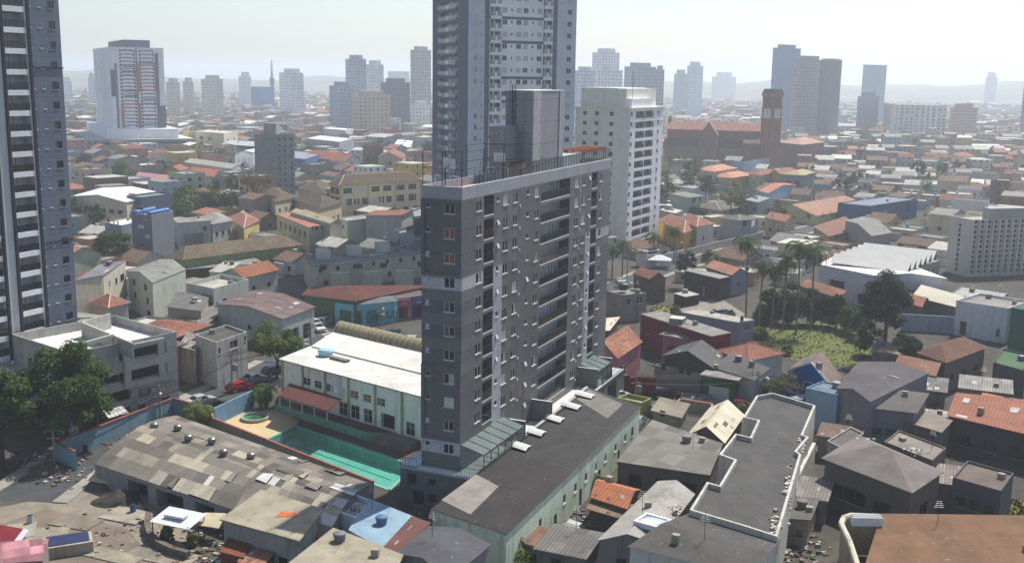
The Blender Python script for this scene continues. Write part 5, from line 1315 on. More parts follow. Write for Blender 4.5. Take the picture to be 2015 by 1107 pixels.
drum((262, 1008), '#2f5a8c', 'blue drum standing by the warehouse openings'); drum((60, 1030), '#b9bec2', 'silvery drum alone on the yard paving'); drum((395, 1040), '#8a4a2c', 'rusty drum beside the cream awning'); drum((168, 890), '#3d3f41', 'dark drum inside the blue wall corner')
WALL_GAIN = 1.0
# ------------------------------------------------------------------ new concrete garage in front of the left tower
TA, TB_ = ('#b9624a', '#a3523c'), ('#8f5440', '#7c4636')
T1, T2, T3 = tile('#a8705c', '#8f5e4d'), tile('#8d4a38', '#7a4032'), tile('#8b7a62', '#6f6453', .34, .5, .6)
CAPM = plain('#d8cfc0', .8)
GC = concrete('#bdbcb6', .25, 3.0)
slots = [(.66, 9.2, 7.5, 1.5, 'slot'), (.66, 6.1, 7.5, 1.5, 'slot'), (.32, 6.4, 6.0, 1.1, 'slot'), (.32, 3.6, 6.5, 1.5, 'slot'), (.12, 6.4, 4.5, 1.1, 'slot'), (.30, .3, 7.0, 2.3, 'slot'), (.62, .2, 1.2, 2.3, 'dark'), (.86, .2, 1.4, 2.4, 'dark'), (.12, .2, 3, 2.4, 'slot')]
gar = bld('parking_garage', 'new bare concrete parking garage with dark slots beside the left tower', (347, 652), (140, 694), (226, 620), yb=808, wm=GC, rm=concrete('#e3e2dc', .12), par=1.3, cat='garage', wins={'f': slots})
dx_ = (gar.pts[1] - gar.pts[0]).normalized(); dy_ = (gar.pts[2] - gar.pts[1]).normalized()
gl_ = lambda px, h: inv_(P(px[0], px[1], h) - Vector((gar.root.location.x, gar.root.location.y, 0)), gar)
def inv_(v, o): return Matrix.Rotation(-o.rz, 4, 'Z') @ v
def beam(o, name, p0, p1, z0, z1, th, m):
    a, c = inv_(P(*p0, z1) - o.root.location, o), inv_(P(*p1, z1) - o.root.location, o); d = Vector((c.x - a.x, c.y - a.y, 0)).normalized(); n = Vector((-d.y, d.x, 0)) * th / 2
    q = MB(); q.prism([(v.x, v.y) for v in (a - n, c - n, c + n, a + n)], z0, z1, m); return q.build(name, o.root)
GH = gar.h
beam(gar, 'roof_wall', (161, 633), (261, 674), GH - 1.3, GH + .9, .3, GC); beam(gar, 'roof_wall', (162, 632), (216, 616), GH - 1.3, GH + 1.0, .3, GC)
beam(gar, 'roof_beam', (157, 675), (222, 657), GH + .6, GH + 1.1, .4, GC); 
for px in ((222, 657),):
    a = inv_(P(*px, GH + 1) - gar.root.location, gar); q = MB(); q.box(a.x - .3, a.x + .3, a.y - .3, a.y + .3, GH - 1.3, GH + .6, GC); q.build('roof_column', gar.root)
q = MB(); fo_ = -dy_
for u0, u1, z0, z1 in ((.49, .83, 5.3, 11.1),):
    L = gar.w; a = gar.pts[0] + dx_ * L * u0; c = gar.pts[0] + dx_ * L * u1
    for zz0, zz1 in ((5.2, 5.9), (7.75, 9.0), (10.85, 11.3)): q.prism([(v.x, v.y) for v in (a + fo_ * .35, c + fo_ * .35, c + fo_ * .003, a + fo_ * .003)], zz0, zz1, GC)
    for s in (a, c): q.prism([(v.x, v.y) for v in (s - dx_ * .5 + fo_ * .36, s + dx_ * .5 + fo_ * .36, s + dx_ * .5 + fo_ * .002, s - dx_ * .5 + fo_ * .002)], 5.19, 11.31, GC)
q.build('facade_frame', gar.root)
q = MB(); a = gar.pts[0] + dx_ * gar.w * .22; c = gar.pts[0] + dx_ * gar.w * .41
q.slab([a + fo_ * 2.2 + Vector((0, 0, 2.5)), c + fo_ * 2.2 + Vector((0, 0, 2.5)), c + fo_ * .01 + Vector((0, 0, 3.4)), a + fo_ * .01 + Vector((0, 0, 3.4))], .08, corr('#c5c5c1', .6, .1, 1, 3, .2)); q.build('gate_leaf', gar.root)
sg = thing('banner', 'small dark green banner on the garage wall over the pavement', 'banner', gar.root.location, gar.rz)
q = MB(); a = gar.pts[0] + dx_ * gar.w * .60; c = gar.pts[0] + dx_ * gar.w * .71
q.prism([(v.x, v.y) for v in (a + fo_ * .12, c + fo_ * .12, c + fo_ * .05, a + fo_ * .05)], 3.6, 4.6, plain('#2f4f43')); q.build('panel', sg)
q = MB()
for k, w_ in enumerate((.7, .5, .62)): c2 = a + dx_ * (.3 + gar.w * .1 * w_); a2 = a + dx_ * .25; q.prism([(v.x, v.y) for v in (a2 + fo_ * .14, c2 + fo_ * .14, c2 + fo_ * .121, a2 + fo_ * .121)], 4.35 - .25 * k, 4.45 - .25 * k, plain('#c9d2cc'))
q.build('lettering', sg)
# podium of the left tower runs into it
q = MB(); q.box(-16, 3.6, -26, 2.4, 0, 7.6, GC, concrete('#b9b8b3', .2)); q.build('podium', LTOWER)
# ------------------------------------------------------------------ houses between garage and tower, left of centre
S, X = 'slide', 'dark'
bld('house', 'three storey pale green house with a grey ribbed roof behind the garage', (300, 556), (250, 534), (365, 530), yb=632, wall='#c3c9bc', grime=.3, rm=corr('#85857f', .4), roof='gable_y', rise=1.1, ov=.1, trim=PW, wins={'f': [(.27, 5.6, 1.6, 1.2, X), (.72, 5.6, 1.6, 1.2, X), (.3, 2.9, 1.2, 1.3, X), (.78, 2.9, 1.2, 1.3, X), (.8, .4, 2.2, 1.2, X)]})
bld('house', 'long pale house with a walled flat roof and small tanks right of the green house', (420, 567), (366, 556), (489, 549), h=7.0, wall='#c5c8ba', rm=concrete('#b3b0a6', .3), par=.9, wins={'f': [(.5, 3.6, .5, .5, X)], 'r': [(.3, 3.4, 1.2, 1.0, X)]})
bld('house', 'low house under two grey ribbed roof slopes before the walled flat roof', (405, 637), (352, 623), (457, 604), yb=668, wall='#c0b49c', rm=corr('#7d7b76', .5, .15), roof='shed_f', rise=.9, ov=.5, wins={'f': [(.25, 1.0, 1.0, 1.6, X), (.6, 1.0, 1.2, 1.6, X)]})
bld('house', 'long narrow house with a darker ribbed roof tucked against the pale green house', (395, 612), (330, 604), (412, 590), h=4.6, wall='#a89a88', rm=corr('#6c6a67', .5, .15), roof='shed_f', rise=.8, ov=.2)
bld('workshop', 'mould streaked workshop with a white window front by the street', (425, 673), (384, 658), (486, 652), yb=764, wall='#b9bab4', grime=.75, rm=concrete('#55534e', .5), par=.4, cat='workshop', wins={'r': [(.55, 5.4, 2.0, 1.3, S), (.1, 5.4, .5, .9, X), (.93, 6.0, .5, .8, X), (.45, .2, 3.2, 3.4, 'shut'), (.85, .2, 2.4, 3.4, X)]})
bld('house', 'low streaked annex against the workshop wall beside the garage', (384, 690), (352, 682), (400, 668), h=5.4, wall='#a9a294', grime=.8, rm=corr('#8a857c', .5), roof='shed_f', rise=.6, ov=.1)
bld('warehouse', 'open fronted tin shed with rusty ribs at the street corner', (556, 627), (428, 598), (618, 604), C=(500, 572), h=5.6, wall='#b9bdb9', rm=corr('#6d5a55', 1.2, .3, 1.2, 3, .5), roof='gable_y', rise=.9, ov=.3, cat='shed', wins={'r': [(.35, .1, 3.0, 3.0, 'slot'), (.75, .1, 2.6, 3.0, 'slot')], 'f': [(.5, 2.2, 1.0, .8, X)]})
bld('house', 'small white house with a bright orange hipped tile roof behind the garage', (214, 605), (178, 597), (252, 596), h=4.6, wall='#c9c4b6', rm=T1, cap=CAPM, roof='hip', rise=1.7, ov=.4, wins={'f': [(.3, 1.2, 1, 1.1, X)], 'r': [(.5, 1.2, 1, 1.1, X)]})
bld('house', 'cream house with a dark ribbed roof over a stained party wall', (203, 541), (148, 552), (247, 520), h=9.4, wall='#cfc9b6', grime=.6, rm=corr('#77757a', .5), roof='shed_f', rise=.8, ov=.2, wins={'f': [], 'r': [(.25, 6.4, 1.1, 1.3, S), (.55, 6.4, 1.0, 1.2, X), (.82, 6.4, 2.0, 1.4, X)]})
# grey boxy building with blue tanks
g1 = bld('apartment_block', 'low wing of the grey boxy block with a pale flat roof', (239, 443), (206, 437), (285, 433), yb=497, wall='#8e929b', grime=.12, rm=concrete('#dddcd6', .1), par=.3, trim=PW, cat='block', wins={'f': [(.22, 7.6, 1.3, 1.6, S), (.55, 7.6, .6, .8, S), (.78, 7.6, .6, .8, S)]})
g2 = bld('apartment_block', 'grey boxy block with rows of blue water tanks on its roof', (298, 423), (258, 420), (341, 414), h=g1.h + 4.2, wall='#7f848f', grime=.1, rm=concrete('#c9c8c4', .1), par=.5, trim=PW, cat='block', wins={'f': [(.45 + .3 * (k % 2), 3.2 + 2.4 * k, 1.6 if k % 2 else 2.0, .9, S) for k in range(5)]})
TKB = plain('#2f6fb8', .45)
def tank_mesh(m, r=.75, h=.95, lid=None):
    q = MB(); q.lathe([(r * .82, 0), (r, h * .8), (r * 1.06, h * .82), (r * 1.02, h * .95)], m, n=12); q2 = MB(); q2.lathe([(r * 1.04, h * .95), (r * .7, h * 1.12), (r * .2, h * 1.18)], lid or m, n=12); return q.mesh('tank'), q2.mesh('lid')
def tank(mt, loc, label, group=None, s=1.0):
    r = thing('water_tank', label, 'water tank', loc, R.uniform(0, 6), group); a = inst('tank', mt[0], r, (0, 0, 0), 0, (s, s, s)); inst('lid', mt[1], r, (0, 0, 0), 0, (s, s, s)); return r
tmB, tmD, tmW = tank_mesh(TKB), tank_mesh(plain('#2a3138', .5)), tank_mesh(plain('#b9c6cf', .5))
Mg = Matrix.Translation(g2.root.location) @ Matrix.Rotation(g2.rz, 4, 'Z')
for i in range(7):
    for j in range(2):
        p = g2.pts[0].lerp(g2.pts[1], .15 + .7 * j).lerp(g2.pts[3].lerp(g2.pts[2], .15 + .7 * j), .08 + .12 * i); p.z = g2.h - .5
        tank(tmB, Mg @ p, 'blue lidded water tank in the double row on the grey block roof', 'blue tanks on the grey block', 1.25)
bld('hall', 'long low hall with a wide white roof left of the grey block', (249, 398), (142, 386), (322, 381), C=(200, 370), h=8.4, wall='#cfc8b4', rm=corr('#e9e7df', 1.0, .04, 1.2, 40, .1), roof='gable_y', rise=1.4, ov=.3, cat='hall', wins={'f': [('row', 6, 4.5, 2.4, 1.2, X)]})
bld('shop', 'blue grey shop front with a brick red pillar before the white roofed hall', (277, 388), (249, 384), (342, 380), h=9.6, wall='#5f6d80', grime=.1, rm=sheet('#8a8d90'), par=.6, cat='shop', wins={'r': [('row', 3, 2.0, 2.2, 1.6, X)]})
bld('house', 'white house with a patched grey roof right of the blue tanks', (350, 446), (341, 431), (415, 441), yb=489, wall='#cfcdc4', grime=.35, rm=corr('#8b8880', .5, .2), roof='shed_l', rise=1.0, ov=.15, wins={'f': [(.5, 3.5, 1.6, 1.3, X)], 'r': [(.8, 4.5, 1, 1.1, X)]})
bld('house', 'house with a mould blackened blank wall under the patched roof house', (366, 461), (360, 456), (442, 452), yb=489, wall='#8f8d86', grime=.8, rm=sheet('#77746e', .5), par=.3)
bld('house', 'small white house with a grey hipped roof behind the patched roof', (418, 441), (394, 426), (458, 434), h=6.2, wall='#d3d0c6', rm=corr('#8f8d86', .5, .15), roof='hip', rise=1.2, wins={'r': [('row', 3, 2.6, 1.1, 1.1, X)], 'f': [(.5, 2.6, 1, 1.1, X)]})
bld('house', 'yellow walled house with a faded orange hipped roof behind the mossy roof', (480, 449), (450, 428), (510, 434), h=5.4, wall='#cfb873', rm=T1, cap=CAPM, roof='hip', rise=1.5, wins={'r': [(.5, 2.2, 1.2, 1.1, X)], 'f': [(.5, 2.2, 1, 1.1, X)]})
bld('house', 'green house under a long mossy tiled hip roof left of centre', (360, 511), (326, 506), (592, 482), h=5.6, wall='#97a36f', grime=.4, rm=T3, roof='hip', rise=2.6, ov=.5, wins={'r': [(u, 2.6, 1.1, 1.1, S) for u in (.25, .45, .6, .78, .92)]})
bld('house', 'low brown brick lean-to in front of the green house', (366, 530), (350, 524), (520, 518), h=3.4, wm=brick('#6b4436', '#573729'), rm=corr('#7d7f7d', .8, .2, 1.0, 3, .3), roof='shed_r', rise=.5, ov=.15)
bld('house', 'house with a weathered orange gable roof and white lean-to left of the terraced houses', (480, 546), (440, 535), (546, 530), h=4.8, wall='#bdb9ae', rm=tile('#a86b4c', '#8f5c44', .34, .5, .6), roof='gable_y', rise=1.4, ov=.4, wins={'f': [(.5, 1.4, 1.1, 1.1, X)], 'r': [('row', 2, 1.4, 1.1, 1.1, X)]})
bld('house', 'low house with a whitewashed ribbed roof beside the weathered orange gable', (445, 542), (412, 534), (474, 522), h=4.2, wall='#c2bfb5', rm=corr('#b5b2a8', .5, .15), roof='shed_l', rise=.6, ov=.2)
# terraced houses with tanks
tr_ = bld('terraced_houses', 'cream terraced houses with ribbed roof and a row of dark tanks', (611, 529), (597, 505), (840, 500), yb=576, wall='#c9c0a6', grime=.35, rm=corr('#7d7c78', .5, .12), par=.5, trim=stucco('#8f9095', .3), cat='terrace', wins={'r': [(u, 4.3, .9, 1.0, X) for u in (.08, .22, .36, .52, .64, .76, .88)] + [(u, 1.2, 1.2, 1.2, X) for u in (.12, .3, .48, .66, .84)]})
for k in range(4): boxpart(tr_, 'facade_bay', .003, 1.1, tr_.d * (.13 + .22 * k), tr_.d * (.13 + .22 * k) + 4.2, .0, tr_.h - .9, stucco('#cfc6ab', .3))
Mt = Matrix.Translation(tr_.root.location) @ Matrix.Rotation(tr_.rz, 4, 'Z')
for k, (u, lb) in enumerate(((.09, 'leftmost dark water tank on the terraced houses'), (.33, 'second dark water tank from the left on the terraced houses'), (.5, 'third dark water tank from the left on the terraced houses'), (.76, 'fourth dark water tank from the left on the terraced houses'), (.94, 'dark tank on the terraced houses nearest the tower'))):
    tank(tmD, Mt @ Vector((-1.6, tr_.d * u, tr_.h - .5)), lb, 'tanks on the terraced houses', 1.1)
for px, lb in (((636, 503), 'left white rooftop box on the terraced houses'), ((696, 496), 'middle white rooftop box on the terraced houses'), ((752, 489), 'right white rooftop box on the terraced houses')):
    q = MB(); q.box(-2.2, 2.2, -1.6, 1.6, -.6, 1.5, stucco('#d8d4c6', .25), sheet('#b5b1a6', .3)); o = q.build('roof_hatch'); tag(o, lb, 'roof box', 'boxes on the terraced houses'); o.location = P(*px, tr_.h + .2); o.rotation_euler.z = tr_.rz
# corner shops
bld('shop_row', 'old shops under a long dark red tile roof behind the turquoise corner', (700, 592), (597, 580), (845, 562), C=(610, 566), h=5.0, wall='#4f6b4f', rm=tile('#723f36', '#5d342d', .4, .6, .45), roof='hip', rise=1.2, ov=.4, cat='shops', grime=.3, wins={'f': [(.15, .3, 2.4, 2.6, X), (.4, .3, 2.4, 2.6, X)]})
csx = [XY(q) for q in ((658, 636), (694, 641), (716, 641), (778, 634))]
cs_h = zof(706, 598, XY((706, 641)).y)
cbase = csx[0]; cpts = [p - cbase for p in csx]; back = [cpts[3] + Vector((1.5, 12, 0)), cpts[0] + Vector((1.5, 12, 0))]
cr = thing('corner_shop', 'turquoise corner shop with a cut-off corner and graffiti by the crossing', 'shop', cbase); OCC.append([csx[0], csx[1], csx[3], csx[3] + Vector((1, 12, 0)), csx[0] + Vector((1, 12, 0))])
TQ = stucco('#6cc3d4', .3); cc = cpts + back; q = MB(); pw = Parts(cr)
for i in range(6):
    j = (i + 1) % 6; Lw = (cc[j] - cc[i]).length; d = (cc[j] - cc[i]).normalized(); hl = []
    for u, ww in {0: ((.3, 3.4),), 1: ((.12, 2.6),), 2: ((.08, 2.6),)}.get(i, ()):
        u0 = u * Lw; ww = min(ww, Lw - u0 - .3); hl.append((u0, u0 + ww, .1, 3.0)); pw.put(win(ww, 2.9, 'slot'), cc[i] + d * u0 + Vector((0, 0, .1)), math.atan2(d.y, d.x))
    q.wall(cc[i], cc[j], 0, cs_h, hl, TQ, .6)
q.build('wall', cr); pw.done()
q = MB(); apex = sum(cc, Vector()) / 6 + Vector((0, 0, cs_h + 1.1)); oc = offset(cc, .3)
for i in range(6): q.poly([oc[i] + Vector((0, 0, cs_h)), oc[(i + 1) % 6] + Vector((0, 0, cs_h)), apex], corr('#5f6a6c', .5, .15))
q.build('roof', cr)
q = MB(); d = (cc[3] - cc[2]).normalized(); n_ = Vector((d.y, -d.x, 0)) * .02; Lw = (cc[3] - cc[2]).length
def gs(pts, ox, sc=1.0):
    for a_, c_ in zip(pts, pts[1:]): q.tube(cc[2] + d * (Lw * .52 + ox + a_[0] * sc) + n_ + Vector((0, 0, .7 + a_[1] * sc)), cc[2] + d * (Lw * .52 + ox + c_[0] * sc) + n_ + Vector((0, 0, .7 + c_[1] * sc)), .07, BLACK, n=4)
gs([(0.1, 0), (0, 1.6), (.8, 1.9)], 0); gs([(0.05, .9), (.6, 1.1)], 0); gs([(0, 0), (.5, 1.9), (1.0, 0)], 1.0); gs([(.2, .7), (.8, .7)], 1.0); gs([(0, 0), (.5, 1.9), (1.0, 0)], 2.1); gs([(.2, .7), (.8, .7)], 2.1); gs([(.9, 1.8), (.2, 1.4), (.9, .6), (.1, 0)], 3.1); gs([(-.6, .2), (-.2, 1.0), (-.9, 1.3)], 0)
q.build('graffiti', cr)
def shopfront(name, label, p0, p1, yb, hexw, sign, cat='shop'):
    a, c = XY((p0, yb[0])), XY((p1, yb[1])); hh = 4.6; r = thing(name, label, cat, a, math.atan2(c.y - a.y, c.x - a.x)); Lw = (c - a).length
    OCC.append([a, c, c + Vector((2, 9, 0)), a + Vector((2, 9, 0))])
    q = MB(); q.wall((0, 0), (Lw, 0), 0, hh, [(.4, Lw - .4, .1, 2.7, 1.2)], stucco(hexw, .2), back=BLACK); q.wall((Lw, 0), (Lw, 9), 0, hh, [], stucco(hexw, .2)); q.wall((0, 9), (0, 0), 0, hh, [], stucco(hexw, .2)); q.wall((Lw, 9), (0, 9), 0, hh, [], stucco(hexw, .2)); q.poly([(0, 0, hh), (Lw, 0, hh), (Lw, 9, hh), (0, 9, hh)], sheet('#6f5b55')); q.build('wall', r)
    q = MB(); q.box(.3, Lw - .3, -.16, -.01, 2.8, 3.9, plain(sign)); q.build('sign', r)
    q = MB(); 
    for k in range(7): q.box(Lw*.25 + k * Lw * .07, Lw*.25 + k * Lw * .07 + Lw * .045, -.19, -.165, 3.2, 3.5, plain('#d9c9c4'))
    q.build('lettering', r); q = MB(); q.box(Lw*.62, Lw*.78, .5, .8, .1, 2.4, plain(sign)); q.build('display', r)
shopfront('corner_shop', 'shop with a bright red sign right of the turquoise corner', 781, 808, (631, 628), '#b9a8a6', '#c3202f')
shopfront('corner_shop', 'purple fronted shop beside the red sign shop', 809, 850, (628, 622), '#6d5aa8', '#5a4a9a')
bld('hall', 'cream workshop hall with an orange roof strip and lattice vents', (608, 448), (545, 422), (668, 440), yb=496, wall='#cfc79f', grime=.35, rm=corr('#a8705a', .8, .15, 1.2, 12, .3), roof='shed_f', rise=.5, ov=.1, cat='hall', wins={'r': [(.2, 5.8, 2.6, 1.3, 'grid'), (.5, 5.8, 2.6, 1.3, 'grid'), (.8, 5.8, 2.6, 1.3, 'grid')], 'f': [('row', 6, 3.4, 2.2, 1.8, 'slot')]})
bld('hall', 'low hall with a beige vaulted roof strip behind the orange roof strip', (650, 440), (572, 417), (672, 436), h=8.0, wall='#bdb9a6', rm=corr('#a8a184', .8, .1, 1.2, 9, .3), roof='gable_x', rise=.8, ov=.1, cat='hall')
bld('store', 'pale mint store with a blank side wall right of the workshop hall', (684, 434), (667, 428), (813, 417), yb=482, wall='#c3cfc6', grime=.25, rm=corr('#9b9c98', .8, .1), par=.25, cat='store', wins={'f': [(.5, 4.4, 1.6, 1.0, X), (.5, .6, 1.6, 1.2, X)]})
bld('store', 'store with an orange tiled back roof between mint store and school', (790, 423), (720, 424), (826, 414), h=8.0, wall='#cfd2c8', rm=T1, roof='gable_x', rise=.8, cat='store', occ=False)
bld('garage', 'grey parking ramp with dark triangular openings left of the main slab', (806, 476), (777, 451), (860, 462), h=7.0, wall='#8d929b', grime=.2, rm=concrete('#8f9298', .3), par=.9, cat='garage', wins={'f': [(.3, 3.6, 3.0, 1.5, 'slot'), (.75, 2.4, 3.0, 1.8, 'slot')], 'r': [('row', 3, 3.4, 3.0, 1.4, 'slot')]})
bld('house', 'narrow grey house with one slit window next to the parking ramp', (815, 433), (812, 413), (850, 420), h=10.5, wall='#6f757f', grime=.15, rm=sheet('#8a8b8d'), par=.5, wins={'f': [(.5, 6.5, .8, 1.4, S)]})
# school
FHs = 3.5
yw = [(u, z, 1.9, 1.9, 'grid') for z in (2.0,) for u in (.08, .16, .235, .36, .44, .515, .64, .77, .9)]
sc = bld('school', 'yellow three storey school with brown hipped roof and brick infill', (668, 365), (649, 361), (829, 355), yb=432, wall='#efe0b4', grime=.2, rm=tile('#6f5d4c', '#5f5042', .4, .6, .3), roof='hip', rise=3.0, ov=.5, cat='school', cap=plain('#d9c27a'),
    wins={'r': [(u, 8.6, 3.4, 1.9, 'grid') for u in (.095, .25, .425, .57, .735, .885)] + [(u, 4.6, 2.3, 2.2, 'grid') for u in (.11, .2, .295, .41, .5, .59)] + [(u, 4.6, 3.2, 2.4, 'grid') for u in (.735, .885)] + [(u, .8, 2.4, 1.8, 'slot') for u in (.2, .35, .5, .65, .8, .93)]})
q = MB(); BR = brick('#7a4a3a', '#693f31')
for z0, z1 in ((.6, 3.2), (4.2, 7.4), (8.4, 10.6)):
    for u in (.28, .74): x = sc.pts[0].lerp(sc.pts[1], u); d = (sc.pts[1] - sc.pts[0]).normalized(); n_ = Vector((d.y, -d.x, 0)); hw = sc.w * .19; q.prism([(v.x, v.y) for v in (x - d * hw + n_ * .04, x + d * hw + n_ * .04, x + d * hw + n_ * .003, x - d * hw + n_ * .003)], z0, z1, BR)
for k in range(1): pass
q.build('brick_panel', sc.root)
d = (sc.pts[2] - sc.pts[1]).normalized(); n_ = Vector((d.y, -d.x, 0)); YB = stucco('#d4c090', .2)
for u in (0.002, .33, .66, .985): q = MB(); x = sc.pts[1].lerp(sc.pts[2], u); q.prism([(v.x, v.y) for v in (x + n_ * .2, x + d * .5 + n_ * .2, x + d * .5 + n_ * .003, x + n_ * .003)], 0, sc.h - .1, YB); q.build('pilaster', sc.root)
bld('school_wing', 'low school wing with a dark brown hipped roof left of the school', (630, 412), (580, 392), (672, 398), h=7.6, wall='#c9bb98', rm=tile('#5f5348', '#51473e', .4, .6, .3), roof='hip', rise=2.6, ov=.5, cat='school wing', wins={'r': [('row', 4, 2.0, 2.0, 2.0, 'grid')], 'f': [('row', 4, 2.0, 2.0, 2.0, X)]})
bld('house', 'cream house with a brown hipped roof beside the bare branched tree', (542, 398), (507, 379), (582, 388), h=8.0, wall='#d6cba8', rm=tile('#6b5a4b', '#5b4d41', .4, .6, .3), roof='hip', rise=1.8, ov=.4, wins={'f': [('row', 4, 4.6, 1.0, 1.2, X), ('row', 4, 1.6, 1.0, 1.2, X)], 'r': [('row', 3, 4.6, 1.4, 1.1, X)]})
bld('house', 'house with a broad brown roof behind the school wing', (640, 382), (588, 372), (660, 366), h=7.6, wall='#b5a78a', rm=tile('#66594b', '#574b40', .4, .6, .3), roof='hip', rise=2.4, ov=.4)
# unfinished concrete tower
cx_ = concrete('#8b8f92', .3, 2.8)
wz = [.8 + 2.3 * k for k in range(11) if .8 + 2.3 * k + 1.9 < zof(546, 265, P(546, 384, 0).y)]
ct = bld('unfinished_tower', 'unfinished bare concrete tower with a column of small balconies', (546, 265), (500, 264), (579, 264), yb=384, wm=cx_, rm=concrete('#9a9a96', .3), par=.3, cat='tower', wins={'r': [(u, z, 0.9, 1.3, X) for z in wz for u in (.1, .42, .8)]})
q = MB(); q.box(-ct.w * .62, -.9, 1.0, ct.d * .75, ct.h - .003, ct.h + 4.4, concrete('#a3a4a2', .3)); q.build('roof_block', ct.root)
for z in wz: boxpart(ct, 'balcony', .004, 1.1, ct.d * .3, ct.d * .62, z - .3, z + .7, concrete('#a5a6a5', .25))
q = MB(); 
for y in (.24, .66, .985): q.box(.003, .45, ct.d * y, ct.d * y + .45, 0, ct.h - .01, concrete('#b0b0ac', .25))
q.build('column', ct.root)
# townhouses
for k, (A, B, lb) in enumerate((((600, 308), (624, 310), 'leftmost townhouse under an orange roof beyond the unfinished tower'), ((624, 311), (650, 313), 'middle townhouse under an orange roof with a dormer'), ((650, 315), (678, 317), 'rightmost townhouse with a white gable end and orange roof'))):
    th_ = bld('townhouse', lb, B, A, 11.0, h=7.2, hd=112, wall='#cbbd97' if k < 2 else '#d9dcdd', rm=tile('#b9765c', '#a5664e', .4, .6, .2), roof='gable_x', rise=3.0, ov=.4, group='orange townhouses', cat='townhouse', wins={'f': [(.3, 4.2, 1.2, 1.4, X), (.7, 4.2, 1.2, 1.4, X), (.5, .3, 2.0, 2.2, 'slot')], 'r': [(.5, 4.2, 1.2, 2, X)] if k == 2 else []})
bld('store', 'wide grey store with a white edged flat roof behind the townhouses', (668, 279), (600, 272), (697, 272), h=9.0, wall='#9aa0a8', rm=concrete('#cfd2d2', .1), par=.3, cat='store', hd=100, wins={'f': [('row', 8, 5.4, 1.8, 1.2, X)]})
bld('house', 'white cubic house behind the wide grey store', (680, 256), (638, 253), (696, 253), h=10.0, wall='#d3d6da', rm=sheet('#dfe0df', .1), par=.3, hd=100, wins={'f': [(.15, 5.6, 1, 1.2, X), (.65, 5.2, 1.6, 1.4, X)], 'r': [(.5, 5.4, 1, 1.2, X)]})
bld('house', 'beige house with a gable end and a teal window right of the townhouses', (790, 312), (744, 308), (798, 304), h=8.0, hd=100, wall='#c9bd93', rm=T1, roof='gable_y', rise=2.6, ov=.4, wins={'f': [(.5, 4.2, 3.0, 1.8, 'grid')], 'r': [(.5, 3, 1, 1.1, X)]})
bld('house', 'house with a tilted bright white roof beyond the beige gable house', (806, 290), (775, 287), (812, 282), h=7.0, wall='#a9a7a0', rm=corr('#eceae3', 1, .04, 1.2, 20, .1), roof='shed_f', rise=1.4, ov=.3)
bld('store', 'low blue painted store left of the townhouses', (600, 313), (520, 306), (640, 300), h=9.0, wall='#3f6a9e', rm=sheet('#8d9094'), par=.5, cat='store', hd=105, wins={'f': [('row', 4, 3.0, 2.4, 1.6, X)]})
bld('house', 'white gabled store with little square vents left of the concrete tower', (497, 300), (462, 304), (520, 296), h=10.0, wall='#e0e2e2', rm=corr('#dddcd6', 1, .05, 1.2, 20, .1), roof='gable_y', rise=1.4, ov=.2, wins={'f': [('row', 3, 6.6, 1.8, 1.0, 'shut')]})
bld('store', 'dark blue walled store behind the white gabled store', (500, 288), (436, 284), (520, 280), h=8.5, wall='#3d5a86', rm=corr('#b0b3b3', 1, .05), roof='gable_x', rise=.7, ov=.2, cat='store', hd=100)
bld('apartment_block', 'beige stepped apartment block with dark balconies left of the concrete tower', (440, 262), (385, 258), (468, 258), h=13.0, wall='#e2d8bd', rm=sheet('#cfc9ba'), par=.5, cat='block', hd=104, wins={'f': [(.2, 8.2, 3.2, 2, 'slot'), (.2, 4.8, 3.2, 2, 'slot'), (.5, 8.2, 3.6, 1.6, X), ('row', 5, 1.6, 1.4, 1.4, X)], 'r': [('row', 2, 8, 1.6, 1.4, X)]})
bld('terraced_houses', 'long cream terrace with a grey roof in front of the white gabled store', (455, 332), (362, 319), (478, 325), h=7.2, wall='#cfc5a6', rm=corr('#9a988f', .8, .1), roof='gable_x', rise=1.0, ov=.3, cat='terrace', wins={'f': [('row', 9, 3.8, .9, 1.2, X), ('row', 6, .8, 1.2, 1.4, X)]})
bld('house', 'orange yellow house with a bright orange roof near the bare tree', (356, 336), (322, 334), (372, 331), h=6.4, wall='#d39a4a', rm=T1, roof='gable_y', rise=1.6, wins={'f': [(.6, 3.0, 2.0, 1.0, X)]})
bld('house', 'house with an orange roof with skylights before the long cream terrace', (430, 349), (372, 342), (440, 338), h=6.0, wall='#c9bfae', rm=tile('#b06a50', '#9c5c46', .4, .6, .15), roof='gable_x', rise=1.8, ov=.3, wins={'f': [('row', 3, 2.6, 1.1, 1.1, X)]})
bld('hall', 'row of pink barrel roofs in front of the white hospital tower', (385, 366), (265, 352), (395, 352), h=6.0, wall='#a9a39a', rm=corr('#a8787c', 3.4, .08, 3.4, 40, .15), roof='gable_x', rise=1.4, cat='hall')
# ------------------------------------------------------------------ tower with orange frames, far left
OD = 640.0
WT, GY, OR, DK = stucco('#ffffff', .05), stucco('#868c96', .1), plain('#cf6a48', .7, var=.03), stucco('#5e6670', .1)
BO = (224, 200); HO = 152.0
ow = fxw(194, HO, 'f', BO, OD); orr = fxw(330, HO, 'r', BO, OD)
RO = lambda px: fxw(px, HO, 'r', BO, OD); FO = lambda px: ow - fxw(px, HO, 'f', BO, OD)
zt_ = zof(262, 95, OD + 4); zb_ = 15.0; nf = 22; fh_ = (zt_ - zb_ - 1) / nf
wf, wr2 = [], []
for k in range(nf):
    z = zb_ + .8 + fh_ * k
    for px in (198, 213): wf.append((FO(px), z, 1.3, 1.2, X, 0))
    wf.append((FO(206), z - .4, 2.2, 1.9, 'bal', 0))
    for px in (246, 272, 284, 308): wr2.append((RO(px) - .7, z, 1.4, 1.2, X, 0))
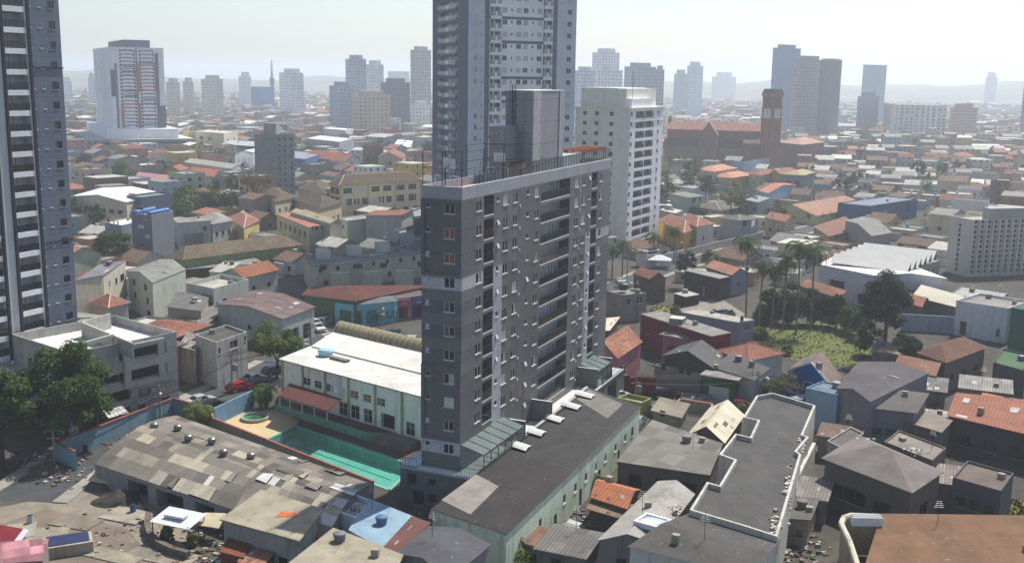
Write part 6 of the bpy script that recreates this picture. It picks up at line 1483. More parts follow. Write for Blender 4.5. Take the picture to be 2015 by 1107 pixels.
ot = tower('apartment_building', 'white high-rise with orange outlined frames on its front, far left', BO, OD, ow, orr, zt_, HO, WT, winf=wf, winr=wr2, matf=lambda u, z: GY if 205 < 0 else WT)
pr = Parts(ot, 'balcony_railing')
for k in range(nf):
    for px in (253, 263, 291, 301):
        if 'ob' not in _wc: b_ = MB(); b_.box(0, 3.0, -.35, -.012, -.3, .95, WT); b_.poly([(0, -.01, .95), (3, -.01, .95), (3, -.01, 2.0), (0, -.01, 2.0)], glass('#7d858d', .3)); _wc['ob'] = (b_, b_.mesh('balcony_railing'))
        pr.put(_wc['ob'], (0, RO(px) - 1.0, zb_ + .3 + fh_ * k), math.radians(90))
pr.done(80)
q = MB()
def ob(x0, x1, y0, y1, m, d0=.003, d1=.5): q.box(d0, d1, RO(x0), RO(x1), zof((x0 + x1) / 2, y1, OD), zof((x0 + x1) / 2, y0, OD), m)
ob(243.5, 248, 205, 262, OR); ob(248, 281, 204, 207, OR); ob(279, 281, 207, 259, OR); ob(248, 281, 259, 262, OR)
ob(278.5, 283, 124, 180, OR, .003, .55); ob(283, 313, 123, 126, OR); ob(311, 313, 126, 177, OR); ob(283, 313, 177, 180, OR)
q.build('orange_frame', ot)
q = MB()
for y in (130, 139, 147, 179, 188): ob(249, 278, y, y + 2, DK)
for y in (195, 204, 228, 236, 244): ob(285, 313, y, y + 2, DK)
q.build('grey_band', ot)
q = MB(); ob(313, 318.5, 105, 262, DK, .003, .9); ob(319, 330, 210, 262, DK, .003, .6); ob(275, 279, 95, 262, GY, .003, .02); q.box(.003, .8, RO(225.5), RO(233.5), zof(230, 190, OD), zof(230, 138, OD), DK); ob(233.6, 239, 125, 268, GY, .003, .02); q.box(.002, .78, RO(225.5), RO(233.5), zof(230, 268, OD), zof(230, 190, OD), WT)
q.build('facade_strip', ot)
q = MB(); q.box(-ow - 14, 16, -16, orr + 13, 0, 9.4, stucco('#a9a59e', .2), concrete('#c9c6be', .2)); q.build('podium', ot)
q = MB(); q.box(-ow - 4, 9, -6, orr + 5, 9.4, 15.0, WT); q.build('podium_level', ot)
q = MB()
for z in (3.0, 6.6): q.box(16.003, 16.1, -14, orr + 12, z, z + 1.3, glass('#2b3036', .2)); q.box(-ow - 12, 14, -16.1, -16.003, z, z + 1.3, glass('#2b3036', .2))
q.build('podium_window', ot)
q = MB(); q.box(-ow * .8, -1, orr * .25, orr * .75, zt_ + .5, zof(262, 78, OD), GY); q.build('roof_block', ot)
OCC.append([ot.location + hdv(HO) * a + hdv(HO - 90) * c for a, c in ((-ow - 14, -16), (16, -16), (16, orr + 13), (-ow - 14, orr + 13))])

# ------------------------------------------------------------------ right of the main slab
S_ = 'slide'
bld('house', 'bare grey concrete house with a tank on its roof right of the slab', (1225, 580), (1190, 571), (1273, 576), yb=634, wall='#8d8b85', grime=.75, rm=sheet('#8a867d', .4), par=.15, ov=.2, wins={'r': [(.25, 3.6, .9, 1.2, X), (.7, 3.6, 1.6, 1.4, 'grid')]})
tank(tmD, P(1226, 570, 6.0), 'dark water tank on the bare grey concrete house', None, 1.4)
bld('ruined_house', 'half demolished house with tiled gable and a mint painted inner wall', (1279, 548), (1247, 537), (1310, 547), yb=594, wm=brick('#6e5a4c', '#5b4a40'), rm=T1, roof='gable_x', rise=1.3, ov=.2, cat='ruin')
q = MB(); rh = bpy.data.objects.get('ruined_house')
bld('shed', 'dark tin shed with a pale flat roof beside the paved yard', (1416, 549), (1349, 533), (1434, 545), yb=592, wall='#2f2d2e', grime=.3, rm=sheet('#8d8a86', .3), roof='flat', par=0, ov=.2, cat='shed', wins={'f': [(.55, .2, .8, 2.2, S_), (.8, .2, 1.4, 2.6, X)]})
bld('shed', 'low black shed with a bare concrete slab roof in the paved yard', (1349, 585), (1327, 578), (1376, 580), yb=604, wall='#252324', grime=.2, rm=concrete('#b8b0a0', .35), roof='flat', par=0, ov=.1, cat='shed')
bld('house', 'grey wall house with a pale orange roof behind the dark tin shed', (1440, 540), (1390, 524), (1470, 535), h=5.0, wall='#8b9098', rm=tile('#c08a72', '#b07c66', .4, .6, .3), roof='gable_x', rise=1.2, wins={'r': [(.5, 2, 1.0, 1, X)]})
bld('gatehouse', 'small white gatehouse with wide windows at the foot of the white tower', (1273, 495), (1252, 491), (1295, 492), yb=527, wall='#d6d6d0', grime=.2, rm=concrete('#bdb8ac', .3), roof='flat', par=0, ov=.4, cat='gatehouse', wins={'r': [(.3, 3.6, 1.4, 1.2, X), (.7, 3.6, 2.0, 1.2, X)], 'f': [(.5, 3.6, .6, .9, X)]})
cpn = thing('carport', 'white pitched canopy on posts next to the gatehouse', 'carport', XY((1297, 527)), math.radians(-10))
q = MB()
for a_, c_ in (((-3, -2), (3, -2)), ((3, -2), (3, 2)), ((3, 2), (-3, 2)), ((-3, 2), (-3, -2))): q.poly([(*a_, 2.3), (*c_, 2.3), (0, 0, 3.6)], WHITE)
q.build('roof', cpn)
for x in (-2.8, 2.8):
    for y in (-1.8, 1.8): q = MB(); q.tube((x, y, 0), (x, y, 2.3), .07, ALU); q.build('post', cpn)
wallrun('boundary_wall', 'white perimeter wall climbing past the gatehouse', [(1296, 524), (1345, 512)], 3.0, .25, stucco('#d8d8d4', .25))
wallrun('boundary_wall', 'rust stained white wall along the upper road right of the palms', [(1352, 505), (1420, 488), (1500, 470)], 2.2, .25, stucco('#b9b4a8', .5))
bld('house', 'tall dark red walled house with a grey ribbed roof', (1400, 662), (1261, 618), (1438, 657), h=6.4, wall='#7d2a33', grime=.2, rm=corr('#8a857d', .6, .2), roof='shed_f', rise=.2, ov=.05, trim=PW, wins={'f': [(.12, 3.2, .9, .9, X)], 'r': [(.5, 3.0, 1, 1, X)]})
q = MB(); q.box(-1.2, 1.2, -1.2, 1.2, -.4, .9, concrete('#8a8680', .3), concrete('#d0cdc6', .2)); o = q.build('roof_box'); tag(o, 'square concrete box on the dark red house roof', 'roof box'); o.location = P(1333, 634, 6.6); o.rotation_euler.z = GRZ
bld('house', 'plain lilac grey house with a long blank wall and pale roof', (1452, 635), (1341, 615), (1484, 630), yb=680, wall='#8d8b9b', grime=.12, rm=concrete('#aeaaa1', .3), roof='flat', par=0, ov=.05, trim=PW, wins={'r': [(.25, 4.6, .8, .9, X), (.6, 2.6, 1.4, 1.4, S_)]})
bld('house', 'pink walled house with a long ribbed roof below the dark red wall', (1396, 676), (1304, 658), (1417, 674), h=4.8, wall='#b06a72', rm=corr('#77736e', .5, .15), roof='shed_f', rise=.6, ov=.4, wins={'f': [(.2, 2.2, 1.6, 1.0, X)]})
bld('house', 'house with a broad dark grey gable roof in the middle of the red houses', (1402, 722), (1307, 699), (1419, 698), C=(1340, 681), h=4.4, wall='#4f4c4b', rm=corr('#4f4d4d', .5, .12), roof='gable_y', rise=1.7, ov=.4)
bld('house', 'pink house with a speckled tile roof sloping to the street', (1215, 704), (1188, 690), (1261, 673), yb=764, wall='#b5727f', grime=.3, rm=tile('#b07a5e', '#8a5a48', .5, .7, .5), roof='shed_r', rise=1.6, ov=.3, wins={'r': [(.3, 1.4, 1.2, 1.3, X)]})
bld('house', 'house with a pale cream ribbed roof close to the slab podium', (1197, 650), (1176, 652), (1216, 630), h=4.6, wall='#6b625b', rm=corr('#d2c9b2', .6, .08), roof='shed_f', rise=.5, ov=.3)
wallrun('boundary_wall', 'dark red street wall with two white posters and a gate', [(1213, 768), (1240, 772), (1290, 776)], 2.8, .25, stucco('#86202c', .25))
bld('house', 'grey street front with three small windows and rubble on the roof', (1380, 735), (1288, 718), 7.0, yb=774, wall='#8f8d89', grime=.5, rm=concrete('#77726b', .5), par=.2, wins={'f': [(.2, 2.6, .8, 1.2, X), (.58, 2.6, .8, 1.2, X), (.74, 2.6, .8, 1.2, X)]})
bld('house', 'green gated garage front with a tilted grey roof on the street', (1448, 752), (1384, 742), (1462, 735), h=3.8, wall='#46533f', rm=corr('#8f8a84', .5, .15), roof='shed_b', rise=.4, ov=.5, wins={'f': [(.5, .1, 3.2, 2.6, 'shut')]})
bld('house', 'house with a neat orange hipped tile roof below the vacant lot', (1472, 709), (1412, 690), (1540, 695), C=(1470, 677), h=4.6, wall='#c2c4c2', rm=T1, roof='hip', rise=1.5, ov=.4, cap=plain('#8f4a36', .8), wins={'f': [('row', 3, 1.4, 1, 1, X)], 'r': [(.5, 1.4, 1, 1, X)]})
bld('house', 'house with a plain dark grey roof between orange hip and blue house', (1484, 748), (1402, 722), (1514, 732), C=(1438, 703), h=4.2, wall='#c5c8c9', rm=sheet('#5b5858', .35), roof='shed_f', rise=.6, ov=.2)
BL, BLT = stucco('#2f5a9e', .2), plain('#c9d4e0', .6)
bh = bld('house', 'vivid blue house with a blue gable and a large arched opening', (1642, 766), (1551, 728), (1655, 742), C=(1576, 708), h=4.7, wm=BL, rm=sheet('#7a6a60', .4), roof='gable_y', rise=2.6, ov=.15, trim=BL, wins={'f': [(.5, .4, 2.6, 3.4, 'slot'), (.18, .5, 1.0, 3.0, X)]})
q = MB(); d = (bh.pts[1] - bh.pts[0]).normalized(); n_ = Vector((d.y, -d.x, 0)); cxx = bh.pts[0].lerp(bh.pts[1], .5)
prev = None
for k in range(13):
    t = math.pi * k / 12; p = cxx - d * 1.55 * math.cos(t) + n_ * .06 + Vector((0, 0, 3.6 + .7 * math.sin(t)))
    if prev: q.tube(prev, p, .09, BLT, n=4)
    prev = p
for s in (-1.55, 1.55): q.tube(cxx + d * s + n_ * .06 + Vector((0, 0, .4)), cxx + d * s + n_ * .06 + Vector((0, 0, 3.6)), .09, BLT, n=4)
for s in (-1, 1): q.tube(bh.pts[0 if s < 0 else 1] + n_ * .1 + Vector((0, 0, 4.7)), cxx + n_ * .1 + Vector((0, 0, 7.3)), .16, BLT, n=4)
q.build('arch_trim', bh.root)
bld('house', 'blue walled yard building with a slanting blue gate beside the blue house', (1552, 766), (1492, 742), 5.0, h=3.6, wm=BL, rm=sheet('#5f5d60', .4), roof='flat', par=.3, wins={'f': [(.3, .2, 2.2, 2.4, 'slot')]})
bld('house', 'light blue blank walled house at the street end below the blue house', (1648, 776), (1586, 762), 5.0, h=6.3, wall='#7c9dba', grime=.2, rm=sheet('#6f7d8c', .4), par=.2)
st_ = thing('pergola', 'white slatted pergola before the light blue house', 'pergola', XY((1545, 808)), math.radians(-20)); 
q = MB()
for k in range(7): q.box(-2.6, 2.6, -1.8 + .6*k, -1.6 + .6*k, 2.5, 2.62, WHITE)
q.build('slat', st_)
for x in (-2.4, 2.4):
    for y in (-1.6, 1.7): q = MB(); q.tube((x, y, 0), (x, y, 2.5), .07, WHITE); q.build('post', st_)
bld('store', 'yellowish green gated wall building between slab and parked cars', (1262, 792), (1215, 782), 3.0, h=2.8, wall='#a3a660', grime=.3, rm=concrete('#9a978a', .4), par=.6, cat='store')
wallrun('boundary_wall', 'white barred yard fence in front of the parked cars', [(1264, 815), (1330, 826)], 1.7, .12, corr('#cfcfca', .35, .1, 1, 9, .2))
wallrun('boundary_wall', 'salmon capped yard wall beside the concrete hut', [(1318, 825), (1338, 808), (1400, 818), (1398, 838)], 1.8, .2, stucco('#b9ad9c', .4), plain('#b07a5e', .8))
# up the slope to the church
bld('house', 'peach house with a pale orange hipped roof below the church', (1438, 350), (1401, 347), (1481, 344), yb=378, wall='#d2a97a', rm=tile('#d09a7c', '#c28d70', .4, .6, .15), roof='hip', rise=1.8, ov=.7, wins={'f': [(.3, 4, 1.0, 1.2, X)], 'r': [(.12, 4, .9, 1, X), (.3, 4, .9, 1, X)]})
bld('house', 'second peach roofed house tucked behind the peach hip', (1404, 338), (1372, 333), (1449, 331), h=8.6, wall='#c99f78', rm=tile('#cf9a80', '#bf8a70', .4, .6, .15), roof='hip', rise=1.8, ov=.5, wins={'f': [(.5, 4, 1.4, 1.2, X)]})
wallrun('boundary_wall', 'tall blue grey wall running below the church', [(1440, 345), (1462, 350), (1515, 338)], 8.0, .3, stucco('#93a3b5', .25))
bld('house', 'pale yellow house with an orange roof right below the clock tower', (1494, 345), (1474, 342), (1530, 339), h=7.4, wall='#cfc79a', rm=T1, roof='hip', rise=1.4, ov=.4, wins={'f': [(.5, 3.2, 1.2, 1.2, X)], 'r': [(.5, 3.2, 1.2, 1.2, X)]})
bld('house', 'golden yellow house right of the pale yellow one', (1536, 342), (1517, 338), (1565, 336), h=8.2, wall='#d9b04e', rm=T1, roof='gable_y', rise=1.2, ov=.4, wins={'f': [(.5, 3.6, 1.2, 1.2, S_)], 'r': [(.3, 3.6, 1.2, 1.2, X)]})
bld('house', 'two storey house with balcony and straw coloured hip roof', (1580, 345), (1540, 343), (1603, 339), h=8.8, wall='#7a8a84', rm=tile('#c2b088', '#b3a07c', .5, .7, .2), roof='hip', rise=1.6, ov=.6, wins={'f': [('row', 2, 4.4, 2.6, 1.8, 'slot'), ('row', 2, .6, 2.6, 2, 'slot')]})
bld('house', 'sky blue gabled house with a salmon roof edge in the middle right', (1512, 380), (1493, 376), (1566, 364), yb=410, wall='#8fb0cf', grime=.15, rm=tile('#c98268', '#b8745c', .4, .6, .2), roof='gable_x', rise=1.6, ov=.2, wins={'f': [(.3, 4, .7, .9, X)]})
bld('house', 'dark glassy green fronted house left of the sky blue gable', (1492, 398), (1462, 392), (1520, 388), h=7.0, wall='#6a7a78', rm=sheet('#8d9290', .3), par=.3, wins={'f': [('row', 2, 3.6, 2.2, 1.6, X)]})
bld('house', 'long white end house with ochre side and grey roof beside the white tower', (1366, 371), (1296, 362), (1400, 364), yb=396, wall='#cfd2cf', rm=corr('#9b9a92', .6, .12), roof='shed_f', rise=.6, ov=.2, wins={'f': [(.25, 3.6, 1.4, 1.3, X), (.6, 3.6, 1.0, 1.2, X)], 'r': [(.6, 3.6, 1.3, 1.3, X)]})
bld('house', 'sage green house with an open terrace before the ochre sided house', (1355, 389), (1319, 381), (1385, 386), yb=428, wall='#a3b0a4', rm=sheet('#7d8078', .4), roof='flat', par=0, ov=.3, wins={'r': [(.35, 5.2, 1.8, 1.5, X), (.75, 5.2, 1.0, 1.9, X)]})
bld('house', 'wide house with a dark grey hipped roof and a long veranda', (1417, 414), (1361, 406), (1467, 406), yb=434, wall='#a9aaa0', rm=tile('#6d6a62', '#5f5c55', .4, .6, .2), roof='hip', rise=1.8, ov=.6, cap=CAPM, wins={'f': [('row', 3, 1.4, 2.6, 1.4, 'slot')], 'r': [('row', 3, 1.4, 1.4, 1.4, X)]})
lh = bld('house', 'grey house with a washing line on its roof terrace', (1455, 434), (1419, 429), (1492, 431), yb=474, wall='#93a09c', rm=tile('#77766b', '#69685f', .4, .6, .2), roof='hip', rise=1.2, ov=.3, cap=PW, wins={'r': [(.3, 4.5, 2.2, 1.6, 'slot'), (.7, 4.5, 1.0, 1.6, X)]})
ld = thing('washing_line', 'row of white and blue laundry on the grey house terrace', 'laundry', P(1472, 447, 4.2), GRZ + math.radians(90))
for k, c in enumerate(('#33508a', '#e6e6ea', '#cfd8ea', '#e9e9ec', '#e2dfe8', '#dfe6f0')): q = MB(); q.box(-3 + k * 1.0, -2.15 + k * 1.0, 1.4 * -1, -1.36, .3, 2.1, plain(c, .8)); q.build('cloth', ld)
bld('house', 'large house with a wavy orange hipped roof and yellow wall by the white tower', (1346, 458), (1296, 434), (1374, 449), h=5.6, wall='#d9ab4a', rm=T1, roof='hip', rise=2.0, ov=.4, cap=CAPM, wins={'r': [(.5, 2, 1.1, 1.1, X)]})
bld('house', 'house with a second orange hipped roof behind the yellow wall house', (1372, 446), (1328, 432), (1404, 440), h=6.8, wall='#cfc8b8', rm=T1, roof='hip', rise=1.9, ov=.4, cap=CAPM, wins={'r': [(.4, 2.6, 1.2, 1.2, X)], 'f': [(.6, 2.6, 1, 1, X)]})
bld('house', 'weathered house with a white tank on a plinth behind the orange hips', (1330, 420), (1296, 412), (1346, 413), h=8.0, wall='#7d7a74', rm=sheet('#b5b2a8', .3), par=.2, grime=.6)
tank(tmW, P(1314, 413, 10.0), 'white round water tank behind the wavy orange roof', None, 1.6)
bld('house', 'big yellow house with a long orange gable roof right of the palms', (1606, 424), (1512, 410), (1708, 405), yb=444, wall='#d9c98a', grime=.15, rm=tile('#b48a74', '#a57d68', .5, .7, .15), roof='gable_y', rise=2.6, ov=.5, wins={'f': [(.3, 2.6, 1, 1, X), (.85, 2.2, 1.6, 1.6, X)], 'r': [('row', 6, 2.6, 1.4, 1.2, X)]})
bld('house', 'small house with a salmon tiled roof and blue tank left of the big yellow house', (1545, 436), (1506, 428), (1566, 428), h=6.0, wall='#b9a68a', rm=T1, roof='gable_x', rise=1.2, ov=.3, wins={'f': [('row', 2, 2, 1.2, 1.2, X)]})
bld('house', 'cream box house with thin white eaves behind the tall palms', (1585, 482), (1531, 478), (1608, 474), h=6.2, wall='#d6cba2', rm=sheet('#c9c6ba', .2), roof='flat', par=0, ov=.4, wins={'f': [(.2, 2.4, 1.0, 1.4, X), (.7, 2.4, 1.4, 1.4, X)]})
bld('house', 'brown roofed house with a long side wall right of the cream box house', (1632, 465), (1602, 446), (1694, 456), C=(1662, 432), yb=482, wall='#b0987c', rm=sheet('#84604f', .3), roof='shed_f', rise=1.0, ov=.3, wins={'r': [('row', 3, 2, 1, 1, X)]})
bld('warehouse', 'grey ribbed roof warehouse right of the brown roofed house', (1716, 464), (1664, 434), (1754, 458), C=(1700, 426), h=6.2, wall='#93938f', rm=corr('#7b7976', .6, .12), roof='gable_y', rise=1.2, ov=.3, cat='warehouse')
bld('store', 'dark blue box store in the jumble of roofs right of the yellow house', (1806, 391), (1712, 405), 12.0, yb=428, wall='#3e5a86', grime=.2, rm=sheet('#7d8793', .3), par=.3, cat='store', wins={'f': [(.8, 2.6, 3.0, 3.6, 'slot')]})
bld('factory', 'white works with sawtooth glare roofs beside the beige office block', (1720, 542), (1612, 520), (1862, 548), C=(1700, 488), h=7.2, wall='#cfd0d2', grime=.3, rm=stucco('#e6e3da', .15), roof='gable_x', rise=.8, ov=.2, cat='factory', wins={'f': [(.35, 2.0, 4.5, 2.4, 'slot')], 'r': [(.5, 3, 2, 1.4, X)]})
q = MB(); fc = [P(x, y, 8.4) for x, y in ((1630, 512), (1850, 540), (1700, 486))]
fr_ = thing('factory_roof', 'row of white sawtooth rooflights on the bright works', 'rooflights', fc[0]); u_ = (fc[1] - fc[0]); v_ = (fc[2] - fc[0])
for k in range(6):
    a_ = v_ * (k / 6.0); b_ = v_ * ((k + .62) / 6.0)
    q = MB(); q.slab([a_ + u_ * .02 + Vector((0,0,-.4)), a_ + u_ * .72 + Vector((0,0,-.4)), b_ + u_ * .72 + Vector((0,0,1.4)), b_ + u_ * .02 + Vector((0,0,1.4))], .1, stucco('#ebe8df', .1)); q.poly([b_ + u_ * .72 + Vector((0,0,1.4)), b_ + u_ * .02 + Vector((0,0,1.4)), b_ + u_ * .02 + Vector((0,0,-.8)), b_ + u_ * .72 + Vector((0,0,-.8))], glass('#3a4048', .3)); q.build('rooflight', fr_)
bld('house', 'house with a rust brown tiled roof behind the thicket', (1648, 585), (1575, 562), (1662, 572), h=5.0, wall='#6f6a64', rm=tile('#9a6a50', '#80563f', .4, .6, .4), roof='hip', rise=1.0, ov=.4)
bld('house', 'house with a curling pale canvas roof below the white works', (1880, 602), (1800, 582), (1905, 590), C=(1830, 566), h=4.6, wall='#6e6a66', rm=stucco('#d2cbb8', .3), roof='gable_x', rise=1.4, ov=.5)
bld('house', 'little orange roofed house left of the curling canvas roof', (1812, 602), (1775, 592), (1826, 588), h=4.4, wall='#5a534f', rm=T1, roof='gable_x', rise=1.0, ov=.4)
wallrun('boundary_wall', 'long pale blue garden wall below the canvas roof', [(1772, 650), (1862, 655), (1900, 660)], 3.4, .25, stucco('#9fabb5', .35))
bld('shed', 'open shed with a broken white sheet roof left of the blank pale block', (1965, 592), (1870, 578), (1985, 575), h=5.0, wall='#8d8a86', rm=sheet('#a8a6a2', .6), roof='flat', par=.2, cat='shed', hd=100)
# beige office grid
BOF = stucco('#dcd3c6', .15)
bo = bld('office_block', 'beige office block with a tight grid of square windows at the right edge', (1912, 432), (1870, 424), 26.0, yb=545, hd=168, wm=BOF, occ=True, rm=sheet('#a8a49c'), par=.4, cat='office block',
    wins={'r': [(u, 1.0 + 1.27 * k, 1.3, .75, X) for k in range(11) for u in [.045 + .077 * i for i in range(12)]], 'f': [(.5, 1.0 + 1.27 * k, 1.0, .75, X) for k in range(10)]})
q = MB()
for i in range(14): q.box(.004, .5, bo.d * (.005 + .077 * i), bo.d * (.005 + .077 * i) + .5, 0, bo.h - .01, BOF)
q.build('pilaster', bo.root)
q = MB(); q.box(-3.5, -.5, 6, 26, bo.h - .4, bo.h + 2.6, stucco('#b5afa6', .2)); q.build('roof_block', bo.root)
# ------------------------------------------------------------------ brick church
CHD = 612.0
BKC, BKR = brick('#976b5c', '#885d50', 1.2, .5), tile('#ab7a66', '#98695a', 1.0, 1.0, .25)
BKD = tile('#63494a', '#574043', 1.0, 1.0, .25)
c0 = PD(1304, 318, CHD); c0.z = 0; c1 = PD(1500, 318, CHD - 14); ch_ang = math.atan2(c1.y - c0.y, c1.x - c0.x)
ch = thing('church', 'red brick church with clerestory nave and round headed transept gable', 'church', c0, ch_ang)
CL_ = (Vector((c1.x, c1.y, 0)) - c0).length; kx = CL_ / 196.0
OCC.append([c0 + Vector((-4, -4, 0)), Vector((c1.x + 14, c1.y - 4, 0)), Vector((c1.x + 22, c1.y + 34, 0)), c0 + Vector((4, 38, 0))])
cxp = lambda px: (px - 1304) * kx
HN, HR, HA, HA2 = 21.0, 25.0, 10.5, 15.5
q = MB(); q.wall((0, 0), (cxp(1500), 0), 0, HA, [(cxp(x) - .9, cxp(x) + .9, 2.2, 6.4) for x in (1318, 1335, 1351, 1368, 1384, 1425, 1438, 1470)], BKC, .5, back=glass('#2f2a2c'))
q.wall((cxp(1500), 0), (cxp(1500), 30), 0, HA, [], BKC); q.wall((0, 30), (0, 0), 0, HA, [], BKC)
q.wall((1, 7), (cxp(1492), 7), HA, HN, [(cxp(x) - .5, cxp(x) + .5, HA + 5.5, HA + 8) for x in (1320, 1340, 1360, 1430, 1450)], BKC, .3); q.wall((cxp(1492), 7), (cxp(1492), 23), HA - 2, HN, [], BKC, gable=(8, HR - HN)); q.wall((1, 23), (1, 7), HA - 2, HN, [], BKC, gable=(8, HR - HN)); q.wall((cxp(1492), 23), (1, 23), HA, HN, [], BKC)
q.build('wall', ch)
q = MB(); x1_ = cxp(1492) + .3
q.slab([(.7, 6.4, HN - .25), (x1_, 6.4, HN - .25), (x1_, 15, HR), (.7, 15, HR)], .25, BKR); q.slab([(x1_, 23.6, HN - .25), (.7, 23.6, HN - .25), (.7, 15, HR), (x1_, 15, HR)], .25, BKR)
q.build('roof', ch)
q = MB()
for xa, xb in ((-.3, cxp(1376)), (cxp(1411), cxp(1462))): q.slab([(xa, -.6, HA), (xb, -.6, HA), (xb, 6.99, HA2), (xa, 6.99, HA2)], .25, BKD)
q.build('aisle_roof', ch)
tx0, tx1 = cxp(1376), cxp(1411)
q = MB(); q.wall((tx0, -2.5), (tx1, -2.5), 0, 18.5, [], BKC, gable=((tx1 - tx0) / 2, 7.0)); q.wall((tx1, -2.5), (tx1, 12), 0, 18.5, [], BKC); q.wall((tx0, 12), (tx0, -2.5), 0, 18.5, [], BKC)
q.build('transept', ch)
q = MB(); mx_ = (tx0 + tx1) / 2
q.slab([(tx0 - .4, -2.9, 18.2), (mx_, -2.9, 25.6), (mx_, 15, 25.6), (tx0 - .4, 15, 18.2)][::-1], .3, BKR); q.slab([(tx1 + .4, 15, 18.2), (mx_, 15, 25.6), (mx_, -2.9, 25.6), (tx1 + .4, -2.9, 18.2)][::-1], .3, BKR)
q.build('transept_roof', ch)
q = MB(); prev = None; BT = brick('#a97560', '#9a6853', 1.2, .5)
for k in range(15):
    t = math.pi * k / 14; p = (mx_ - (tx1 - tx0) * .4 * math.cos(t), -2.65, 12.5 + 7.2 * math.sin(t))
    if prev: q.tube(prev, p, .35, BT, n=4)
    prev = p
q.build('arch', ch)
q = MB()
for k in range(12): t = 2 * math.pi * k / 12; t2 = 2 * math.pi * (k + 1) / 12; q.tube((mx_ + 1.2 * math.cos(t), -2.6, 15.5 + 1.2 * math.sin(t)), (mx_ + 1.2 * math.cos(t2), -2.6, 15.5 + 1.2 * math.sin(t2)), .2, BT, n=4)
q.poly([(mx_ + 1.1 * math.cos(2 * math.pi * k / 12), -2.56, 15.5 + 1.1 * math.sin(2 * math.pi * k / 12)) for k in range(12)], glass('#2f2a2c'))
q.build('rose_window', ch)
q = MB(); gx0 = cxp(1462); q.wall((gx0, -3), (cxp(1508), -3), 0, 14.5, [(gx0 + 3, gx0 + 4.6, 3, 7)], BKC, .4, back=glass('#2f2a2c')); q.wall((cxp(1508), -3), (cxp(1508), 8), 0, 14.5, [], BKC); q.wall((gx0, 8), (gx0, -3), 0, 14.5, [], BKC); q.slab([(gx0 - .3, -3.3, 14.5), (cxp(1508) + .3, -3.3, 14.5), (cxp(1508) + .3, 8, 17.5), (gx0 - .3, 8, 17.5)], .3, BKD); q.build('porch', ch)
q = MB(); q.lathe([(.9, HR - .5), (.9, HR + 1.5), (.5, HR + 2.8), (.1, HR + 3.2)], BKC, (1.5, 15), n=8); q.build('finial', ch)
for xx in (cxp(1376), cxp(1411)): pass
# clock tower
tb = PD(1513, 318, CHD - 22); tb.z = 0; wt2 = 7.4
ctw = thing('clock_tower', 'square brick bell tower with white clock faces beside the church', 'clock tower', tb, math.radians(-52))
ztop = zof(1517, 175, CHD - 20)
OCC.append([tb + Vector((-6, -6, 0)), tb + Vector((6, -6, 0)), tb + Vector((6, 6, 0)), tb + Vector((-6, 6, 0))])
h_ = wt2 / 2; zc0, zc1 = zof(1517, 225, CHD - 20), zof(1517, 204, CHD - 20)
q = MB(); cs = [(-h_, -h_), (h_, -h_), (h_, h_), (-h_, h_)]
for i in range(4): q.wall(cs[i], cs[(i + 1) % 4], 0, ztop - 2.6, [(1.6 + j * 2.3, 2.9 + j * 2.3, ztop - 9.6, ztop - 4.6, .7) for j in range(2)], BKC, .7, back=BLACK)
q.build('wall', ctw)
q = MB(); c_ = .5
for i in range(4):
    for u in (.0, .31, .62, .93):
        a = Vector(cs[i] + (0,)); b_ = Vector(cs[(i + 1) % 4] + (0,)); d = (b_ - a).normalized(); n_ = Vector((d.y, -d.x, 0)); p = a + d * (wt2 * u)
        q.prism([(v.x, v.y) for v in (p + n_ * .25, p + d * .5 + n_ * .25, p + d * .5 + n_ * .003, p + n_ * .003)], 0, ztop - 16.5, BT)
q.build('pilaster', ctw)
q = MB(); q.box(-h_ - .35, h_ + .35, -h_ - .35, h_ + .35, ztop - 16.4, ztop - 15.7, BT); q.box(-h_ - .35, h_ + .35, -h_ - .35, h_ + .35, ztop - 10.6, ztop - 10.0, BT); q.box(-h_ - .45, h_ + .45, -h_ - .45, h_ + .45, ztop - 4.0, ztop - 2.5, BT); q.build('cornice', ctw)
q = MB(); s_ = h_ + .4
for i in range(4):
    a, b_ = [(x * s_ / h_, y * s_ / h_) for x, y in (cs[i], cs[(i + 1) % 4])]; q.poly([(*a, ztop - 2.5), (*b_, ztop - 2.5), (b_[0] * .8, b_[1] * .8, ztop), (a[0] * .8, a[1] * .8, ztop)], BKD)
q.poly([(x * s_ / h_ * .8, y * s_ / h_ * .8, ztop) for x, y in cs], BKD); q.build('roof', ctw)
for i in range(4):
    a = Vector(cs[i] + (0,)); b_ = Vector(cs[(i + 1) % 4] + (0,)); d = (b_ - a).normalized(); n_ = Vector((d.y, -d.x, 0)); m_ = (a + b_) / 2
    q = MB(); zc = ztop - 13.1; q.prism([(v.x, v.y) for v in (m_ - d * 2.35 + n_ * .12, m_ + d * 2.35 + n_ * .12, m_ + d * 2.35 + n_ * .003, m_ - d * 2.35 + n_ * .003)], zc - 2.4, zc + 2.4, plain('#d9d8d4', .6)); cf = q.build('clock_face', ctw)
    q = MB()
    for k in range(12): t = math.pi * k / 6; q.tube(m_ + n_ * .15 + d * 1.7 * math.sin(t) + Vector((0, 0, zc + 1.7 * math.cos(t))), m_ + n_ * .15 + d * 2.05 * math.sin(t) + Vector((0, 0, zc + 2.05 * math.cos(t))), .1, BLACK, n=4)
    q.tube(m_ + n_ * .17 + Vector((0, 0, zc)), m_ + n_ * .17 + d * .55 + Vector((0, 0, zc - 1.25)), .12, BLACK, n=4); q.tube(m_ + n_ * .19 + Vector((0, 0, zc)), m_ + n_ * .19 + d * .1 + Vector((0, 0, zc + 1.8)), .09, BLACK, n=4)
    q.build('clock_hands', cf)
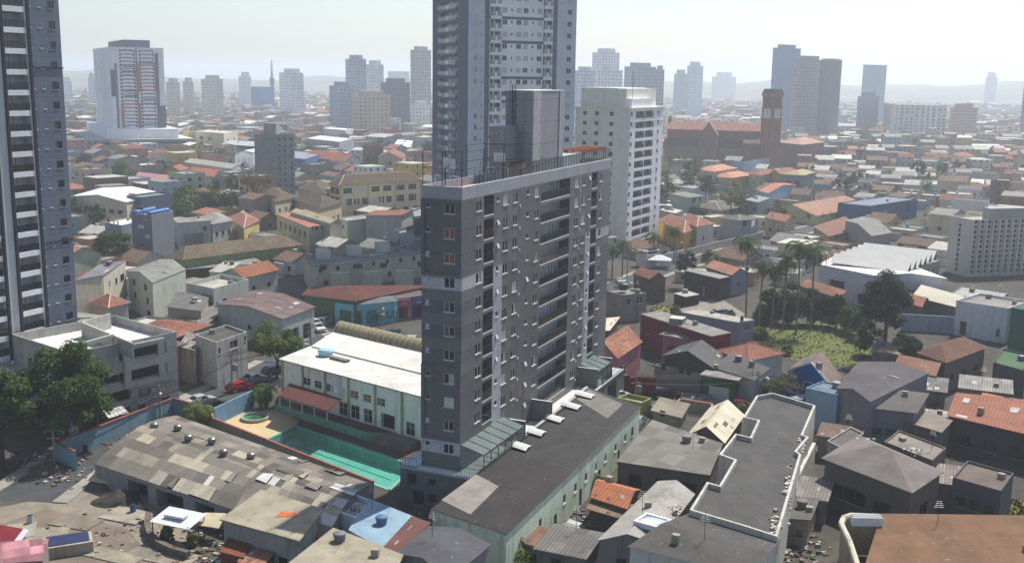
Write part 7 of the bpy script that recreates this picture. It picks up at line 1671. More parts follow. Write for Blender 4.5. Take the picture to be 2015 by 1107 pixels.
bld('hall', 'brick parish hall with a wide pale orange roof right of the bell tower', (1578, 285), (1530, 280), (1622, 280), h=13.0, wm=BKC, rm=tile('#c29a86', '#b38d7a', 1.0, 1.0, .15), roof='hip', rise=3.0, ov=.6, cat='hall', hd=98)
# ------------------------------------------------------------------ distant towers
def ft(label, x0, xm, x1, yt, dep, wallc, glassc='#4a525c', hd=140, pu=3.2, fh=2.9, blk=None, band=None, every=4, right=None, a=.3, b=.72, c=.35, d=.78, name='apartment_building', cat='apartment building'):
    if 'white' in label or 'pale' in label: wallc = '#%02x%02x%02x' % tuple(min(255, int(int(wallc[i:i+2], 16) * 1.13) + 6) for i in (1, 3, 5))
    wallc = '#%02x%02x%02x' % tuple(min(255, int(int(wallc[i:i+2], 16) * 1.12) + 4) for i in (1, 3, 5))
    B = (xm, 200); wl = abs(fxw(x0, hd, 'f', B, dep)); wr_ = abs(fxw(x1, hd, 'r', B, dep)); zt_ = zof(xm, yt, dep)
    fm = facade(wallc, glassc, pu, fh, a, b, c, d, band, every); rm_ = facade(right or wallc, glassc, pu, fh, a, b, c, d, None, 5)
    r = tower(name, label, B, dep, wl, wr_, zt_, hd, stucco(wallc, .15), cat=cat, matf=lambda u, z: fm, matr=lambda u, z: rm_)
    if blk:
        q = MB(); q.box(-wl * .75, -wl * .1, wr_ * .15, wr_ * .8, zt_ + .5, zof(xm, blk, dep), stucco(wallc, .15)); q.build('roof_block', r)
    return r
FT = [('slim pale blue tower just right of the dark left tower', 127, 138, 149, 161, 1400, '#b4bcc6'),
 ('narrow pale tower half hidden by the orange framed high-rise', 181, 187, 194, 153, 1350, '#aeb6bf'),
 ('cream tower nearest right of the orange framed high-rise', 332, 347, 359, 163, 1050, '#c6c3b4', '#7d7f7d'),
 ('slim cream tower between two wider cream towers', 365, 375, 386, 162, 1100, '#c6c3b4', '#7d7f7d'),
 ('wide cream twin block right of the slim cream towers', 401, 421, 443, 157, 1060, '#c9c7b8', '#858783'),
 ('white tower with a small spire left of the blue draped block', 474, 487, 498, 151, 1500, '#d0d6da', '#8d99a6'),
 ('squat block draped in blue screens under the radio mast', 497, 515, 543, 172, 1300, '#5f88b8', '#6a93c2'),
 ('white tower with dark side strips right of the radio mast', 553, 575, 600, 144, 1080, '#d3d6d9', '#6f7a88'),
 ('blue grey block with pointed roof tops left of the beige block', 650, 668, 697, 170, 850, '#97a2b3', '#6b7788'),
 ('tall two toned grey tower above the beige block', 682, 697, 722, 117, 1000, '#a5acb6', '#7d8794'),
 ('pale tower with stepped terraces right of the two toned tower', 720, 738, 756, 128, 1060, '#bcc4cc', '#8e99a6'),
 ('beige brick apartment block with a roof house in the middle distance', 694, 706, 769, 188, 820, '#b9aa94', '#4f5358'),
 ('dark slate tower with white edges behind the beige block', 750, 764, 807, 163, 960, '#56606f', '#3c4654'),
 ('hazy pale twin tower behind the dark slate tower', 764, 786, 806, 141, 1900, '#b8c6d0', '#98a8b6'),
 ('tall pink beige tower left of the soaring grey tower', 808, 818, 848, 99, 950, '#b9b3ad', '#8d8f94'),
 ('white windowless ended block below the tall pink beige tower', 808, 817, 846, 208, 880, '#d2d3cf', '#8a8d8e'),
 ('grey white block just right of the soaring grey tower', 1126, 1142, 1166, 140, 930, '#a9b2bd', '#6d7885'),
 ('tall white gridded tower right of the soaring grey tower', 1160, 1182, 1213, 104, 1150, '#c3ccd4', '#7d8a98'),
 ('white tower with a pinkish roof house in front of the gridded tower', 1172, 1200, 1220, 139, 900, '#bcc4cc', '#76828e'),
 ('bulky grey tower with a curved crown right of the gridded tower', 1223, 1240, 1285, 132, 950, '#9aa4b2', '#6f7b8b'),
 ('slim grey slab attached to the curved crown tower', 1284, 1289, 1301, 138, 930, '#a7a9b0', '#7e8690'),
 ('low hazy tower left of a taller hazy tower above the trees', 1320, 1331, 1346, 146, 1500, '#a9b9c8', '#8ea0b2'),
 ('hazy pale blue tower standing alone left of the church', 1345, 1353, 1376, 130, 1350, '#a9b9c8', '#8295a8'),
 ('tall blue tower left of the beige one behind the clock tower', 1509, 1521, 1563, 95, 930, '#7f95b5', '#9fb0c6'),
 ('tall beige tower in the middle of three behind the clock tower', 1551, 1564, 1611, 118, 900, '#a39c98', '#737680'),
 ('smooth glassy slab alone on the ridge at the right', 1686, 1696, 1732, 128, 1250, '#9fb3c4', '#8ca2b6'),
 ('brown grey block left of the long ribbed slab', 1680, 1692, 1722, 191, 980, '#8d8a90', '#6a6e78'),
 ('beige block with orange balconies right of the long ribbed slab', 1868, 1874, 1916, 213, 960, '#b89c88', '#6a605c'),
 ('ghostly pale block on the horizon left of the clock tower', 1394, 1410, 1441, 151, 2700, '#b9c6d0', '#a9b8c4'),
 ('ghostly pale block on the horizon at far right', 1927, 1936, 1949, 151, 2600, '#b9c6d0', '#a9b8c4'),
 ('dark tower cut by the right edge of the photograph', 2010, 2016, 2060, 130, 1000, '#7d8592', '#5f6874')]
for k, t in enumerate(FT):
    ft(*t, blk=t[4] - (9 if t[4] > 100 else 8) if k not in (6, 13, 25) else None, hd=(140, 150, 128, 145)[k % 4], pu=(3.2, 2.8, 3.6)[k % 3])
q = MB(); rl = bpy.data.objects
ls = ft('long ribbed white slab of flats in the right middle distance', 1757, 1864, 1892, 209, 940, '#c4c2bf', '#6d7178', hd=100, pu=4.4, fh=2.8, a=.42, b=.92, c=.2, d=.85)
for k in range(9): q.box(-ls.location.x * 0 - 46 + 5.2 * k, -45.4 + 5.2 * k, -1.0, -.003, 0, zof(1820, 209, 940) - .01, stucco('#cbc9c5', .1))
q.build('fin', ls)
# rounded grey tower, third of the three
rc = PD(1630, 205, 900); rc.z = 0; r = thing('apartment_building', 'rounded dark grey tower rightmost of three behind the clock tower', 'apartment building', rc); OCC.append([rc + Vector((a, b_, 0)) for a, b_ in ((-10, -10), (10, -10), (10, 10), (-10, 10))])
q = MB(); zt_ = zof(1630, 119, 900); q.lathe([(8.6, 0), (8.6, zt_), (7.5, zt_ + 1.2), (3, zt_ + 1.6)], facade('#868a90', '#63686f', 3.4, 2.9, .3, .5, 0, 1), n=20); q.build('wall', r)
# radio mast on its shaft
mb_ = PD(536, 190, 1330); mb_.z = 0; r = thing('radio_mast', 'thin radio mast with dishes rising over the blue draped block', 'radio mast', mb_)
zt_ = zof(536, 118, 1330); q = MB(); q.lathe([(2.2, 0), (2.0, zt_ * .55), (3.0, zt_ * .56), (3.0, zt_ * .66), (1.6, zt_ * .68), (1.2, zt_ * .8)], stucco('#8fa0b4', .1), n=10); q.build('shaft', r)
q = MB()
for k in range(3): t = k * 2.09; q.tube((1.1 * math.cos(t), 1.1 * math.sin(t), zt_ * .78), (.4 * math.cos(t), .4 * math.sin(t), zt_), .18, plain('#8b9099'), n=4)
for k in range(6): q.lathe([(1.8 - .15 * k, zt_ * (.8 + .03 * k)), (1.8 - .15 * k, zt_ * (.8 + .03 * k) + .9)], plain('#a9b0b8'), n=8)
q.build('lattice', r)
# ------------------------------------------------------------------ the town between: one house after another
LAND = [(n, XY(p)) for n, p in (('the brick church', (1400, 318)), ('the bell tower', (1515, 310)), ('the yellow school', (740, 430)), ('the orange framed tower', (262, 300)), ('the concrete shell tower', (545, 380)),
    ('the ribbed slab', (1820, 275)), ('the blue draped block', (515, 215)), ('the beige brick block', (730, 262)), ('the white hall', (250, 410)), ('the mossy green house', (470, 520)), ('the white tower', (1236, 480)),
    ('the sawtooth works', (1720, 550)), ('the beige office block', (1920, 548)), ('the orange townhouses', (640, 335)), ('the yellow gable house', (1606, 444)), ('the dark slate tower', (780, 250)), ('the twin cream block', (420, 250)),
    ('the three tall towers', (1570, 250)), ('the ridge slab', (1708, 215)), ('the dark left tower', (150, 700)), ('the pink barrel roofs', (320, 370)), ('the peach house', (1440, 378)), ('the blue box store', (1780, 430)), ('the curved crown tower', (1250, 270)))]
USED = {}
def auto_label(desc, pos):
    p2 = Vector((pos[0], pos[1], 0)); best = sorted(LAND, key=lambda q: (q[1] - p2).length)[:3]
    for n, lp in best:
        a = math.degrees(math.atan2(p2.x, p2.y)) - math.degrees(math.atan2(lp.x, lp.y)); dr = p2.y - lp.y; lat = math.radians(a) * p2.y
        rel = ('left of' if lat < 0 else 'right of') if abs(lat) > abs(dr) * .8 else ('beyond' if dr > 0 else 'before')
        s = f'{desc} {rel} {n}'
        if s not in USED: USED[s] = 1; return s
    USED[s] += 1
    return s + ', ' + ('second', 'third', 'fourth', 'fifth', 'sixth', 'seventh', 'eighth', 'ninth')[min(USED[s] - 2, 7)] + ' nearest'
ROADS = [S1, S2, S3, S4, S5, S6]
NOGO = [[XY(q) for q in pl] for pl in ([(1440, 660), (1480, 600), (1640, 560), (1770, 600), (1760, 720), (1600, 725)], [(1190, 650), (1230, 590), (1350, 560), (1480, 580), (1480, 650), (1350, 650)], [(-300, 1300), (-200, 900), (120, 890), (420, 800), (700, 1000), (900, 1300)], [(420, 850), (520, 780), (800, 830), (820, 960), (760, 980)], [(585, 610), (605, 570), (860, 538), (900, 600), (900, 680), (700, 645)], [(600, 640), (900, 655), (1000, 760), (640, 720)], [(1850, 542), (2060, 542), (2060, 720), (1850, 720)], [(1600, 545), (1870, 560), (1870, 640), (1600, 600)])]
def inside(p, poly):
    c = False; n = len(poly)
    for i in range(n):
        a, b_ = poly[i], poly[i-1]
        if (a.y > p.y) != (b_.y > p.y) and p.x < (b_.x - a.x) * (p.y - a.y) / (b_.y - a.y) + a.x: c = not c
    return c
OC2 = []
for pl in OCC + NOGO:
    cx_ = sum(p.x for p in pl) / len(pl); cy_ = sum(p.y for p in pl) / len(pl); OC2.append((Vector((cx_, cy_, 0)), max(math.hypot(p.x - cx_, p.y - cy_) for p in pl), pl))
def free(p, r, hd=0):
    for c, rad, pl in OC2:
        if (p - c).length > rad + r + 1: continue
        if inside(p, pl): return False
        for k in range(8):
            t = k * .785
            if inside(p + Vector((math.cos(t), math.sin(t), 0)) * r, pl): return False
    for rd in ROADS:
        for a, b_ in zip(rd, rd[1:]):
            ab = Vector((b_.x - a.x, b_.y - a.y, 0)); t = max(0, min(1, (p - Vector((a.x, a.y, 0))).dot(ab) / ab.length_squared))
            if (p - Vector((a.x, a.y, 0)) - ab * t).length < r + 4.5: return False
    return True
ROOFS = [('red tiled', tile('#9f6a5a', '#875748', .5, .7, .45), 4), ('orange tiled', tile('#b98069', '#a56d58', .5, .7, .35), 4), ('brown tiled', tile('#8a6f60', '#765d50', .5, .7, .4), 3), ('grey ribbed', corr('#8d8b86', .6, .15), 6), ('pale ribbed', corr('#bdbab0', .6, .12), 2.5),
         ('white metal', corr('#e2e1da', .9, .05, 1.2, 10, .12), 1.3), ('flat grey', sheet('#85827b', .4), 4), ('flat pale', concrete('#b9b6ac', .3), 3), ('dark ribbed', corr('#5c5957', .6, .15), 2)]
WALLS = [('white', '#e3e2dc'), ('cream', '#dcd2b4'), ('grey', '#aeaeab'), ('beige', '#c9bca4'), ('peach', '#cda482'), ('pale green', '#aebaa2'), ('pale blue', '#a3b3c2'), ('yellow', '#d2b665'), ('brick', '#93705f'), ('bare block', '#9a948a'), ('pink', '#b98c86')]
hr2 = random.Random(42)
cand = []
row = 150.0
while row < 2500:
    step = 12.5 + row * .007
    half = row * math.tan(math.radians(32)) + 25; x = -half
    while x < half:
        p = Vector((x + hr2.uniform(-2, 2), row + hr2.uniform(-3, 3), 0)); x += (9.8 + row * .007) * hr2.uniform(.85, 1.3)
        if hr2.random() < .06: x += 5
        px, py = proj((p.x, p.y, 3))
        if px < -200 or px > 2330 or py > 1150: continue
        if 1480 < px < 2040 and py > 560: continue
        w_, d_ = hr2.uniform(6, 11), hr2.uniform(7, 12)
        if row > 700 and hr2.random() < .12: w_ *= 2.2; d_ *= 1.8
        if 140 < px < 850 and 425 < py < 640: w_, d_ = min(w_, 8), min(d_, 8)
        if not free(p, max(w_, d_) * .47): continue
        cand.append((p, w_, d_))
    row += step
scene.view_layers[0].update(); DGR = bpy.context.evaluated_depsgraph_get()
def visible(p, zs=(6, 3)):
    o = Vector((0, 0, CZ)); n = 0
    for z in zs:
        for dx in (-3, 3):
            t = Vector((p.x + dx, p.y - 2, z)); d = t - o; L_ = d.length
            hit, loc, nn, i, ob_, mm = scene.ray_cast(DGR, o, d.normalized(), distance=L_ - 3)
            if not hit or ob_.name.startswith('haze'): n += 1
    return n >= 2
cand.sort(key=lambda c: c[0].y)
nthing = 0; mass = MB(); far_n = 0; WFAR = [facade(wc, '#5a5c5e', 3.4, 3.0, .3, .62, .38, .74) for _, wc in WALLS]
def house_geo(mb, rb, p, hd, w_, d_, h, kind, rise, wm, rm, M4):
    ex, ey = hdv(hd), hdv(hd - 90)
    c = [ex * (a * w_ / 2) + ey * (b_ * d_ / 2) for a, b_ in ((-1, -1), (1, -1), (1, 1), (-1, 1))]
    if M4: c = [q + p for q in c]
    z = lambda v, zz: (v.x, v.y, zz)
    for i in range(4):
        a, b_ = c[i], c[(i + 1) % 4]; g = kind == 'g' and i in (1, 3)
        mb.poly([z(a, 0), z(b_, 0), z(b_, h)] + ([z((a + b_) / 2, h + rise)] if g else []) + [z(a, h)], wm)
    E = offset(c, .4)
    if kind == 'g':
        r0, r1 = (E[0] + E[3]) / 2, (E[1] + E[2]) / 2
        rb.poly([z(E[0], h), z(E[1], h), z(r1, h + rise), z(r0, h + rise)], rm); rb.poly([z(E[2], h), z(E[3], h), z(r0, h + rise), z(r1, h + rise)], rm)
    elif kind == 'h':
        m0, m1 = (E[0] + E[3]) / 2, (E[1] + E[2]) / 2; r0, r1 = m0.lerp(m1, .33), m1.lerp(m0, .33)
        rb.poly([z(E[0], h), z(E[1], h), z(r1, h + rise), z(r0, h + rise)], rm); rb.poly([z(E[2], h), z(E[3], h), z(r0, h + rise), z(r1, h + rise)], rm)
        rb.poly([z(E[1], h), z(E[2], h), z(r1, h + rise)], rm); rb.poly([z(E[3], h), z(E[0], h), z(r0, h + rise)], rm)
    else: rb.poly([z(q, h - (.5 if M4 is None else 0)) for q in c], rm)
    return c
SZ = lambda w_, d_, h: 'large' if w_ * d_ > 100 else ('small' if w_ * d_ < 62 else ('tall' if h > 7 else 'plain'))
for p, w_, d_ in cand:
    rn, rm, _ = hr2.choices(ROOFS, [q[2] for q in ROOFS])[0]; wi = hr2.randrange(len(WALLS)); wn, wc = WALLS[wi]
    if p.x > 150 and hr2.random() < .35: rn, rm, _ = ROOFS[hr2.choice((3, 4, 6, 8))]
    h = hr2.choice((3.4, 4.2, 5.8, 6.2, 6.6, 8.6)); rise = hr2.uniform(1.2, 2.2); hd = GRID + 90 + (0 if p.y < 260 else 25 * math.sin(p.x * .006 + p.y * .004)) + hr2.uniform(-5, 5)
    if hr2.random() < .13: h = hr2.choice((9, 10.5, 12)); rn, rm, _ = ROOFS[hr2.choice((3, 6, 7, 7))]
    if w_ > 16: rn, rm, _ = ROOFS[hr2.choice((3, 4, 5, 7))]
    qx, qy = proj((p.x, p.y, 3))
    if (140 < qx < 850 and 425 < qy < 640) or (1190 < qx < 1860 and 330 < qy < 560):      # low yards and annexes among the buildings made one by one
        h = hr2.choice((2.8, 3.2, 3.6)); rn, rm, _ = ROOFS[hr2.choice((3, 4, 6, 7, 2))]
    kind = hr2.choice('ggh') if 'tiled' in rn else (hr2.choice('gf') if 'ribbed' in rn or 'metal' in rn else 'f')
    if nthing < 225 and -30 < proj((p.x, p.y, 3))[0] < 2045 and visible(p):
        nthing += 1
        lb = auto_label(f'{SZ(w_, d_, h)} {wn} house, {rn} roof,', p)
        r = thing('house', lb, 'house', p, 0); mb, rb = MB(), MB()
        wm = stucco(wc, .28); c = house_geo(mb, rb, p, hd, w_, d_, h, kind, rise, wm, rm, None)
        mb.build('wall', r); rf = rb.build('roof', r)
        for i in (0, 1, 3):
            a, b_ = c[i], c[(i + 1) % 4]; n_ = Vector(((b_ - a).y, -(b_ - a).x, 0)).normalized()
            if n_.dot(Vector((p.x, p.y, 0))) > 0: continue
            L_ = (b_ - a).length; d = (b_ - a) / L_; k = max(1, int(L_ / 4))
            for fl in range(max(1, int((h - .4) / 2.75))):
                for j in range(k):
                    if hr2.random() < .25: continue
                    ww = hr2.choice((1.2, 1.6)); bm = win(ww, 1.2, 'dark'); u = L_ * (j + .5) / k - ww / 2
                    inst('window', bm[1], r, a + d * u + n_ * .1 + Vector((0, 0, 1.0 + 2.7 * fl)), math.atan2(d.y, d.x))
        if hr2.random() < .45:
            q = MB(); q.lathe([(.5, 0), (.64, .75), (.6, .85), (.15, .95)], hr2.choice((plain('#4d78a8', .5), plain('#6d7276', .6), plain('#a9afb0', .6))), n=9); q.build('water_tank', rf, loc=(hr2.uniform(-2, 2), d_ * .2, h - .5 + (rise if kind != 'f' else 0)))
        if hr2.random() < .5:
            q = MB(); x_ = w_ * hr2.uniform(-.3, .3); q.box(-w_ * .25, w_ * .2, -1.6, 1.6, 0, hr2.uniform(2.2, 2.9), wm, hr2.choice((sheet('#85827b', .4), corr('#8d8b86', .6, .15)))); q.build('annex', r, loc=(c[0].lerp(c[1], .5).x, c[0].lerp(c[1], .5).y, 0), rz=math.radians(90 - hd))
    else:
        far_n += 1; house_geo(mass, mass, p, hd, w_, d_, h, kind, rise, WFAR[wi], rm, True)
mass.build('far_houses', kind='stuff')
# ------------------------------------------------------------------ utility poles, lamps and wires
PC = concrete('#a19c92', .3)
def pole(px, py, ptop, label, arm=True, lamp=False, trafo=False, rz=.4):
    b_ = XY((px, py)); h = min(max(zof(px, ptop, b_.y), 5.0), 10.5); r = thing('utility_pole', label, 'utility pole', b_, rz); q = MB(); q.tube((0, 0, -.2), (0, 0, h), .17, PC, .11, n=8); q.build('post', r)
    if arm:
        q = MB(); q.box(-1.1, 1.1, -.06, .06, h - .75, h - .63, PC); q.box(-.8, .8, -.06, .06, h - 1.7, h - 1.6, PC)
        for x in (-1, -.35, .35, 1): q.tube((x, 0, h - .63), (x, 0, h - .4), .05, DARKM, n=5)
        q.build('crossarm', r)
    if trafo: q = MB(); q.lathe([(.38, h - 3.2), (.42, h - 3.1), (.42, h - 2.2), (.3, h - 2.1)], plain('#7f8688'), (.55, 0), n=10); q.build('transformer', r)
    if lamp: q = MB(); q.tube((0, 0, h - 1.4), (0, -2.0, h - .6), .05, ALU, n=5); q.build('lamp_arm', r); q = MB(); q.box(-.14, .14, -2.7, -1.95, h - .66, h - .52, plain('#c9ccce')); q.build('lamp_head', r)
    return b_ + Vector((0, 0, h - .45))
PT = {}
for k, a in dict(a=(108, 912, 850, 'utility pole beside the big tree on the left street', True, False, False), b=(316, 828, 757, 'utility pole in front of the concrete garage', True, True, False), c=(457, 772, 690, 'utility pole with a transformer near the red parked car', True, False, True),
        d=(612, 690, 640, 'utility pole at the street corner beside the round street tree'), e=(748, 655, 596, 'utility pole before the turquoise corner shop', True, True, True), f=(1233, 566, 485, 'tall utility pole left of the gatehouse on the upper road', True, True, False),
        g=(1330, 528, 470, 'slim lamp pole over the upper road near the small dark tree', False, True), h=(1250, 795, 735, 'utility pole with a transformer before the pink house', True, False, True), i=(1225, 780, 728, 'short pole next to the slab podium and pink house', True),
        j=(1488, 805, 728, 'utility pole at the corner of the blue house', True, True), k=(1517, 478, 415, 'grey lamp pole on the slope above the palms', False, True), l=(1700, 850, 790, 'utility pole in front of the dark windowless warehouse', True), m=(165, 455, 400, 'utility pole on the street by the white roofed hall', True)).items():
    PT[k] = pole(*a)
def wires(names, label):
    q = MB(); base = PT[names[0]]
    for u, v in zip(names, names[1:]):
        a, b_ = PT[u] - base, PT[v] - base; d = (b_ - a).normalized(); n_ = Vector((-d.y, d.x, 0)); sag = (b_ - a).length * .025
        for off_, dz in ((-1, 0), (-.35, 0), (.35, 0), (1, 0), (-.6, -1.0), (.1, -1.2), (.6, -1.4)):
            prev = None
            for k in range(9):
                t = k / 8; p = a.lerp(b_, t) + n_ * off_ + Vector((0, 0, dz - 4 * sag * t * (1 - t)))
                if prev is not None: q.tube(prev, p, .03, BLACK, n=3, cap=False)
                prev = p
    o = q.build('overhead_wires'); tag(o, label, 'wires'); o.location = base
wires('abcd', 'overhead wires along the street past the concrete garage'); wires('de', 'overhead wires crossing to the turquoise shop'); wires('hjl', 'bundle of overhead wires along the street of parked cars'); wires('ih', 'short overhead wires between slab and pink house'); wires('fg', 'overhead wires along the upper road by the gatehouse')
# ------------------------------------------------------------------ cars
_cm = {}
def car(px, py, hd, hexc, label, kind='hatch'):
    if (hexc, kind) not in _cm:
        pm = plain(hexc, .22, .2, .03); gm = glass('#0c0f12', .05); Lc, Wc, Hc = (4.1, 1.75, 1.48) if kind == 'hatch' else (4.5, 1.85, 1.62) if kind == 'suv' else (4.4, 1.75, 1.45)
        pr_ = {'hatch': ((-2.02, .45), (-2.05, .8), (-1.15, .95), (-.55, Hc), (1.25, Hc - .02), (1.95, .98), (2.03, .5)), 'suv': ((-2.22, .5), (-2.25, .95), (-1.2, 1.08), (-.65, Hc), (1.75, Hc - .03), (2.2, 1.05), (2.25, .5)), 'sedan': ((-2.18, .45), (-2.2, .78), (-1.1, .92), (-.5, Hc), (.85, Hc - .03), (1.5, .98), (2.15, .92), (2.2, .48))}[kind]
        n = len(pr_); q = MB(); g = MB()
        secs = ((-Wc / 2, 0), (-Wc / 2, .0), (Wc / 2, .0))
        def ring(x, top): return [(x * (.84 if z > 1.0 else 1.0), y, z) for y, z in pr_]
        for s in (-1, 1):
            rgt = [(s * Wc / 2 * (.8 if z > 1.12 else 1.0), y, z) for y, z in pr_] + [(s * Wc / 2, pr_[-1][0], .28), (s * Wc / 2, pr_[0][0], .28)]
            q.poly(rgt if s > 0 else rgt[::-1], pm)
            hi = [i for i, (y, z) in enumerate(pr_) if z > 1.12]; y0_, y1_ = pr_[hi[0]][0], pr_[hi[-1]][0]; zb_ = 1.0 if kind != 'suv' else 1.1
            gl2 = [(s * (Wc / 2 * .97 + .012), y0_ - .3, zb_), (s * (Wc / 2 * .97 + .012), y1_ + .35, zb_), (s * (Wc / 2 * .83 + .012), y1_ - .1, Hc - .1), (s * (Wc / 2 * .83 + .012), y0_ + .1, Hc - .1)]; g.poly(gl2 if s > 0 else gl2[::-1], gm)
        for (ya, za), (yb2, zb2) in zip(pr_, pr_[1:]):
            wa, wb = (.8 if za > 1.12 else 1.0) * Wc / 2, (.8 if zb2 > 1.12 else 1.0) * Wc / 2
            q.poly([(-wa, ya, za), (wa, ya, za), (wb, yb2, zb2), (-wb, yb2, zb2)], pm)
            if abs(zb2 - za) > .35 and max(za, zb2) > 1.2:
                up = Vector((0, (za - zb2), abs(yb2 - ya))).normalized() * .012
                g.poly([Vector(v) + up for v in ((-wa * .88, ya * .92 + yb2 * .08, za * .92 + zb2 * .08), (wa * .88, ya * .92 + yb2 * .08, za * .92 + zb2 * .08), (wb * .9, ya * .1 + yb2 * .9, za * .1 + zb2 * .9), (-wb * .9, ya * .1 + yb2 * .9, za * .1 + zb2 * .9))], gm)
        q.poly([(-Wc/2, pr_[0][0], .28), (Wc/2, pr_[0][0], .28), (Wc/2, pr_[0][0], pr_[0][1]), (-Wc/2, pr_[0][0], pr_[0][1])], pm); q.poly([(Wc/2, pr_[-1][0], .28), (-Wc/2, pr_[-1][0], .28), (-Wc/2, pr_[-1][0], pr_[-1][1]), (Wc/2, pr_[-1][0], pr_[-1][1])], pm)
        wl_ = MB(); wl_.tube((-.11, 0, 0), (.11, 0, 0), .32, plain('#17181a', .8), n=16); wl_.tube((-.115, 0, 0), (.115, 0, 0), .19, ALU, n=12)
        hl = MB(); hl.box(-.22, .22, -.03, .03, -.07, .07, plain('#d5dade', .15)); tl_ = MB(); tl_.box(-.2, .2, -.03, .03, -.1, .1, plain('#8a1a1a', .3))
        _cm[(hexc, kind)] = (q.mesh('body'), g.mesh('glass'), wl_.mesh('wheel'), hl.mesh('headlight'), tl_.mesh('tail_light'), pr_, Wc)
    bo_, gl_, wm_, hm, tm, pr_, Wc = _cm[(hexc, kind)]
    r = thing('parked_car', label, 'car', XY((px, py), .02), math.radians(180 - hd)); inst('body', bo_, r, (0, 0, 0)); inst('glass', gl_, r, (0, 0, 0))
    for x in (-1, 1):
        for y in (-1.3, 1.3): inst('wheel', wm_, r, (x * (Wc / 2 - .1), y, .32))
        inst('headlight', hm, r, (x * Wc * .36, pr_[0][0] - .02, .68)); inst('tail_light', tm, r, (x * Wc * .38, pr_[-1][0] + .02, .75))
car(471, 768, 42, '#b3121c', 'bright red hatchback parked on the street near the transformer pole')
car(500, 752, 42, '#8c9299', 'grey hatchback parked just beyond the red car', 'sedan')
car(424, 806, 42, '#15171a', 'black car half hidden by the palm beside the blue pool wall', 'sedan')
car(620, 642, 150, '#c9cdd0', 'white hatchback parked left at the tin shed front')
car(626, 650, 150, '#dfe1e2', 'white car in front of another white car at the tin shed', 'sedan')
car(640, 638, 20, '#9aa0a6', 'silver car turning by the turquoise corner shop', 'suv')
car(778, 662, 100, '#3a3f46', 'dark grey car passing the turquoise corner shop', 'sedan')
car(1229, 565, 70, '#e4e6e8', 'white car on the upper road behind the tall pole', 'suv')
car(1312, 783, 103, '#16181c', 'black hatchback with silver roof glare parked on the street', 'suv')
car(1388, 796, 103, '#8e969d', 'silver sedan parked right of the black car', 'sedan')
car(1216, 786, 60, '#dde0e2', 'white car half hidden behind the slab podium', 'hatch')
car(1254, 838, 20, '#9da3a8', 'silver car in the yard beside the tenement end', 'hatch')
for a in ((395, 795, 42, '#c9ccd0', 'pale grey car on the street behind the blue pool wall', 'sedan'), (540, 735, 42, '#2b2f35', 'dark car parked under the round street tree', 'hatch'), (585, 690, 35, '#d9dadb', 'white car on the street left of the clubhouse roof', 'suv'), (812, 676, 100, '#b5bac0', 'silver car beside the dark grey passing car', 'hatch'), (742, 676, 100, '#e2e3e4', 'white car in the bays before the turquoise shop', 'hatch'), (1268, 548, 70, '#4a4f57', 'dark car further up the upper road', 'hatch'),
          (1460, 806, 103, '#7c2a2a', 'maroon car parked before the blue house', 'hatch'), (470, 525, 140, '#b9bdc1', 'silver car on the street by the mossy green house', 'hatch'), (215, 452, 140, '#dcdddd', 'white car on the street before the white roofed hall', 'suv'), (290, 470, 140, '#33373c', 'dark car on the street near the blue tanks', 'hatch'), (1420, 622, 60, '#8a8f94', 'grey van standing in the paved yard', 'suv')): car(*a)
# ------------------------------------------------------------------ trees, palms, shrubs
LF = [leaf('#2b451c', '#5f7430'), leaf('#24401a', '#65793a'), leaf('#3a5420', '#7f8c3c'), leaf('#5a5c34', '#8b8557'), leaf('#1f2a1c', '#3d4a2e')]
def crown(seed, n, leafs, mat, flat=.75, clumps=16, rin=.45, sparse=0.0):
    g = random.Random(seed); q = MB(); C_ = []
    for k in range(clumps):
        t, zz = g.uniform(0, 6.283), g.uniform(-.75, 1); rr_ = math.sqrt(max(0, 1 - zz * zz)) * g.uniform(.45, .8)
        C_.append((Vector((math.cos(t) * rr_, math.sin(t) * rr_, zz * flat * g.uniform(.6, .92))), g.uniform(.22, .42)))
    C_.append((Vector((0, 0, 0)), .5))
    for _ in range(n):
        c, r = g.choice(C_); v = Vector((g.gauss(0, 1), g.gauss(0, 1), g.gauss(0, 1))).normalized() * r * g.uniform(rin, 1.08); v.z *= .8
        p = c + v; nrm = (v.normalized() + Vector((g.uniform(-.8, .8), g.uniform(-.8, .8), g.uniform(-.2, 1.1)))).normalized()
        a = nrm.orthogonal().normalized(); b_ = nrm.cross(a); t = g.uniform(0, 6.283); a, b_ = a * math.cos(t) + b_ * math.sin(t), b_ * math.cos(t) - a * math.sin(t); s = leafs * g.uniform(.6, 1.4)
        q.poly([p - a * s, p + b_ * s * .55, p + a * s, p - b_ * s * .55], mat)
    return q, C_
def limbs(C_, R_, h, hc, r0, seed, m=None, extra=0):
    g = random.Random(seed); q = MB(); m = m or bark(); fork = Vector((g.uniform(-.2, .2), g.uniform(-.2, .2), max(hc - R_ * .75, h * .3)))
    q.tube((0, 0, -.15), fork * .5, r0 * 1.25, m, r0, n=8); q.tube(fork * .5, fork, r0, m, r0 * .8, n=8)
    for c, r in C_[:9 + extra]:
        e = Vector((c.x * R_, c.y * R_, hc + c.z * R_)); md = fork.lerp(e, .55) + Vector((g.uniform(-.3, .3), g.uniform(-.3, .3), .1 * R_)); q.tube(fork, md, r0 * .5, m, r0 * .3, n=5); q.tube(md, e, r0 * .3, m, r0 * .1, n=4)
    return q
_pc2 = {}
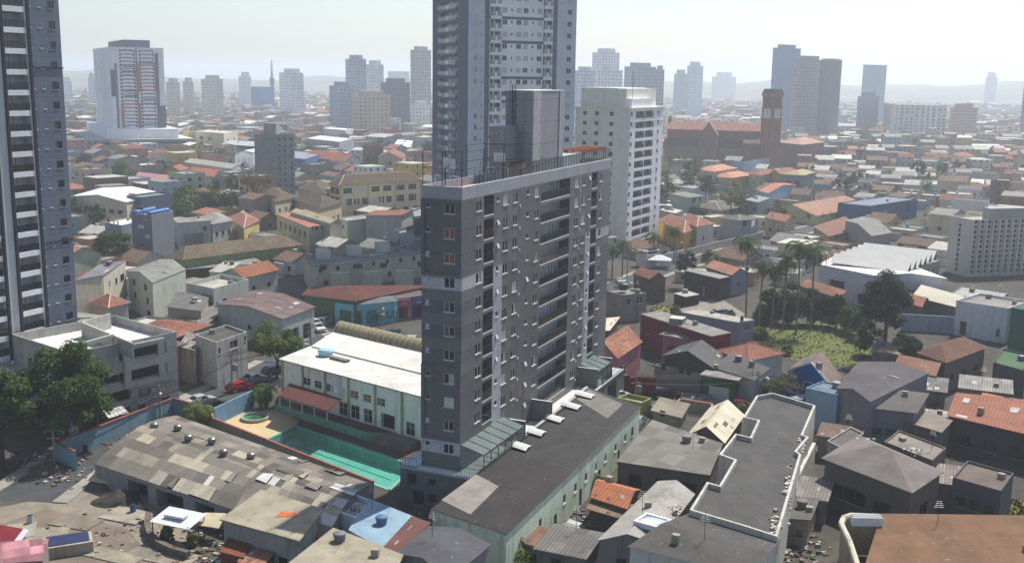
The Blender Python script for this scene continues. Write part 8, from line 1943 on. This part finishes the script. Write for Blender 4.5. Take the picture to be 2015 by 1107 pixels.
def tree(px, pb, pt, hw, label, kind=0, n=1500, near=False, name='tree', cat='tree', trunk=True, pos=None, group=None):
    b_ = pos or XY((px, pb)); h = max(zof(px, pt, b_.y), 2.0) if pos is None else pt; R_ = hw * b_.y / 2157 if pos is None else hw
    r = thing(name, label, cat, b_, R.uniform(0, 6.28), group); flat = min(1.15, max(.5, (h * .43) / R_)) if trunk else min(1, h * .55 / R_)
    hc = h - R_ * flat * .85 if trunk else h * .45
    if near: q, C_ = crown(hash(label) % 999 if False else len(label) * 7 + int(px), n, near / R_, LF[kind], flat, 22); cm = q.mesh('crown'); tm = None
    else:
        key = (kind, n, round(flat * 4), int(px) % 3)
        if key not in _pc2: q, C_ = crown(kind * 31 + int(px) % 3, n, .11 if n < 900 else .085, LF[kind], flat); _pc2[key] = (q.mesh('crown'), C_)
        cm, C_ = _pc2[key]
    inst('crown', cm, r, (0, 0, hc), 0, (R_, R_, R_))
    if trunk: limbs(C_, R_, h, hc, max(.12, h * .022), int(px)).build('trunk', r)
    return r
tree(134, 890, 690, 100, 'large leafy street tree in front of the left tower and garage', 1, 17000, .24)
tree(6, 925, 735, 72, 'second big street tree cut by the left edge', 1, 13000, .24)
tree(545, 745, 634, 56, 'round bright green street tree left of the clubhouse', 2, 7000, .20)
tree(226, 522, 458, 42, 'dark green tree in front of the grey boxy block', 1, 4200, .26)
tree(192, 460, 404, 20, 'small green tree by the white roofed hall', 0, 1800, .26)
tree(370, 428, 372, 44, 'broad olive green tree behind the blue tanks', 0, 3800, .3); tree(415, 424, 374, 36, 'wide tree crown touching the broad olive one', 1, 3400, .3)
tree(240, 372, 317, 36, 'thin grey olive tree before the orange framed tower', 3, 1500, .32)
tree(655, 268, 233, 26, 'dense dark tree left of the beige brick block', 1, 1500, .5); tree(780, 274, 246, 22, 'dark tree right of the beige brick block', 1, 1300, .5); tree(806, 262, 234, 12, 'slim dark tree below the white ended block', 4, 800, .5)
tree(842, 340, 278, 20, 'green tree hugging the left edge of the tall grey tower', 0, 1600, .35); tree(748, 296, 272, 10, 'little pale tree among roofs before the beige brick block', 2, 700, .4)
tree(1358, 388, 318, 28, 'tall dark tree left of the peach house', 1, 2600, .32); tree(1388, 398, 346, 22, 'dark tree in front of the peach house', 4, 2000, .32); tree(1312, 362, 332, 16, 'yellow green bushy tree beside the white tower', 2, 1500, .3); tree(1440, 414, 370, 28, 'dry olive tree above the dark hipped veranda house', 3, 2400, .3)
tree(1348, 566, 492, 24, 'dark small street tree on the upper road corner', 4, 2400, .2); tree(1396, 534, 494, 24, 'pale leaved tree behind the dark tin shed', 2, 2200, .2); tree(1432, 520, 490, 24, 'grey green tree left of the tall palm', 0, 2000, .22)
tree(1738, 712, 535, 60, 'very dark big tree at the edge of the vacant lot', 4, 8500, .24)
for k, (x, y, t, hw_, kd, lb) in enumerate(((1512, 634, 572, 26, 4, 'dark shrubby tree under the tall palms, leftmost'), (1556, 636, 556, 34, 1, 'leafy dark tree under the tallest palm'), (1600, 638, 568, 30, 4, 'dark tree of the thicket under the right palms'), (1645, 645, 584, 30, 4, 'dark tree right of the palm thicket'), (1695, 668, 606, 26, 1, 'lower dark tree left of the very dark big tree'), (1790, 735, 668, 28, 4, 'dark tree by the brown hipped roof'))): tree(x, y, t, hw_, lb, kd, 3200, .24)
for x, y, t, hw_, kd, lb in ((1548, 698, 682, 14, 2, 'light green shrub in the middle of the vacant lot'), (1495, 668, 640, 18, 2, 'leafy shrub at the left edge of the vacant lot'), (1705, 722, 700, 24, 1, 'low shrub at the right end of the vacant lot'), (1328, 628, 600, 16, 2, 'green bush beside the bare grey house'), (1467, 820, 786, 20, 3, 'dry yellowish bush at the street behind the stepped row'), (1008, 1118, 1056, 56, 2, 'sunlit green treetop at the bottom edge by the tenement'), (1178, 968, 930, 18, 3, 'straggly ochre bush at the tenement wall'), (1820, 850, 818, 18, 0, 'green bush between dark warehouse and orange roof'), (1120, 990, 972, 16, 3, 'dry weed clump along the tenement wall'), (330, 1065, 1042, 16, 3, 'green weed clump under the white canopy'), (380, 1078, 1056, 14, 2, 'yellow green weed clump before the rust red shed'), (1435, 632, 610, 14, 1, 'low shrub behind the lilac house')): tree(x, y, t, hw_, lb, kd, 1500, .16, 'shrub', 'shrub', False)
for k, (x, y, t, hw_, lb) in enumerate(((1500, 636, 596, 26, 'dark undergrowth clump below the leftmost tall palm'), (1535, 638, 588, 30, 'dark undergrowth clump below the leaning palm'), (1580, 640, 580, 32, 'dark undergrowth clump below the tallest palm'), (1625, 642, 584, 32, 'dark undergrowth clump right of the palm trunks'), (1668, 656, 598, 30, 'dark undergrowth clump before the rust brown roof'), (1712, 700, 622, 36, 'dense dark undergrowth at the foot of the very dark big tree'), (1770, 716, 650, 34, 'dense dark undergrowth right of the very dark big tree'))): tree(x, y, t, hw_, lb, 4 if k % 2 else 1, 3000, .22, 'bush', 'bush', False)
# bare trees
def bare(px, pb, pt, hw, label, seed, leaves=500):
    b_ = XY((px, pb)); h = zof(px, pt, b_.y); R_ = hw * b_.y / 2157; g = random.Random(seed); r = thing('bare_tree', label, 'tree', b_); q = MB(); m = bark('#6b6257'); tips = []
    def grow(p, d, l, rad, dep):
        e = p + d * l; q.tube(p, e, rad, m, rad * .75, n=5 if dep < 3 else 3, cap=False)
        if dep == 6: tips.append(e); return
        for _ in range(3 if dep < 5 else 2):
            nd = (d + Vector((g.gauss(0, .5), g.gauss(0, .5), g.gauss(.1, .25)))).normalized(); grow(e, nd, l * g.uniform(.62, .85), rad * .7, dep + 1)
    grow(Vector((0, 0, -.1)), Vector((0, 0, 1)), h * .27, h * .022, 0); q.build('trunk', r)
    lm = MB()
    for _ in range(leaves):
        p = g.choice(tips) + Vector((g.gauss(0, .3), g.gauss(0, .3), g.gauss(0, .3))); s = g.uniform(.12, .3); a = Vector((g.gauss(0, 1), g.gauss(0, 1), g.gauss(0, 1))).normalized(); c = a.orthogonal().normalized(); lm.poly([p - a * s, p + c * s * .6, p + a * s, p - c * s * .6], LF[3])
    lm.build('crown', r)
bare(506, 425, 332, 50, 'big bare branched tree left of the school', 4, 2600); bare(1548, 806, 722, 24, 'small thin leaved tree before the blue house', 9, 900)
# palms
def palm(px, pb, pt, label, fl=3.2, seed=1, kd=0, nf=28, pos=None):
    b_ = XY((px, pb)); h = max(1.5, zof(px, pt, b_.y)); g = random.Random(seed); r = thing('palm_tree', label, 'palm tree', b_); q = MB()
    bend = Vector((g.uniform(-.5, .5), g.uniform(-.3, .3), 0)); prev = Vector((0, 0, -.1))
    for k in range(1, 9): t = k / 8; p = Vector((bend.x * t * t, bend.y * t * t, h * t)); q.tube(prev, p, .2 - .06 * (k - 1) / 8, bark('#7a7064'), .2 - .06 * t, n=7, cap=False); prev = p
    q.build('trunk', r); q = MB(); top = prev
    for k in range(nf):
        az = 6.283 * k / nf + g.uniform(-.2, .2); el = g.uniform(-.3, 1.25); d = Vector((math.cos(az), math.sin(az), 0)); sd = Vector((-d.y, d.x, 0)); L_ = fl * 1.2 * g.uniform(.8, 1.1); p = top.copy(); ang = el
        for s in range(9):
            st_ = L_ / 9; nx_ = p + (d * math.cos(ang) + Vector((0, 0, math.sin(ang)))) * st_; wd = .8 * math.sin(math.pi * min(.95, (s + .8) / 9.6)) + .05
            q.tube(p, nx_, .025, LF[kd], n=3, cap=False)
            for sg_ in (-1, 1):
                for f in (.25, .75):
                    o_ = p.lerp(nx_, f); tip = o_ + sd * sg_ * wd + (nx_ - p) * .9 - Vector((0, 0, wd * .45)); q.poly([o_ - (nx_ - p) * .16, tip, o_ + (nx_ - p) * .16], LF[kd])
            p = nx_; ang -= .24 + .06 * s / 4
    q.build('crown', r)
for a in ((1466, 640, 474, 'tall slender palm, leftmost of the vacant lot palms', 3.4, 1), (1492, 648, 522, 'shorter palm second from the left above the vacant lot', 3.2, 2), (1566, 655, 486, 'tallest palm of the vacant lot clump', 3.8, 3), (1594, 652, 496, 'tall palm rightmost of the vacant lot clump', 3.6, 4), (1540, 650, 512, 'palm leaning before the tallest palm', 3.2, 5), (1518, 648, 532, 'low palm in the middle of the vacant lot clump', 2.8, 6),
          (1286, 520, 462, 'bright palm behind the gatehouse roof', 3.2, 7, 2), (1326, 520, 452, 'thin palm on the slope right of the gatehouse', 2.6, 8), (1224, 545, 480, 'palm beside the slab at the foot of the white tower', 3.0, 9), (1204, 548, 490, 'palm squeezed between slab and white tower', 2.8, 10),
          (398, 838, 806, 'bushy yellow green palm at the corner of the blue pool wall', 2.6, 11, 2), (382, 842, 812, 'lower yellow green palm beside the bushy one', 2.2, 12, 2), (514, 806, 778, 'small palm near the paddling pool', 2.2, 13), (526, 803, 768, 'dark palm against the clubhouse end wall', 2.2, 14), (575, 535, 520, 'small palm in a yard left of the terraced houses', 2.0, 15)): palm(*a)
# trees between the distant houses: each a thing where it shows, the far ones one green mass
tg = random.Random(77); spots = []
CL_T = [(1330, 205, 60, 14), (1370, 215, 40, 10), (1420, 205, 30, 8), (1300, 220, 30, 8), (1400, 235, 50, 8), (1290, 250, 10, 6), (1700, 190, 80, 8), (1830, 185, 60, 6), (700, 225, 60, 12), (300, 235, 60, 20), (170, 250, 40, 20), (600, 240, 60, 12), (1600, 235, 60, 10), (1700, 300, 80, 30), (450, 300, 60, 20), (1480, 215, 40, 10)]
for cx_, cy_, sx, sy in CL_T:
    for _ in range(11): spots.append((cx_ + tg.gauss(0, sx * .6), cy_ + tg.gauss(0, sy * .6)))
for _ in range(260): spots.append((tg.uniform(130, 2010), 190 + 260 * tg.random() ** 1.6))
nt2 = 0; tm_ = MB()
KN = ['green', 'dark green', 'light green', 'olive', 'blackish']
for x, y in spots:
    p = XY((x, y))
    if p.y > 2400 or p.y < 150 or not free(p, 2.0): continue
    h = tg.uniform(6, 12); R_ = tg.uniform(2.6, 5.0); kd = tg.choices(range(5), (4, 5, 2, 2, 2))[0]
    if nt2 < 110 and p.y < 1000 and visible(p, (h * .8, h * .6)):
        nt2 += 1; tree(x, y, h, R_, auto_label(f'{("small ", "broad ")[R_ > 3.8]}{KN[kd]} tree with {"an airy" if h > 9.5 else "a rounded" if R_ > 3.4 else "a narrow"} crown', p), kd, 520, pos=p)
    else:
        for _ in range(26):
            v = Vector((tg.gauss(0, .5), tg.gauss(0, .5), abs(tg.gauss(.2, .45)))) * R_; c = p + Vector((v.x, v.y, h * .35 + v.z)); s = R_ * tg.uniform(.16, .34); a = Vector((tg.gauss(0, 1), tg.gauss(0, 1), tg.gauss(0, .5))).normalized(); b_ = a.cross(Vector((tg.gauss(0, .4), tg.gauss(0, .4), 1))).normalized(); tm_.poly([c - a * s, c - b_ * s * .8, c + a * s, c + b_ * s * .8], LF[kd])
tm_.build('far_trees', kind='stuff')
# grass tufts and weeds
gt = MB(); gg = random.Random(5); GM = leaf('#3c4a1d', '#5d622f', .1)
for poly, n in (([(1455, 668), (1490, 640), (1610, 632), (1700, 655), (1725, 690), (1690, 722), (1600, 716), (1530, 700)], 1100), ([(1262, 628), (1290, 600), (1330, 606), (1350, 622), (1330, 645), (1290, 640)], 700), ([(1850, 1000), (1850, 985), (1940, 978), (2030, 985), (2040, 1018), (1900, 1018)], 900)):
    pp = [XY(q) for q in poly]; x0, x1, y0, y1 = min(p.x for p in pp), max(p.x for p in pp), min(p.y for p in pp), max(p.y for p in pp); k = 0
    while k < n:
        p = Vector((gg.uniform(x0, x1), gg.uniform(y0, y1), 0))
        if not inside(p, pp): continue
        k += 1; s = gg.uniform(.08, .3); t = gg.uniform(0, 3.14); d = Vector((math.cos(t), math.sin(t), 0)) * s * .6
        gt.poly([p - d, p + d, p + d * .4 + Vector((gg.uniform(-.2, .2), gg.uniform(-.2, .2), s)), p - d * .4 + Vector((gg.uniform(-.2, .2), gg.uniform(-.2, .2), s))], GM)
gt.build('grass_tufts', kind='stuff')
